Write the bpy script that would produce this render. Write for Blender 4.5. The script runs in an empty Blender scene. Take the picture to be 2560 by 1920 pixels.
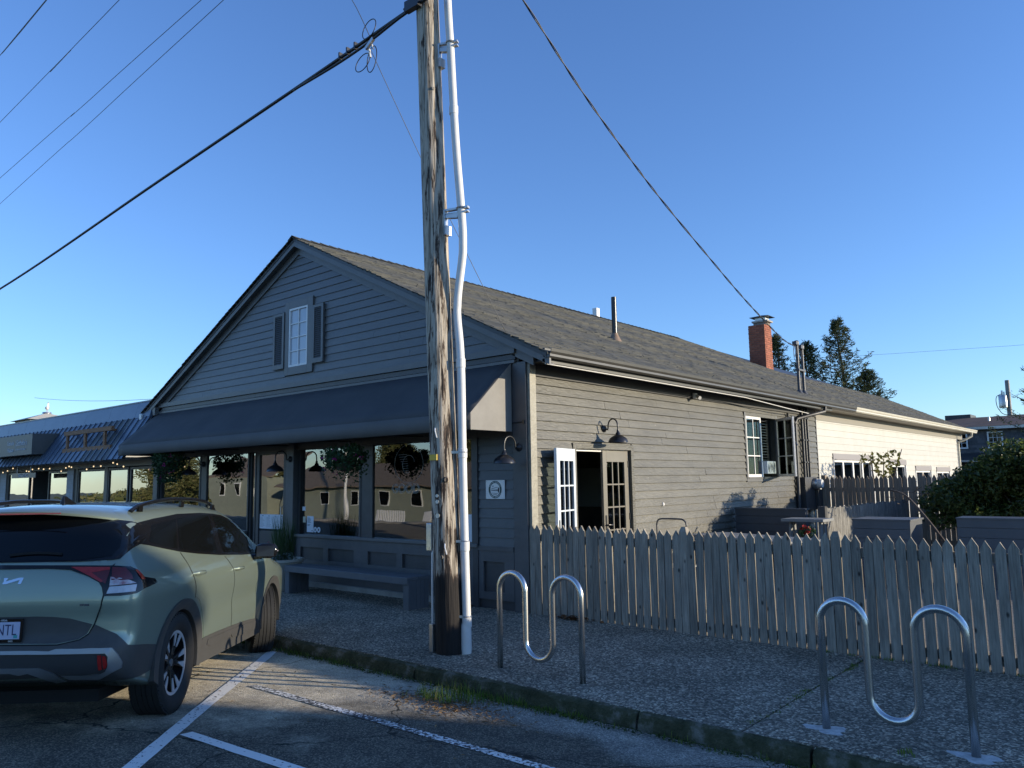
import bpy, bmesh, math, random
import numpy as np
from mathutils import Vector, Matrix
from mathutils.bvhtree import BVHTree
random.seed(7); RNG = np.random.default_rng(11)
SC = bpy.context.scene; COL = SC.collection
R = math.radians

# ------------------------------------------------------------------ camera
cam_d = bpy.data.cameras.new('camera'); cam = bpy.data.objects.new('camera', cam_d); COL.objects.link(cam)
SC.camera = cam
cam_d.sensor_width = 36.0; cam_d.lens = 36.0 * 1945.33 / 2560.0
cam_d.clip_start = 0.05; cam_d.clip_end = 3000
def cam_axes(yaw, pitch, roll):
    f = Vector((-math.sin(yaw)*math.cos(pitch), math.cos(yaw)*math.cos(pitch), math.sin(pitch)))
    r = Vector((math.cos(yaw), math.sin(yaw), 0)); u = r.cross(f)
    return r*math.cos(roll)+u*math.sin(roll), -r*math.sin(roll)+u*math.cos(roll), f
_r, _u, _f = cam_axes(R(40.538), R(7.087), R(-0.876))
_m = Matrix(((_r.x, _u.x, -_f.x, 6.5614), (_r.y, _u.y, -_f.y, -7.9838), (_r.z, _u.z, -_f.z, 1.70), (0, 0, 0, 1)))
cam.matrix_world = _m

# ------------------------------------------------------------------ sky, sun, exposure
SUN_EL = R(10.6); SUN_AZ = (0.848, 0.53)
world = bpy.data.worlds.new('World'); SC.world = world; world.use_nodes = True
wn = world.node_tree.nodes; wl = world.node_tree.links
sky = wn.new('ShaderNodeTexSky'); sky.sky_type = 'NISHITA'; sky.sun_disc = False
sky.sun_elevation = SUN_EL; sky.sun_rotation = math.atan2(SUN_AZ[0], SUN_AZ[1])
sky.altitude = 0; sky.air_density = 1.0; sky.dust_density = 0.15; sky.ozone_density = 2.2
wb = wn.new('ShaderNodeMix'); wb.data_type = 'RGBA'; wb.blend_type = 'MULTIPLY'; wb.inputs[0].default_value = 1.0
wb.inputs[7].default_value = (0.68, 0.90, 1.32, 1.0)   # the camera's warm white balance: the whole sky reads bluer
wl.new(sky.outputs[0], wb.inputs[6]); wl.new(wb.outputs[2], wn['Background'].inputs[0]); wn['Background'].inputs[1].default_value = 0.15
sun_d = bpy.data.lights.new('sun', 'SUN'); sun = bpy.data.objects.new('sun', sun_d); COL.objects.link(sun)
sun_d.energy = 4.1; sun_d.angle = R(0.53); sun_d.color = (1.0, 0.87, 0.66)
sun.rotation_euler = Vector((SUN_AZ[0]*math.cos(SUN_EL), SUN_AZ[1]*math.cos(SUN_EL), math.sin(SUN_EL))).to_track_quat('Z', 'Y').to_euler()
sun.location = (30, 20, 15)
vs = SC.view_settings; vs.view_transform = 'Standard'; vs.look = 'None'; vs.gamma = 1.0; vs.exposure = 0.58
vs.use_curve_mapping = False
try:
    SC.cycles.max_bounces = 8; SC.cycles.transparent_max_bounces = 12; SC.cycles.caustics_reflective = False; SC.cycles.caustics_refractive = False
except Exception: pass

# ------------------------------------------------------------------ materials
def new_mat(name):
    m = bpy.data.materials.new(name); m.use_nodes = True
    return m, m.node_tree.nodes, m.node_tree.links, m.node_tree.nodes['Principled BSDF']
def c4(c): return (c[0], c[1], c[2], 1.0)
def mat(name, col, rough=.6, col2=None, scale=6.0, detail=6, stretch=None, metallic=0.0, bump=0.0, bscale=None, spec=.5,
        coat=0.0, rand=0.0, lo=.35, hi=.65, coord='Object', alpha=1.0):
    m, n, l, p = new_mat(name)
    p.inputs['Roughness'].default_value = rough; p.inputs['Metallic'].default_value = metallic
    p.inputs['Specular IOR Level'].default_value = spec; p.inputs['Coat Weight'].default_value = coat
    p.inputs['Coat Roughness'].default_value = .04
    tc = n.new('ShaderNodeTexCoord'); mp = n.new('ShaderNodeMapping'); l.new(tc.outputs[coord], mp.inputs[0])
    if stretch: mp.inputs['Scale'].default_value = stretch
    src = None
    if col2 is not None:
        nz = n.new('ShaderNodeTexNoise'); nz.inputs['Scale'].default_value = scale; nz.inputs['Detail'].default_value = detail
        nz.inputs['Roughness'].default_value = .65
        l.new(mp.outputs[0], nz.inputs['Vector'])
        rp = n.new('ShaderNodeValToRGB'); rp.color_ramp.elements[0].position = lo; rp.color_ramp.elements[1].position = hi
        rp.color_ramp.elements[0].color = c4(col); rp.color_ramp.elements[1].color = c4(col2)
        l.new(nz.outputs[0], rp.inputs[0]); src = rp.outputs[0]
    else:
        rgb = n.new('ShaderNodeRGB'); rgb.outputs[0].default_value = c4(col); src = rgb.outputs[0]
    if rand:
        oi = n.new('ShaderNodeObjectInfo'); ma = n.new('ShaderNodeMath'); ma.operation = 'MULTIPLY_ADD'
        ma.inputs[1].default_value = 2*rand; ma.inputs[2].default_value = 1-rand; l.new(oi.outputs['Random'], ma.inputs[0])
        hs = n.new('ShaderNodeHueSaturation'); l.new(ma.outputs[0], hs.inputs['Value']); l.new(src, hs.inputs['Color']); src = hs.outputs[0]
    l.new(src, p.inputs['Base Color'])
    if bump:
        b = n.new('ShaderNodeBump'); b.inputs['Strength'].default_value = bump; b.inputs['Distance'].default_value = .01
        nb = n.new('ShaderNodeTexNoise'); nb.inputs['Scale'].default_value = bscale or scale*4; nb.inputs['Detail'].default_value = 5
        l.new(mp.outputs[0], nb.inputs['Vector']); l.new(nb.outputs[0], b.inputs['Height']); l.new(b.outputs[0], p.inputs['Normal'])
    return m
def island_mat(name, cols, rough=.8, spec=.3, trans=None, noise=None):
    """colour picked for each loose piece of the mesh"""
    m, n, l, p = new_mat(name)
    g = n.new('ShaderNodeNewGeometry'); rp = n.new('ShaderNodeValToRGB')
    e = rp.color_ramp.elements
    e[0].color = c4(cols[0]); e[1].color = c4(cols[-1])
    for i, c in enumerate(cols[1:-1]):
        k = e.new((i+1)/(len(cols)-1)); k.color = c4(c)
    l.new(g.outputs['Random Per Island'], rp.inputs[0])
    src = rp.outputs[0]
    if noise:
        tc = n.new('ShaderNodeTexCoord'); nz = n.new('ShaderNodeTexNoise'); nz.inputs['Scale'].default_value = noise[0]; nz.inputs['Detail'].default_value = 5
        l.new(tc.outputs['Object'], nz.inputs['Vector'])
        ma = n.new('ShaderNodeMath'); ma.operation = 'MULTIPLY_ADD'; ma.inputs[1].default_value = 2*noise[1]; ma.inputs[2].default_value = 1-noise[1]
        l.new(nz.outputs[0], ma.inputs[0]); hs = n.new('ShaderNodeHueSaturation'); l.new(ma.outputs[0], hs.inputs['Value']); l.new(src, hs.inputs['Color']); src = hs.outputs[0]
    l.new(src, p.inputs['Base Color']); p.inputs['Roughness'].default_value = rough; p.inputs['Specular IOR Level'].default_value = spec
    if trans:
        d = n.new('ShaderNodeBsdfTranslucent'); l.new(src, d.inputs[0]); mx = n.new('ShaderNodeMixShader'); mx.inputs[0].default_value = trans
        l.new(p.outputs[0], mx.inputs[1]); l.new(d.outputs[0], mx.inputs[2]); l.new(mx.outputs[0], n['Material Output'].inputs[0])
    return m
def glass(name, tint, refl=1.0, rough=0.0, wav=0.0):
    """thin pane: tinted see-through with Fresnel reflection off both faces"""
    m, n, l, p = new_mat(name); n.remove(p)
    t = n.new('ShaderNodeBsdfTransparent'); t.inputs[0].default_value = c4(tint)
    g = n.new('ShaderNodeBsdfGlossy'); g.inputs['Roughness'].default_value = rough; g.inputs[0].default_value = (1, 1, 1, 1)
    fr = n.new('ShaderNodeFresnel'); fr.inputs[0].default_value = 1.52
    ma = n.new('ShaderNodeMath'); ma.operation = 'MULTIPLY'; ma.inputs[1].default_value = refl; ma.use_clamp = True
    l.new(fr.outputs[0], ma.inputs[0])
    if wav:
        tc = n.new('ShaderNodeTexCoord'); nz = n.new('ShaderNodeTexNoise'); nz.inputs['Scale'].default_value = 1.6; nz.inputs['Detail'].default_value = 1
        b = n.new('ShaderNodeBump'); b.inputs['Strength'].default_value = wav; b.inputs['Distance'].default_value = .004
        l.new(tc.outputs['Object'], nz.inputs['Vector']); l.new(nz.outputs[0], b.inputs['Height']); l.new(b.outputs[0], g.inputs['Normal'])
    mx = n.new('ShaderNodeMixShader'); l.new(ma.outputs[0], mx.inputs[0]); l.new(t.outputs[0], mx.inputs[1]); l.new(g.outputs[0], mx.inputs[2])
    l.new(mx.outputs[0], n['Material Output'].inputs[0])
    return m
def emis(name, col, s):
    m, n, l, p = new_mat(name); p.inputs['Base Color'].default_value = c4(col)
    p.inputs['Emission Color'].default_value = c4(col); p.inputs['Emission Strength'].default_value = s
    return m
MT = {}
MT['siding'] = mat('grey_paint', (.102,.102,.100), .42, (.126,.126,.122), 3.0, bump=.35, bscale=16, stretch=(1,1,3), rand=.05)
def aged_siding():
    m, n, l, p = new_mat('weathered_grey_paint')
    tc = n.new('ShaderNodeTexCoord'); oi = n.new('ShaderNodeObjectInfo')
    mp = n.new('ShaderNodeMapping'); mp.inputs['Scale'].default_value = (1,.5,2.2); l.new(tc.outputs['Object'], mp.inputs[0])
    a = n.new('ShaderNodeTexNoise'); a.inputs['Scale'].default_value = 2.6; a.inputs['Detail'].default_value = 8; a.inputs['Roughness'].default_value = .7; l.new(mp.outputs[0], a.inputs['Vector'])
    rp = n.new('ShaderNodeValToRGB'); e = rp.color_ramp.elements; e[0].position = .3; e[0].color = (.062,.059,.046,1); e[1].position = .72; e[1].color = (.118,.112,.090,1); l.new(a.outputs[0], rp.inputs[0])
    bg = n.new('ShaderNodeTexNoise'); bg.inputs['Scale'].default_value = .55; bg.inputs['Detail'].default_value = 3; l.new(tc.outputs['Object'], bg.inputs['Vector'])
    m1 = n.new('ShaderNodeMath'); m1.operation = 'MULTIPLY_ADD'; m1.inputs[1].default_value = .7; m1.inputs[2].default_value = .60; l.new(bg.outputs[0], m1.inputs[0])
    m2 = n.new('ShaderNodeMath'); m2.operation = 'MULTIPLY_ADD'; m2.inputs[1].default_value = .22; m2.inputs[2].default_value = .90; l.new(oi.outputs['Random'], m2.inputs[0])
    m3 = n.new('ShaderNodeMath'); m3.operation = 'MULTIPLY'; l.new(m1.outputs[0], m3.inputs[0]); l.new(m2.outputs[0], m3.inputs[1])
    hs = n.new('ShaderNodeHueSaturation'); l.new(m3.outputs[0], hs.inputs['Value']); l.new(rp.outputs[0], hs.inputs['Color'])
    c = n.new('ShaderNodeTexNoise'); c.inputs['Scale'].default_value = 34; c.inputs['Detail'].default_value = 6; l.new(tc.outputs['Object'], c.inputs['Vector'])
    cr = n.new('ShaderNodeMapRange'); cr.inputs['From Min'].default_value = .70; cr.inputs['From Max'].default_value = .74; l.new(c.outputs[0], cr.inputs['Value'])
    mx = n.new('ShaderNodeMix'); mx.data_type = 'RGBA'; l.new(cr.outputs[0], mx.inputs[0]); l.new(hs.outputs[0], mx.inputs[6]); mx.inputs[7].default_value = (.34,.32,.27,1)
    l.new(mx.outputs[2], p.inputs['Base Color']); p.inputs['Roughness'].default_value = .46
    b = n.new('ShaderNodeBump'); b.inputs['Strength'].default_value = .7; b.inputs['Distance'].default_value = .01
    nb = n.new('ShaderNodeTexNoise'); nb.inputs['Scale'].default_value = 17; nb.inputs['Detail'].default_value = 6; nb.inputs['Distortion'].default_value = 1.2; l.new(mp.outputs[0], nb.inputs['Vector']); l.new(nb.outputs[0], b.inputs['Height']); l.new(b.outputs[0], p.inputs['Normal'])
    return m
MT['siding_side'] = aged_siding()
MT['trim_dark'] = mat('charcoal_trim_paint', (.038,.039,.042), .45, (.050,.051,.054), 5, bump=.15)
MT['trim_grey'] = mat('grey_trim_paint', (.105,.107,.108), .45, (.125,.126,.126), 5, bump=.2)
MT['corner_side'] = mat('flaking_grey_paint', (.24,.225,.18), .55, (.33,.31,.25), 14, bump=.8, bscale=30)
MT['valance'] = mat('awning_valance_canvas', (.10,.097,.093), .8, (.12,.116,.11), 1.6, bump=.06, bscale=300)
MT['canvas'] = mat('awning_canvas', (.052,.054,.058), .8, (.066,.068,.072), 1.6, bump=.06, bscale=300)
MT['canvas_side'] = mat('awning_side_canvas', (.22,.21,.195), .75, (.26,.25,.232), 3, bump=.06, bscale=300)  # end panels, lighter than the awning's top and valance
MT['white'] = mat('white_paint', (.78,.77,.74), .4, (.82,.81,.78), 4)
MT['white_wall'] = mat('cream_white_siding_paint', (.48,.465,.415), .5, (.53,.515,.465), 2, rand=.02)
MT['cream'] = mat('cream_gutter_paint', (.55,.52,.42), .4, (.60,.57,.47), 3)
MT['gutter'] = mat('grey_gutter_paint', (.045,.043,.038), .42, (.062,.059,.052), 3)
MT['black_metal'] = mat('black_enamel', (.018,.018,.02), .28, (.026,.026,.028), 12, spec=.5)
MT['galv'] = mat('galvanised_steel', (.42,.43,.43), .38, (.52,.53,.53), 30, metallic=.85)
MT['steel'] = mat('brushed_stainless', (.58,.57,.55), .27, (.66,.65,.63), 90, metallic=1.0, stretch=(1,1,.05))
MT['pvc'] = mat('white_pvc', (.70,.69,.66), .35, (.78,.77,.74), 7)
MT['cable'] = mat('black_cable', (.012,.012,.014), .5)
MT['wire'] = mat('grey_wire', (.10,.10,.10), .5)
MT['alu'] = mat('dull_aluminium', (.55,.55,.54), .4, metallic=.8)
MT['dirt'] = mat('dirt', (.07,.055,.04), .95, (.12,.095,.07), 14, bump=.6)
MT['concrete'] = mat('concrete', (.30,.285,.26), .9, (.42,.40,.36), 5, bump=.5, bscale=60)
MT['eave_shade'] = mat('shaded_eave_paint', (.016,.016,.017), .6)  # dark eave paint, blackened to hold the shade under the eave
MT['interior'] = mat('dim_interior', (.16,.125,.095), .9, (.22,.18,.14), 3)
MT['glass'] = glass('window_glass', (.50,.54,.54), 3.3, wav=.45)
MT['glass_small'] = glass('pane_glass', (.60,.66,.66), 1.7)
MT['paper'] = mat('paper', (.75,.76,.78), .8)
MT['ink'] = mat('ink', (.02,.02,.025), .8)
MT['slate_bench'] = mat('slate_blue_paint', (.085,.092,.102), .5, (.105,.112,.122), 4, bump=.15, rand=.05)
MT['booth'] = mat('slate_booth_paint', (.075,.082,.09), .5, (.09,.097,.105), 4, bump=.1, rand=.04)

# ------------------------------------------------------------------ mesh helpers
class MB:
    def __init__(s): s.v = []; s.f = []
    def box(s, x0, x1, y0, y1, z0, z1):
        b = len(s.v)
        s.v += [(x0,y0,z0),(x1,y0,z0),(x1,y1,z0),(x0,y1,z0),(x0,y0,z1),(x1,y0,z1),(x1,y1,z1),(x0,y1,z1)]
        s.f += [(b,b+3,b+2,b+1),(b+4,b+5,b+6,b+7),(b,b+1,b+5,b+4),(b+1,b+2,b+6,b+5),(b+2,b+3,b+7,b+6),(b+3,b,b+4,b+7)]
        return s
    def hexa(s, p):
        b = len(s.v); s.v += [tuple(q) for q in p]
        s.f += [(b,b+3,b+2,b+1),(b+4,b+5,b+6,b+7),(b,b+1,b+5,b+4),(b+1,b+2,b+6,b+5),(b+2,b+3,b+7,b+6),(b+3,b,b+4,b+7)]
        return s
    def bar(s, a, b, w, h, up=(0,0,1)):
        a = Vector(a); b = Vector(b); d = (b-a).normalized(); upv = Vector(up)
        if abs(d.dot(upv)) > .98: upv = Vector((1,0,0))
        x = d.cross(upv).normalized()*w/2; y = x.cross(d).normalized()*h/2
        return s.hexa([a-x-y, a+x-y, b+x-y, b-x-y, a-x+y, a+x+y, b+x+y, b-x+y])
    def poly_prism(s, pts, ext):
        """pts: 3D polygon, ext: extrusion vector"""
        b = len(s.v); n = len(pts); e = Vector(ext)
        s.v += [tuple(p) for p in pts]+[tuple(Vector(p)+e) for p in pts]
        s.f += [tuple(range(b+n-1, b-1, -1)), tuple(range(b+n, b+2*n))]
        for i in range(n):
            j = (i+1) % n; s.f.append((b+i, b+j, b+n+j, b+n+i))
        return s
    def quad(s, *p):
        b = len(s.v); s.v += [tuple(q) for q in p]; s.f.append(tuple(range(b, b+len(p)))); return s
    def tube(s, pts, r, n=10, cap=True, closed=False):
        pts = [Vector(p) for p in pts]; m = len(pts); rs = r if isinstance(r, (list, tuple)) else [r]*m
        b = len(s.v); prev = None
        for i, p in enumerate(pts):
            if closed: t = (pts[(i+1) % m]-pts[i-1])
            else: t = pts[min(i+1, m-1)]-pts[max(i-1, 0)]
            t.normalize()
            if prev is None:
                a = Vector((0,0,1)) if abs(t.z) < .9 else Vector((1,0,0)); x = t.cross(a).normalized()
            else:
                x = prev - t*prev.dot(t); x.normalize()
            prev = x; y = t.cross(x)
            for k in range(n):
                a = 2*math.pi*k/n; s.v.append(tuple(p+(x*math.cos(a)+y*math.sin(a))*rs[i]))
        for i in range(m if closed else m-1):
            j = (i+1) % m
            for k in range(n): s.f.append((b+i*n+k, b+i*n+(k+1) % n, b+j*n+(k+1) % n, b+j*n+k))
        if cap and not closed:
            s.f.append(tuple(b+k for k in range(n-1, -1, -1))); s.f.append(tuple(b+(m-1)*n+k for k in range(n)))
        return s
    def lathe(s, prof, c, axis='Z', n=24, closed=False):
        b = len(s.v); c = Vector(c)
        for r, h in prof:
            for k in range(n):
                a = 2*math.pi*k/n; u, v = r*math.cos(a), r*math.sin(a)
                p = {'Z': (u, v, h), 'X': (h, u, v), 'Y': (v, h, u)}[axis]
                s.v.append(tuple(c+Vector(p)))
        m = len(prof)
        for i in range(m if closed else m-1):
            j = (i+1) % m
            for k in range(n): s.f.append((b+i*n+k, b+i*n+(k+1) % n, b+j*n+(k+1) % n, b+j*n+k))
        if not closed:
            if prof[0][0] > 1e-5: s.f.append(tuple(b+k for k in range(n-1, -1, -1)))
            if prof[-1][0] > 1e-5: s.f.append(tuple(b+(m-1)*n+k for k in range(n)))
        return s
    def build(s, name, m, parent=None, smooth=False, bevel=0, org=None, local=False):
        """verts are world positions (parent has no rotation) unless local"""
        off = Vector((0,0,0)); loc = Vector((0,0,0))
        if parent is not None and not local:
            off = root_loc(parent)
        if parent is None:
            if org is None:
                a = np.array(s.v); org = ((a[:,0].min()+a[:,0].max())/2, (a[:,1].min()+a[:,1].max())/2, a[:,2].min())
            off = Vector(org); loc = Vector(org)
        me = bpy.data.meshes.new(name)
        me.from_pydata([tuple(Vector(v)-off) for v in s.v], [], s.f); 
        fixn(me)
        me.materials.append(MT[m] if isinstance(m, str) else m)
        if smooth:
            me.polygons.foreach_set('use_smooth', [True]*len(me.polygons))
            if smooth != 'all': 
                try: me.set_sharp_from_angle(angle=R(40))
                except Exception: pass
        o = bpy.data.objects.new(name, me); COL.objects.link(o); o.location = loc
        if parent is not None: o.parent = parent
        if bevel:
            md = o.modifiers.new('bevel', 'BEVEL'); md.width = bevel; md.segments = 2; md.limit_method = 'ANGLE'; md.angle_limit = R(35)
        return o
def fixn(me):
    bm = bmesh.new(); bm.from_mesh(me); bmesh.ops.recalc_face_normals(bm, faces=bm.faces); bm.to_mesh(me); bm.free()
def root_loc(p):
    o = Vector((0,0,0))
    while p is not None: o = o+p.location; p = p.parent
    return o
def thing(name, label, cat, loc=(0,0,0), group=None):
    o = bpy.data.objects.new(name, None); COL.objects.link(o); o.location = loc; o.empty_display_size = .2
    return tag(o, label, cat, group)
def tag(o, label=None, cat=None, group=None, kind=None):
    if label: o['label'] = label
    if cat: o['category'] = cat
    if group: o['group'] = group
    if kind: o['kind'] = kind
    return o
def np_obj(name, V, F, m, parent=None, smooth=False):
    off = root_loc(parent) if parent is not None else Vector((0,0,0))
    me = bpy.data.meshes.new(name); V = np.asarray(V)-np.array(off)
    me.from_pydata(V.tolist(), [], F if isinstance(F, list) else F.tolist()); me.materials.append(MT[m] if isinstance(m, str) else m)
    if smooth: me.polygons.foreach_set('use_smooth', [True]*len(me.polygons))
    o = bpy.data.objects.new(name, me); COL.objects.link(o)
    if parent is not None: o.parent = parent
    return o
def child_copy(o, parent, loc):
    c = o.copy(); COL.objects.link(c); c.parent = parent; c.location = loc; return c
def to_mesh_obj(name, cu):
    t = bpy.data.objects.new(name, cu); COL.objects.link(t); bpy.context.view_layer.update()
    me = bpy.data.meshes.new_from_object(t.evaluated_get(bpy.context.evaluated_depsgraph_get())); bpy.data.objects.remove(t); bpy.data.curves.remove(cu)
    o = bpy.data.objects.new(name, me); COL.objects.link(o); return o
def text(name, body, size, m, loc, rot, parent=None, align='CENTER', depth=.002, shear=0, outline=0):
    cu = bpy.data.curves.new(name, 'FONT'); cu.body = body; cu.size = size; cu.align_x = align; cu.align_y = 'CENTER'; cu.extrude = depth; cu.shear = shear
    if outline: cu.fill_mode = 'NONE'; cu.bevel_depth = outline
    cu.materials.append(MT[m] if isinstance(m, str) else m)
    o = to_mesh_obj(name, cu); o.rotation_euler = rot
    if parent is not None: o.parent = parent; o.location = Vector(loc)-root_loc(parent)
    else: o.location = loc
    return o
def rz(y):
    return float(np.interp(y, [-40,-14.3,-12,-9,-7,-5,-2.9], [-.1,-.05,.03,.12,.10,0,-.125]))
def leaf_mesh(C, N, size, asp=.5, fold=.25, rng=RNG, dirs=None):
    """rhombic leaves: centres C, facing N, sizes"""
    k = len(C); N = N/np.linalg.norm(N, axis=1)[:, None]
    A = dirs if dirs is not None else rng.normal(size=(k, 3))
    A = A-(A*N).sum(1)[:, None]*N; A /= np.linalg.norm(A, axis=1)[:, None]+1e-9
    B = np.cross(N, A); s = np.asarray(size).reshape(-1, 1)*np.ones((k, 1))
    V = np.empty((k, 4, 3)); V[:,0] = C-A*s*.5; V[:,2] = C+A*s*.5
    V[:,1] = C+B*s*asp*.5+N*s*fold*.3; V[:,3] = C-B*s*asp*.5+N*s*fold*.3
    F = np.arange(k*4).reshape(k, 4)
    F = np.concatenate([F[:, [0,1,2]], F[:, [0,2,3]]])
    return V.reshape(-1, 3), F
def sphere_pts(n, rng=RNG):
    p = rng.normal(size=(n, 3)); return p/np.linalg.norm(p, axis=1)[:, None]
# ------------------------------------------------------------------ ground materials
def aggregate_mat():
    m, n, l, p = new_mat('exposed_aggregate')
    tc = n.new('ShaderNodeTexCoord')
    v = n.new('ShaderNodeTexVoronoi'); v.inputs['Scale'].default_value = 64; l.new(tc.outputs['Object'], v.inputs['Vector'])
    rp = n.new('ShaderNodeValToRGB'); e = rp.color_ramp.elements
    e[0].color = (.075,.066,.052,1); e[1].color = (.70,.63,.50,1); k = e.new(.45); k.color = (.18,.162,.130,1); k = e.new(.78); k.color = (.34,.306,.248,1)
    sp = n.new('ShaderNodeSeparateColor'); l.new(v.outputs['Color'], sp.inputs[0]); l.new(sp.outputs[0], rp.inputs[0])
    nz = n.new('ShaderNodeTexNoise'); nz.inputs['Scale'].default_value = 1.3; nz.inputs['Detail'].default_value = 7; l.new(tc.outputs['Object'], nz.inputs['Vector'])
    mx = n.new('ShaderNodeMix'); mx.data_type = 'RGBA'; mx.blend_type = 'MULTIPLY'; mx.inputs[0].default_value = 1
    r2 = n.new('ShaderNodeValToRGB'); r2.color_ramp.elements[0].color = (.62,.61,.56,1); r2.color_ramp.elements[1].color = (1.15,1.12,1.05,1)
    r2.color_ramp.elements[0].position = .3; r2.color_ramp.elements[1].position = .7
    l.new(nz.outputs[0], r2.inputs[0]); l.new(rp.outputs[0], mx.inputs[6]); l.new(r2.outputs[0], mx.inputs[7])
    l.new(mx.outputs[2], p.inputs['Base Color']); p.inputs['Roughness'].default_value = .85
    b = n.new('ShaderNodeBump'); b.inputs['Strength'].default_value = .9; b.inputs['Distance'].default_value = .008
    l.new(v.outputs['Distance'], b.inputs['Height']); b.invert = True; l.new(b.outputs[0], p.inputs['Normal'])
    return m
def asphalt_mat():
    m, n, l, p = new_mat('asphalt')
    tc = n.new('ShaderNodeTexCoord'); sx = n.new('ShaderNodeSeparateXYZ'); l.new(tc.outputs['Object'], sx.inputs[0])
    v = n.new('ShaderNodeTexVoronoi'); v.inputs['Scale'].default_value = 110; l.new(tc.outputs['Object'], v.inputs['Vector'])
    sp = n.new('ShaderNodeSeparateColor'); l.new(v.outputs['Color'], sp.inputs[0])
    rp = n.new('ShaderNodeValToRGB'); e = rp.color_ramp.elements; e[0].color = (.048,.044,.036,1); e[1].color = (.25,.225,.175,1); k = e.new(.6); k.color = (.086,.078,.063,1)
    l.new(sp.outputs[0], rp.inputs[0])
    # older, paler strip along the kerb, widened at left to brighten the sunlit road
    rp2 = n.new('ShaderNodeValToRGB'); e = rp2.color_ramp.elements; e[0].color = (.13,.124,.112,1); e[1].color = (.46,.43,.37,1); k = e.new(.6); k.color = (.23,.215,.19,1)
    l.new(sp.outputs[0], rp2.inputs[0])
    nz = n.new('ShaderNodeTexNoise'); nz.inputs['Scale'].default_value = .9; nz.inputs['Detail'].default_value = 6; l.new(tc.outputs['Object'], nz.inputs['Vector'])
    ma = n.new('ShaderNodeMath'); ma.operation = 'MULTIPLY_ADD'; ma.inputs[1].default_value = 1.5; l.new(nz.outputs[0], ma.inputs[0]); ml = n.new('ShaderNodeMapRange'); ml.inputs['From Min'].default_value = 2.6; ml.inputs['From Max'].default_value = .4; ml.inputs['To Min'].default_value = 0; ml.inputs['To Max'].default_value = .85; l.new(sx.outputs['X'], ml.inputs['Value']); ay_ = n.new('ShaderNodeMath'); l.new(sx.outputs['Y'], ay_.inputs[0]); l.new(ml.outputs[0], ay_.inputs[1]); l.new(ay_.outputs[0], ma.inputs[2])
    mr = n.new('ShaderNodeMapRange'); mr.inputs['From Min'].default_value = -2.75; mr.inputs['From Max'].default_value = -2.50; l.new(ma.outputs[0], mr.inputs['Value'])
    mx = n.new('ShaderNodeMix'); mx.data_type = 'RGBA'; l.new(mr.outputs[0], mx.inputs[0]); l.new(rp.outputs[0], mx.inputs[6]); l.new(rp2.outputs[0], mx.inputs[7])
    # sandy dust patch, coloured extra pale to paint in the road's sunlight
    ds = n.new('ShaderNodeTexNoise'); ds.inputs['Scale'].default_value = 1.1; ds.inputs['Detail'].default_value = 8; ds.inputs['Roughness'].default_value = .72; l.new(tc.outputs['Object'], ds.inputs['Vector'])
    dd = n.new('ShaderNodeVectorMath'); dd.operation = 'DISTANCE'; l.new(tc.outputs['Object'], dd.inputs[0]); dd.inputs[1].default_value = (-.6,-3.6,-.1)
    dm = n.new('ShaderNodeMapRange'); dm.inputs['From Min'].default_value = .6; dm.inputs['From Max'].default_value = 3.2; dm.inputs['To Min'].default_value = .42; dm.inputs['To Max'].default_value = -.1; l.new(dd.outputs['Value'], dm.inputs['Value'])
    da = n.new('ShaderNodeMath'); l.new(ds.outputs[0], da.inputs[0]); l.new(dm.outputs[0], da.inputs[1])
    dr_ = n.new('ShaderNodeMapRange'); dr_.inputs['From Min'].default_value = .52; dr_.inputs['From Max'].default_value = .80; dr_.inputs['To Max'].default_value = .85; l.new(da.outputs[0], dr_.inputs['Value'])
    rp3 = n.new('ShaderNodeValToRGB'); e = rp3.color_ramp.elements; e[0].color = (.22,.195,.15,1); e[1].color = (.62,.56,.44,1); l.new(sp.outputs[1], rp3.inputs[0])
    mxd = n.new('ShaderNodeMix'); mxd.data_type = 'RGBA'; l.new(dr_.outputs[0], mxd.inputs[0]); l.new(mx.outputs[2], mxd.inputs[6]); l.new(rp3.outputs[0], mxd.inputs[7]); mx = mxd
    # worn patches
    n2 = n.new('ShaderNodeTexNoise'); n2.inputs['Scale'].default_value = 2.6; n2.inputs['Detail'].default_value = 8; n2.inputs['Roughness'].default_value = .7; l.new(tc.outputs['Object'], n2.inputs['Vector'])
    r3 = n.new('ShaderNodeValToRGB'); r3.color_ramp.elements[0].position = .35; r3.color_ramp.elements[0].color = (.72,.72,.72,1); r3.color_ramp.elements[1].position = .72; r3.color_ramp.elements[1].color = (1.5,1.46,1.38,1)
    l.new(n2.outputs[0], r3.inputs[0])
    m2 = n.new('ShaderNodeMix'); m2.data_type = 'RGBA'; m2.blend_type = 'MULTIPLY'; m2.inputs[0].default_value = 1; l.new(mx.outputs[2], m2.inputs[6]); l.new(r3.outputs[0], m2.inputs[7])
    # cracks
    vc = n.new('ShaderNodeTexVoronoi'); vc.feature = 'DISTANCE_TO_EDGE'; vc.inputs['Scale'].default_value = .38
    wv = n.new('ShaderNodeTexNoise'); wv.inputs['Scale'].default_value = 3.5; wv.inputs['Detail'].default_value = 5; l.new(tc.outputs['Object'], wv.inputs['Vector'])
    va = n.new('ShaderNodeVectorMath'); va.operation = 'MULTIPLY_ADD'; va.inputs[1].default_value = (.35,.35,.35); l.new(wv.outputs['Color'], va.inputs[0]); l.new(tc.outputs['Object'], va.inputs[2])
    l.new(va.outputs[0], vc.inputs['Vector'])
    mc = n.new('ShaderNodeMapRange'); mc.inputs['From Min'].default_value = .001; mc.inputs['From Max'].default_value = .0045; l.new(vc.outputs['Distance'], mc.inputs['Value'])
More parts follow.
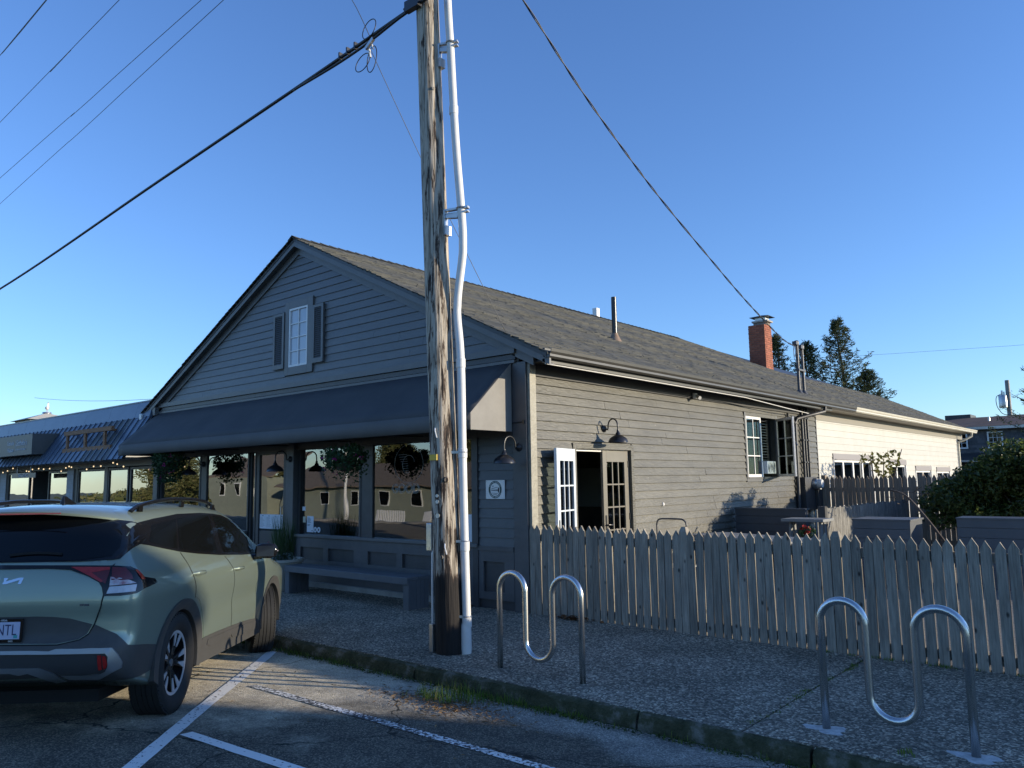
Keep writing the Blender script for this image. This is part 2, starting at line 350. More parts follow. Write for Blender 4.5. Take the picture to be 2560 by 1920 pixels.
    m3 = n.new('ShaderNodeMix'); m3.data_type = 'RGBA'; l.new(mc.outputs[0], m3.inputs[0]); m3.inputs[6].default_value = (.016,.017,.014,1); l.new(m2.outputs[2], m3.inputs[7])
    l.new(m3.outputs[2], p.inputs['Base Color']); p.inputs['Roughness'].default_value = .88; p.inputs['Diffuse Roughness'].default_value = 1.0; p.inputs['Specular IOR Level'].default_value = .35
    b = n.new('ShaderNodeBump'); b.inputs['Strength'].default_value = .8; b.inputs['Distance'].default_value = .006; b.invert = True
    l.new(v.outputs['Distance'], b.inputs['Height']); l.new(b.outputs[0], p.inputs['Normal'])
    return m
def worn_paint_mat(name, wear):
    m, n, l, p = new_mat(name)
    tc = n.new('ShaderNodeTexCoord'); a = n.new('ShaderNodeTexNoise'); a.inputs['Scale'].default_value = 38; a.inputs['Detail'].default_value = 4; l.new(tc.outputs['Object'], a.inputs['Vector'])
    b = n.new('ShaderNodeTexNoise'); b.inputs['Scale'].default_value = 2.5; b.inputs['Detail'].default_value = 3; l.new(tc.outputs['Object'], b.inputs['Vector'])
    ad = n.new('ShaderNodeMath'); ad.operation = 'MULTIPLY_ADD'; ad.inputs[1].default_value = .45; l.new(b.outputs[0], ad.inputs[0]); l.new(a.outputs[0], ad.inputs[2])
    mr = n.new('ShaderNodeMapRange'); mr.inputs['From Min'].default_value = wear; mr.inputs['From Max'].default_value = wear+.05; l.new(ad.outputs[0], mr.inputs['Value'])
    mx = n.new('ShaderNodeMix'); mx.data_type = 'RGBA'; l.new(mr.outputs[0], mx.inputs[0]); mx.inputs[6].default_value = (.80,.785,.74,1); mx.inputs[7].default_value = (.075,.072,.068,1)
    l.new(mx.outputs[2], p.inputs['Base Color']); p.inputs['Roughness'].default_value = .7
    bp = n.new('ShaderNodeBump'); bp.inputs['Strength'].default_value = .4; bp.inputs['Distance'].default_value = .004; l.new(a.outputs[0], bp.inputs['Height']); l.new(bp.outputs[0], p.inputs['Normal'])
    return m
def kerb_mat():
    m, n, l, p = new_mat('mossy_kerb_concrete')
    tc = n.new('ShaderNodeTexCoord')
    a = n.new('ShaderNodeTexNoise'); a.inputs['Scale'].default_value = 5; a.inputs['Detail'].default_value = 8; a.inputs['Roughness'].default_value = .7; l.new(tc.outputs['Object'], a.inputs['Vector'])
    rp = n.new('ShaderNodeValToRGB'); e = rp.color_ramp.elements; e[0].position = .36; e[0].color = (.028,.034,.012,1); e[1].position = .68; e[1].color = (.22,.205,.17,1); k = e.new(.52); k.color = (.07,.07,.035,1)
    l.new(a.outputs[0], rp.inputs[0]); l.new(rp.outputs[0], p.inputs['Base Color']); p.inputs['Roughness'].default_value = .95
    b = n.new('ShaderNodeBump'); b.inputs['Strength'].default_value = 1; b.inputs['Distance'].default_value = .02
    c = n.new('ShaderNodeTexNoise'); c.inputs['Scale'].default_value = 45; c.inputs['Detail'].default_value = 5; l.new(tc.outputs['Object'], c.inputs['Vector']); l.new(c.outputs[0], b.inputs['Height']); l.new(b.outputs[0], p.inputs['Normal'])
    return m
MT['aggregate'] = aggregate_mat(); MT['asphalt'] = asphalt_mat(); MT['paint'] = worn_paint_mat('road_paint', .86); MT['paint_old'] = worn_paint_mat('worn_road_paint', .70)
MT['kerb'] = kerb_mat()
MT['ground'] = mat('soil_and_grass', (.055,.07,.028), .95, (.12,.105,.06), .8, bump=.5, bscale=20)
MT['yard'] = mat('yard_gravel', (.16,.14,.115), .95, (.27,.245,.205), 22, bump=.8, bscale=90)
MT['grass'] = island_mat('grass_blades', [(.06,.12,.015),(.11,.20,.025),(.17,.26,.04),(.24,.22,.07)], .6, trans=.45)
MT['moss'] = island_mat('moss_and_weeds', [(.02,.035,.008),(.045,.06,.015),(.07,.075,.025)], .9)
MT['litter'] = island_mat('dry_litter', [(.17,.10,.045),(.26,.16,.07),(.11,.07,.04),(.33,.22,.11)], .85)
MT['leaf_dead'] = island_mat('dead_leaves', [(.12,.045,.02),(.18,.08,.03),(.08,.04,.02)], .8)

# ------------------------------------------------------------------ ground, road, pavement
def profile_sheet(name, ys, zf, xs, m, kind='structure', jit=0.0):
    V = []; F = []
    for x in xs:
        for y in ys: V.append((x, y, zf(x, y)))
    ny = len(ys)
    for i in range(len(xs)-1):
        for j in range(ny-1): F.append((i*ny+j, (i+1)*ny+j, (i+1)*ny+j+1, i*ny+j+1))
    o = np_obj(name, np.array(V), F, m, smooth=True); o['kind'] = kind; return o
gy = [-600,-120,-60,-30,-24,-18,-15,-14.4,-14.3,-8,-.3,-.02,0.0,10,40,120,600]
gz = [-2.6,-2.4,-2.2,-1.9,-1.4,-.55,-.2,-.12,-.4,-.4,-.4,-.4,-.03,-.03,-.03,0,0]
profile_sheet('ground', gy, lambda x, y: float(np.interp(y, gy, gz)), [-600,-200,-90,-40,-20,-6,8,24,60,200,600], 'ground')
ry = list(np.arange(-14.3, -2.87, .2))+[-2.86]
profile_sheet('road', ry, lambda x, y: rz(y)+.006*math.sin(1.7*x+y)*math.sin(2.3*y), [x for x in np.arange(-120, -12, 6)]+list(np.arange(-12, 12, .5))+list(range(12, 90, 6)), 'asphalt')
# pavement slabs
pav = bpy.data.objects.new('pavement', None); COL.objects.link(pav); pav['kind'] = 'structure'
joints = [-60,-41,-30,-23.5,-17,-10.9,-4.9,4.13,10.2,16.2,24,40]
def slab(x0, x1, y0, y1, nm, m):
    nx = max(2, int((x1-x0)/.35)); ny = 8; mb = MB(); g = .011
    xs = np.linspace(x0+g, x1-g, nx+1); ysl = np.linspace(y0, y1, ny+1)
    for x in xs:
        for y in ysl:
            ed = (abs(x-xs[0]) < 1e-6) or (abs(x-xs[-1]) < 1e-6)
            mb.v.append((x+(random.uniform(-.006,.006) if ed else 0), y, .003*math.sin(x*1.3+y*2)+(-.007 if ed else 0)))
    for i in range(nx):
        for j in range(ny): mb.f.append((i*(ny+1)+j, (i+1)*(ny+1)+j, (i+1)*(ny+1)+j+1, i*(ny+1)+j+1))
    top = len(mb.v)
    rim = [i*(ny+1) for i in range(nx+1)]+[nx*(ny+1)+j for j in range(1, ny+1)]+[i*(ny+1)+ny for i in range(nx-1, -1, -1)]+[j for j in range(ny-1, 0, -1)]
    for i in rim: mb.v.append((mb.v[i][0], mb.v[i][1], -.18))
    for k in range(len(rim)):
        k2 = (k+1) % len(rim); mb.f.append((rim[k], top+k, top+k2, rim[k2]))
    return mb.build(nm, m, pav, smooth=True)
for a, b in zip(joints[:-1], joints[1:]): slab(a, b, -2.805, .02 if a < 0 else -.03, 'slab', 'aggregate')
# kerb stones, broken and mossy
kx = [-60,-40,-28,-20,-14,-9.5,-6.2,-3.6,-1.3,.95,3.35,4.62,6.9,9.4,14,22,40]
def kerb_seg(x0, x1):
    n = max(3, int((x1-x0)/.12)) if -5 < x0 < 9 else 8
    sec = [(-2.81,-.25),(-2.81,-.006),(-2.822,-.002),(-2.838,-.004),(-2.858,-.012),(-2.874,-.03),(-2.888,-.09),(-2.905,-.25)]
    mb = MB(); s = len(sec)
    for i in range(n+1):
        x = x0+.012+(x1-x0-.024)*i/n
        for j, (y, z) in enumerate(sec):
            k = 1 if 2 <= j <= 6 else 0
            mb.v.append((x, y+k*random.uniform(-.014,.014), z+k*random.uniform(-.009,.005)))
    for i in range(n):
        for j in range(s-1): mb.f.append((i*s+j, (i+1)*s+j, (i+1)*s+j+1, i*s+j+1))
    mb.f.append(tuple(range(s))); mb.f.append(tuple(n*s+j for j in range(s-1, -1, -1)))
    return mb
kerb = bpy.data.objects.new('kerb', None); COL.objects.link(kerb); kerb['kind'] = 'structure'
for a, b in zip(kx[:-1], kx[1:]): kerb_seg(a, b).build('kerb_stone', 'kerb', kerb, smooth=True)
fk = MB().box(-90, 80, -14.55, -14.28, -.3, .03).build('far_kerb', 'concrete'); fk['kind'] = 'structure'
# yard behind the fence
profile_sheet('yard', [.03,4,8,12,20,34], lambda x, y: .004, [-.05,2,4,7,12,20], 'yard')
# painted lines
def stripe(name, a, b, w, m):
    a = np.array(a); b = np.array(b); d = b-a; L = np.hypot(*d); d = d/L; nrm = np.array((-d[1], d[0]))*w/2
    n = max(2, int(L/.15)); V = []; F = []
    for i in range(n+1):
        p = a+d*L*i/n; j = 0 if i in (0, n) else 1
        for sgn in (-1, 1):
            q = p+nrm*sgn*(1+random.uniform(-.06,.06)); V.append((q[0], q[1], rz(q[1])+.006*math.sin(1.7*q[0]+q[1])*math.sin(2.3*q[1])+.005))
    for i in range(n): F.append((2*i, 2*i+1, 2*i+3, 2*i+2))
    o = np_obj(name, np.array(V), F, m); o['kind'] = 'structure'; return o
stripe('road_marking', (-1.20,-3.02), (3.2,-7.28), .105, 'paint')
stripe('road_marking', (.17,-4.09), (5.5,-4.02), .09, 'paint_old')
stripe('road_marking', (1.20,-5.21), (5.5,-4.86), .095, 'paint')
stripe('road_marking', (-5.3,-3.0), (-.9,-7.28), .105, 'paint')

# weeds along the kerb and in the joint, tuft, litter
def blades(centres, h, spread, n, name, m='grass', label=None, cat=None, lean=.4, wid=.006):
    V = []; F = []
    for (cx, cy, cz, hh, rad) in centres:
        k = int(n*rad*rad*120*max(.3, hh/.1)) if rad < 1 else n
        k = max(12, min(k, 420))
        for _ in range(k):
            a = random.uniform(0, 6.283); r = rad*math.sqrt(random.random()); x = cx+r*math.cos(a)*spread; y = cy+r*math.sin(a)
            H = hh*random.uniform(.45, 1.1); la = random.uniform(0, 6.283); lx, ly = lean*H*math.cos(la)*random.random(), lean*H*math.sin(la)*random.random()
            wa = random.uniform(0, 3.14); wx, wy = wid*math.cos(wa)/2, wid*math.sin(wa)/2
            b = len(V)
            V += [(x-wx, y-wy, cz), (x+wx, y+wy, cz), (x+lx*.4+wx*.8, y+ly*.4+wy*.8, cz+H*.55), (x+lx*.4-wx*.8, y+ly*.4-wy*.8, cz+H*.55), (x+lx, y+ly, cz+H)]
            F += [(b, b+1, b+2, b+3), (b+3, b+2, b+4)]
    o = np_obj(name, np.array(V), F, m); o['kind'] = 'stuff'
    if label: tag(o, label, cat)
    return o
blades([(1.66,-3.22,rz(-3.22),.14,.17),(1.82,-3.14,rz(-3.14),.14,.15),(1.50,-3.30,rz(-3.30),.09,.14),(2.0,-3.04,rz(-3.04),.10,.17),(1.74,-3.28,rz(-3.28),.12,.15),(2.2,-2.98,rz(-2.98),.09,.15)], .15, 1.3, 16, 'grass_tuft', label='bright green grass tuft growing on the road by the kerb', cat='grass')
cs = []
for _ in range(260):
    x = random.choice([random.uniform(-2.2, .9), random.uniform(1.7, 2.9), random.uniform(3.6, 7), random.uniform(-2.2, 7)])
    cs.append((x, -2.90-abs(random.gauss(0,.035)), rz(-2.93)-.01, random.uniform(.025, .075), random.uniform(.025, .07)))
blades(cs, .06, 2.0, 20, 'kerb_weeds', label='low grass and weeds along the foot of the mossy kerb', cat='weeds')
cs = [(4.13+random.uniform(-.03,.03), -2.7*random.random()**.8, -.02, random.uniform(.02,.05), random.uniform(.015,.05)) for _ in range(34)]
cs += [(5.05+random.uniform(-.1,.1), -2.62+random.uniform(-.05,.05), 0, .04, .05) for _ in range(3)]
cs += [(random.uniform(3.7,5.6), -.06+random.uniform(-.05,.03), 0, .035, .05) for _ in range(16)]
blades(cs, .04, 1, 26, 'joint_weeds', label='moss and weeds in the pavement joint before the fence', cat='weeds')
def scatter(name, n, fx, m, size, label, cat, asp=.35):
    P = np.array([fx() for _ in range(n)]); N = RNG.normal(size=(n,3))*.25+np.array([0,0,1])
    V, F = leaf_mesh(P, N, RNG.uniform(.5, 1.2, n)*size, asp, .4); o = np_obj(name, V, F, m); o['kind'] = 'stuff'; tag(o, label, cat); return o
def onroad(x, y, h=.012): return (x, y, rz(y)+.008+h*random.random())
scatter('dry_litter', 900, lambda: onroad(random.gauss(1.85,.34), random.gauss(-3.36,.16)), 'litter', .05, 'brown dry needles round the grass tuft', 'litter', .12)
scatter('gutter_litter', 1500, lambda: onroad(random.uniform(-2.5,7), -2.93-abs(random.gauss(0,.05)), .02), 'moss', .035, 'dark damp litter lying in the gutter', 'litter', .5)
scatter('leaf_litter', 60, lambda: (random.gauss(.72,.14), -.09+random.uniform(-.05,.03), .01+.04*random.random()), 'leaf_dead', .075, 'few brown dead leaves at the foot of the fence', 'leaves', .7)
scatter('road_litter', 90, lambda: onroad(random.uniform(-.6,3.2), random.uniform(-4.6,-3.1), .004), 'litter', .032, 'scattered leaf crumbs on the sunlit asphalt', 'litter', .45)
# ------------------------------------------------------------------ main shop building
SH = thing('shop_building', 'grey clapboard shop with a front gable, dark awning and long shingled roof', 'building', (-5.28, 5, 0))
def lap_board_x(mb, x0, x1, z0, h, y=0.0, t0=.026, t1=.009):
    """board on a wall facing -Y"""
    return mb.hexa([(x0,y-t0,z0),(x1,y-t0,z0),(x1,y,z0),(x0,y,z0),(x0,y-t1,z0+h),(x1,y-t1,z0+h),(x1,y,z0+h),(x0,y,z0+h)])
def lap_board_y(mb, y0, y1, z0, h, x=0.0, t0=.026, t1=.009):
    """board on a wall facing +X"""
    return mb.hexa([(x,y0,z0),(x+t0,y0,z0),(x+t0,y1,z0),(x,y1,z0),(x,y0,z0+h),(x+t1,y0,z0+h),(x+t1,y1,z0+h),(x,y1,z0+h)])
SL = .4835; RX = -5.28; RZ = 6.13
def roof_z(x): return RZ-SL*abs(x-RX)
# gable wall backing and boards
gw = MB(); gw.poly_prism([(-10.55,0,3.30),(-.02,0,3.30),(-.02,0,3.50),(RX,0,roof_z(RX)-.10),(-10.55,0,3.50)], (0,.12,0))
gable = gw.build('gable_wall', 'siding', SH)
def brd(parent, fn, m, jz=.0):
    mb = MB(); fn(mb); return mb.build('board', m, parent)
pit = .1335; z = 3.50; i = 0
while z < 5.98:
    zt = z+pit*.5; half = (RZ-.16-zt)/SL-.06
    xl = max(RX-half, -10.55); xr = min(RX+half, -.03)
    cut = (3.64 < z+pit*.5 < 5.0); jit = random.uniform(-.003,.003)
    segs = [(xl, -5.66), (-4.81, xr)] if cut and z+pit > 3.66 and z < 4.96 else [(xl, xr)]
    out = []
    for a, b in segs:
        if b-a > 3.2 and random.random() < .75:
            c = random.uniform(a+1, b-1); out += [(a, c-.002), (c+.002, b)]
        else: out.append((a, b))
    for a, b in out:
        if b-a > .1:
            brd(gable, lambda mb: lap_board_x(mb, a, b, z+jit, pit+.012), 'siding')
    z += pit; i += 1
# rake boards and soffit trims
for sgn in (-1, 1):
    nm = 'rake_board'
    def rp(dx, dz, y): 
        x = RX+sgn*dx; return (x, y, RZ-SL*dx+dz)
    e = 5.78
    mb = MB(); mb.hexa([rp(0,-.16,-.15), rp(e,-.16,-.15), rp(e,-.16,-.115), rp(0,-.16,-.115), rp(0,-.012,-.15), rp(e,-.012,-.15), rp(e,-.012,-.115), rp(0,-.012,-.115)]); mb.build(nm, 'trim_grey', SH)
    mb = MB(); mb.hexa([rp(0,-.29,-.045), rp(e-.35,-.29,-.045), rp(e-.35,-.29,.0), rp(0,-.29,.0), rp(0,-.14,-.045), rp(e-.35,-.14,-.045), rp(e-.35,-.14,0), rp(0,-.14,0)]); mb.build('frieze_board', 'trim_grey', SH)
    mb = MB(); mb.hexa([rp(0,-.155,-.113), rp(e,-.155,-.113), rp(e,-.155,-.047), rp(0,-.155,-.047), rp(0,-.14,-.113), rp(e,-.14,-.113), rp(e,-.14,-.047), rp(0,-.14,-.047)]); mb.build('soffit', 'trim_grey', SH)
# belt moulding above the awning
MB().box(-10.62,-.16,-.075,-.001,3.415,3.50).build('belt_moulding', 'trim_grey', SH)
MB().box(-10.60,-.17,-.045,-.001,3.335,3.405).build('belt_moulding', 'trim_dark', SH)
MB().box(-10.60,-.17,-.06,-.001,3.285,3.325).build('belt_moulding', 'trim_grey', SH)
# roof deck
rd = MB()
T = .06
def rpl(x, y, d=0): return (x, y, roof_z(x)+d)
right = [(.46,-.16),(.46,27.1),(-2.95,27.1),(-2.95,16.6),(RX,14.2),(RX,-.16)]
rd.poly_prism([rpl(*q,-.075) for q in right], (0,0,.055))
rd.poly_prism([rpl(x,y,-.075) for x,y in [(-11.02,-.16),(RX,-.16),(RX,14.2),(-11.02,14.2)]][::-1], (0,0,.055))
rd.poly_prism([(RX,14.2,RZ-.05),(-2.95,16.6,roof_z(-2.95)-.05),(-2.95,27.1,roof_z(-2.95)-.05),(-7,27.1,3.3),(-9.5,16.6,3.3),(-11.02,14.2,3.35)], (0,0,.03))
roof = rd.build('roof', 'trim_dark', SH)
# shingles: real tabs
MT['shingle'] = island_mat('asphalt_shingles', [(.068,.068,.060),(.080,.080,.070),(.094,.093,.080),(.110,.107,.091)], .9, noise=(9, .35))
def shingles(name, x_e, x_r, sgn, y0f, y1f, parent):
    V = []; F = []; exp = .135; L = math.hypot(1, SL); n = int(abs(x_r-x_e)*L/exp)
    for i in range(n+1):
        d0 = i*exp/L; d1 = min((i+1)*exp+.02, abs(x_r-x_e)*L)/L
        xa = x_e-sgn*d0; xb = x_e-sgn*d1
        y = y0f(xa)-random.uniform(0,.3); yend = y1f(xa)
        while y < yend:
            w = random.uniform(.14,.34); a = max(y, y0f(xa)); b = min(y+w-.004, yend); y += w
            if b-a < .02: continue
            t = random.uniform(.006,.016)+.006*math.sin(.9*a+.5*i); dx = sgn*random.uniform(-.012,.012); q = len(V)
            za = roof_z(xa+dx); zb = roof_z(xb)
            V += [(xa+dx,a,za-.02),(xa+dx,b,za-.02),(xa+dx,b,za+t),(xa+dx,a,za+t),(xb,a,zb+.002),(xb,b,zb+.002)]
            F += [(q,q+1,q+2,q+3),(q+3,q+2,q+5,q+4),(q,q+3,q+4),(q+1,q+5,q+2)]
    o = np_obj(name, np.array(V), F, 'shingle', parent); fixn(o.data); o['kind'] = 'stuff'; return o
def yend(x):
    if x > -2.95: return 27.15
    return 14.2+(x-RX)/(-2.95-RX)*2.4
shingles('shingle_courses', .50, RX, 1, lambda x: -.20, yend, roof)
shingles('shingle_courses', -11.06, RX, -1, lambda x: -.20, lambda x: 14.2, roof)
# ridge caps
for k in range(72):
    pass
mb = MB()
for k in range(70):
    y = -.2+k*.205; o_ = random.uniform(0,.006)
    mb.quad((RX-.13,y,roof_z(RX-.13)+.02+o_),(RX-.13,y+.23,roof_z(RX-.13)+.012),(RX,y+.23,RZ+.018),(RX,y,RZ+.03+o_))
    mb.quad((RX,y,RZ+.03+o_),(RX,y+.23,RZ+.018),(RX+.13,y+.23,roof_z(RX+.13)+.012),(RX+.13,y,roof_z(RX+.13)+.02+o_))
rc = mb.build('ridge_caps', 'shingle', roof); rc['kind'] = 'stuff'
# side wall
sw = MB(); dy0, dy1, dzt = 1.02, 2.47, 2.14; wy0, wy1, wz0, wz1 = 6.78, 8.30, 1.70, 2.92
for (a,b,c,d) in ((0,dy0,0,3.35),(dy0,dy1,dzt,3.35),(dy1,wy0,0,3.35),(wy0,wy1,0,wz0),(wy0,wy1,wz1,3.35),(wy1,10.72,0,3.35)):
    sw.box(-.14,0,a,b,c,d)
side = sw.build('side_wall', 'siding_side', SH)
pit = .124; z = .02; holes = [(dy0-.07,dy1+.07,-1,dzt+.09),(wy0-.06,wy1+.06,wz0-.10,wz1+.07)]
while z < 3.3:
    segs = [(.13, 10.70)]
    for (a,b,c,d) in holes:
        if z+pit*.7 > c and z+pit*.3 < d:
            ns = []
            for (p,q) in segs:
                if p < a: ns.append((p, min(q,a)))
                if q > b: ns.append((max(p,b), q))
            segs = ns
    fin = []
    for (p,q) in segs:
        while q-p > 3.6:
            c = random.uniform(p+1.4, min(p+3.6, q-.9)); fin.append((p,c-.0025)); p = c+.0025
        fin.append((p,q))
    for p,q in fin:
        j = random.uniform(-.003,.003); t = random.uniform(-.003,.004)
        if q-p > .04: brd(side, lambda mb: lap_board_y(mb, p, q, z+j, pit+.010, 0, .036+t, .008), 'siding_side')
    z += pit
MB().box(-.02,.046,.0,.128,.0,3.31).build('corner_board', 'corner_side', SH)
# eave: soffit, fascia, gutter, crown moulding
MB().box(.002,.42,.0,10.74,3.262,3.285).build('soffit', 'eave_shade', SH)
MB().box(.005,.05,.13,10.70,3.10,3.26).build('frieze_board', 'eave_shade', SH)
MB().box(.385,.425,-.15,10.74,3.215,3.262).build('bed_moulding', 'gutter', SH)
MB().box(.40,.43,-.15,10.74,3.285,3.40).build('fascia', 'gutter', SH)
def gutter(y0, y1, m, parent, x=.43):
    sec = [(x,3.27),(x+.075,3.265),(x+.10,3.285),(x+.098,3.315),(x+.118,3.345),(x+.125,3.385),(x+.115,3.388),(x+.108,3.35),(x+.088,3.32),(x+.088,3.292),(x+.07,3.276),(x+.006,3.28)]
    mb = MB(); mb.poly_prism([(a,y0,b) for a,b in sec], (0,y1-y0,0)); return mb.build('gutter', m, parent)
gutter(-.17, 12.2, 'gutter', SH)
mb = MB(); mb.tube([(.40,2.2,3.22),(.36,2.22,3.20)],.012); 
# downspout at the wall's end
mb = MB(); mb.tube([(.48,10.1,3.28),(.47,10.08,3.16),(.30,9.75,3.08),(.10,9.35,2.98),(.075,9.28,2.9),(.075,9.27,2.2),(.075,9.25,1.2),(.075,9.25,.1)], .042, 10)
mb.build('downspout', 'trim_dark', SH, smooth=True)
mb = MB(); mb.tube([(.07,8.9,3.08),(.07,8.92,2.98),(.09,9.1,2.93),(.10,9.24,2.86)], .03, 8); mb.build('drain_pipe', 'trim_dark', SH, smooth=True)
# facade below the awning -------------------------------------------------
def wall_x(mb, x0, x1, z0, z1, y0=0, y1=.12): mb.box(x0, x1, y0, y1, z0, z1)
fw = MB()
wall_x(fw,-10.58,-.03,2.36,3.30); wall_x(fw,-10.58,-6.86,0,.80); wall_x(fw,-5.40,-.97,0,.80); wall_x(fw,-.97,-.03,0,2.36)
for a,b in ((-10.58,-10.40),(-8.66,-8.46),(-3.50,-3.25),(-1.0,-.95)): wall_x(fw,a,b,.80,2.36,.01,.12)
front = fw.build('front_wall', 'trim_dark', SH)
MT['facade_low'] = mat('dark_slate_paint', (.068,.070,.074), .45, (.085,.087,.091), 5, bump=.2, rand=.05)
zb = [2.30,2.191,2.075,1.96,1.845,1.712,1.589,1.457,1.334,1.203,1.072,.942,.825]
for za, zc in zip(zb[1:], zb[:-1]): brd(front, lambda mb: lap_board_x(mb, -.885, -.25, za, zc-za+.008, 0, .030, .012), 'facade_low')
MB().box(-.245,0.0,-.032,-.001,0,3.29).build('corner_board', 'facade_low', SH, bevel=.004)
MB().box(-.985,-.89,-.045,-.001,.0,2.36).build('casing', 'trim_dark', SH)
MB().box(-.89,-.25,-.045,-.001,.765,.825).build('rail', 'facade_low', SH)
for (a,b,c,d) in ((-.89,-.80,.12,.765),(-.80,-.25,.62,.765),(-.80,-.25,.12,.22),(-.42,-.25,.22,.62)): MB().box(a,b,-.032,-.001,c,d).build('panel_frame','facade_low',SH)
MB().box(-5.22,-.89,-.07,-.002,.80,.845).build('sill','trim_grey',SH,bevel=.004)
# panelled bulkhead under the windows
MB().box(-5.22,-.99,-.034,-.001,.635,.80).build('bulkhead_rail','facade_low',SH)
MB().box(-5.22,-.99,-.034,-.001,.02,.43).build('bulkhead_rail','facade_low',SH)
for a,b in ((-5.22,-5.08),(-4.43,-4.30),(-3.62,-3.27),(-2.59,-2.46),(-1.80,-1.66),(-1.08,-.99)): MB().box(a,b,-.034,-.001,.43,.635).build('bulkhead_stile','facade_low',SH)
MB().box(-5.0,-1.2,-.10,-.0,-.02,.075).build('footing','concrete',SH)
MB().box(-10.5,-6.9,-.034,-.001,.02,.80).build('bulkhead_panel','facade_low',SH)
MB().box(-10.5,-6.86,-.07,-.002,.80,.845).build('sill','trim_grey',SH)
# porch posts and header
for a,b in ((-5.455,-5.235),): MB().box(a,b,-.10,.10,.0,2.42).build('post','facade_low',SH,bevel=.006)
MB().box(-10.58,-.25,-.04,-.001,2.30,2.44).build('header','trim_dark',SH)
MB().box(-10.62,-10.42,-.06,-.001,0,2.44).build('post','facade_low',SH,bevel=.005)
def window_x(x0, x1, z0, z1, y=.03, fr=.05, m='trim_dark', g='glass', parent=SH, depth=.06, nm='window'):
    mb = MB(); mb.box(x0,x0+fr,y-depth/2,y+depth/2,z0,z1); mb.box(x1-fr,x1,y-depth/2,y+depth/2,z0,z1)
    mb.box(x0+fr,x1-fr,y-depth/2,y+depth/2,z0,z0+fr); mb.box(x0+fr,x1-fr,y-depth/2,y+depth/2,z1-fr,z1)
    w = mb.build(nm, m, parent, bevel=.003)
    q = MB().box(x0+fr,x1-fr,y-.004,y+.004,z0+fr,z1-fr); q.build('pane', g, w)
    return w
for a,b in ((-10.40,-8.66),(-8.46,-6.84),(-5.23,-3.50),(-3.25,-1.0)): window_x(a,b,.80,2.34,.03,.045)
# recessed entry
window_x(-6.84,-6.64,.0,2.36,.06,.04)
dr = window_x(-6.60,-5.62,.02,2.34,.05,.095,nm='door'); 
MB().box(-6.51,-5.71,.035,.07,.02,.86).build('kick_panel','trim_dark',dr)
mb = MB(); mb.tube([(-5.67,.0,1.0),(-5.67,-.05,1.0),(-5.67,-.05,1.3),(-5.67,.0,1.3)],.01,8); mb.build('handle','alu',dr,smooth=True)
MB().box(-6.86,-5.40,-.30,.35,-.02,.015).build('threshold','concrete',SH)
MB().box(-5.62,-5.455,.0,.10,.0,2.42).build('casing','trim_dark',SH)
# awning ------------------------------------------------------------------
ax0, ax1, ay, az0, az1 = -10.56, -.241, -.852, 2.354, 2.57
aw = MB()
aw.hexa([(ax0,-.05,3.275),(ax1,-.05,3.275),(ax1,-.05,3.285),(ax0,-.05,3.285),(ax0,ay,az1-.01),(ax1,ay,az1-.01),(ax1,ay,az1),(ax0,ay,az1)])
aw = MB()
n = 46
for i in range(n+1):
    x = ax0+(ax1-ax0)*i/n
    for t in (0,.2,.4,.6,.8,1):
        s = -.016*math.sin(math.pi*t)*abs(math.sin(math.pi*i*8/n))**.7+.004*math.sin(i*1.7)*math.sin(math.pi*t)
        aw.v.append((x, -.05+(ay+.05)*t, 3.29+(az1-3.29)*t+s))
for i in range(n):
    for j in range(5): aw.f.append((i*6+j,(i+1)*6+j,(i+1)*6+j+1,i*6+j+1))
awn = aw.build('awning', 'canvas', SH, smooth=True)
md = awn.modifiers.new('s','SOLIDIFY'); md.thickness = .004
va = MB()
for i in range(n+1):
    x = ax0+(ax1-ax0)*i/n
    for t in (0,.5,1): va.v.append((x, ay-.003+.006*math.sin(i*.9)*t, az1+(az0-az1)*t))
for i in range(n):
    for j in range(2): va.f.append((i*3+j,(i+1)*3+j,(i+1)*3+j+1,i*3+j+1))
v_ = va.build('valance','valance',awn,smooth=True); md = v_.modifiers.new('s','SOLIDIFY'); md.thickness = .004
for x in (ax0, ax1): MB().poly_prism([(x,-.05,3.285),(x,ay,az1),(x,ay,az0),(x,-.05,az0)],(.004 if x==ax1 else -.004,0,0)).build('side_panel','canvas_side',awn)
mb = MB(); mb.tube([(ax0,ay+.02,az0+.01),(ax1,ay+.02,az0+.01)],.016,8); mb.tube([(ax0,ay+.02,az1-.02),(ax1,ay+.02,az1-.02)],.016,8)
for x in np.linspace(ax0+.02,ax1-.02,7): mb.tube([(x,-.06,3.26),(x,ay+.02,az1-.02),(x,ay+.02,az0+.01),(x,-.06,az0+.02)],.013,6)
mb.build('frame','black_metal',awn)
mb = MB(); mb.tube([(-.24,-.03,2.47),(-.03,-.03,2.475)],.012,8); mb.box(-.06,-.03,-.05,-.02,2.45,2.50); mb.build('bracket_bar','black_metal',SH)
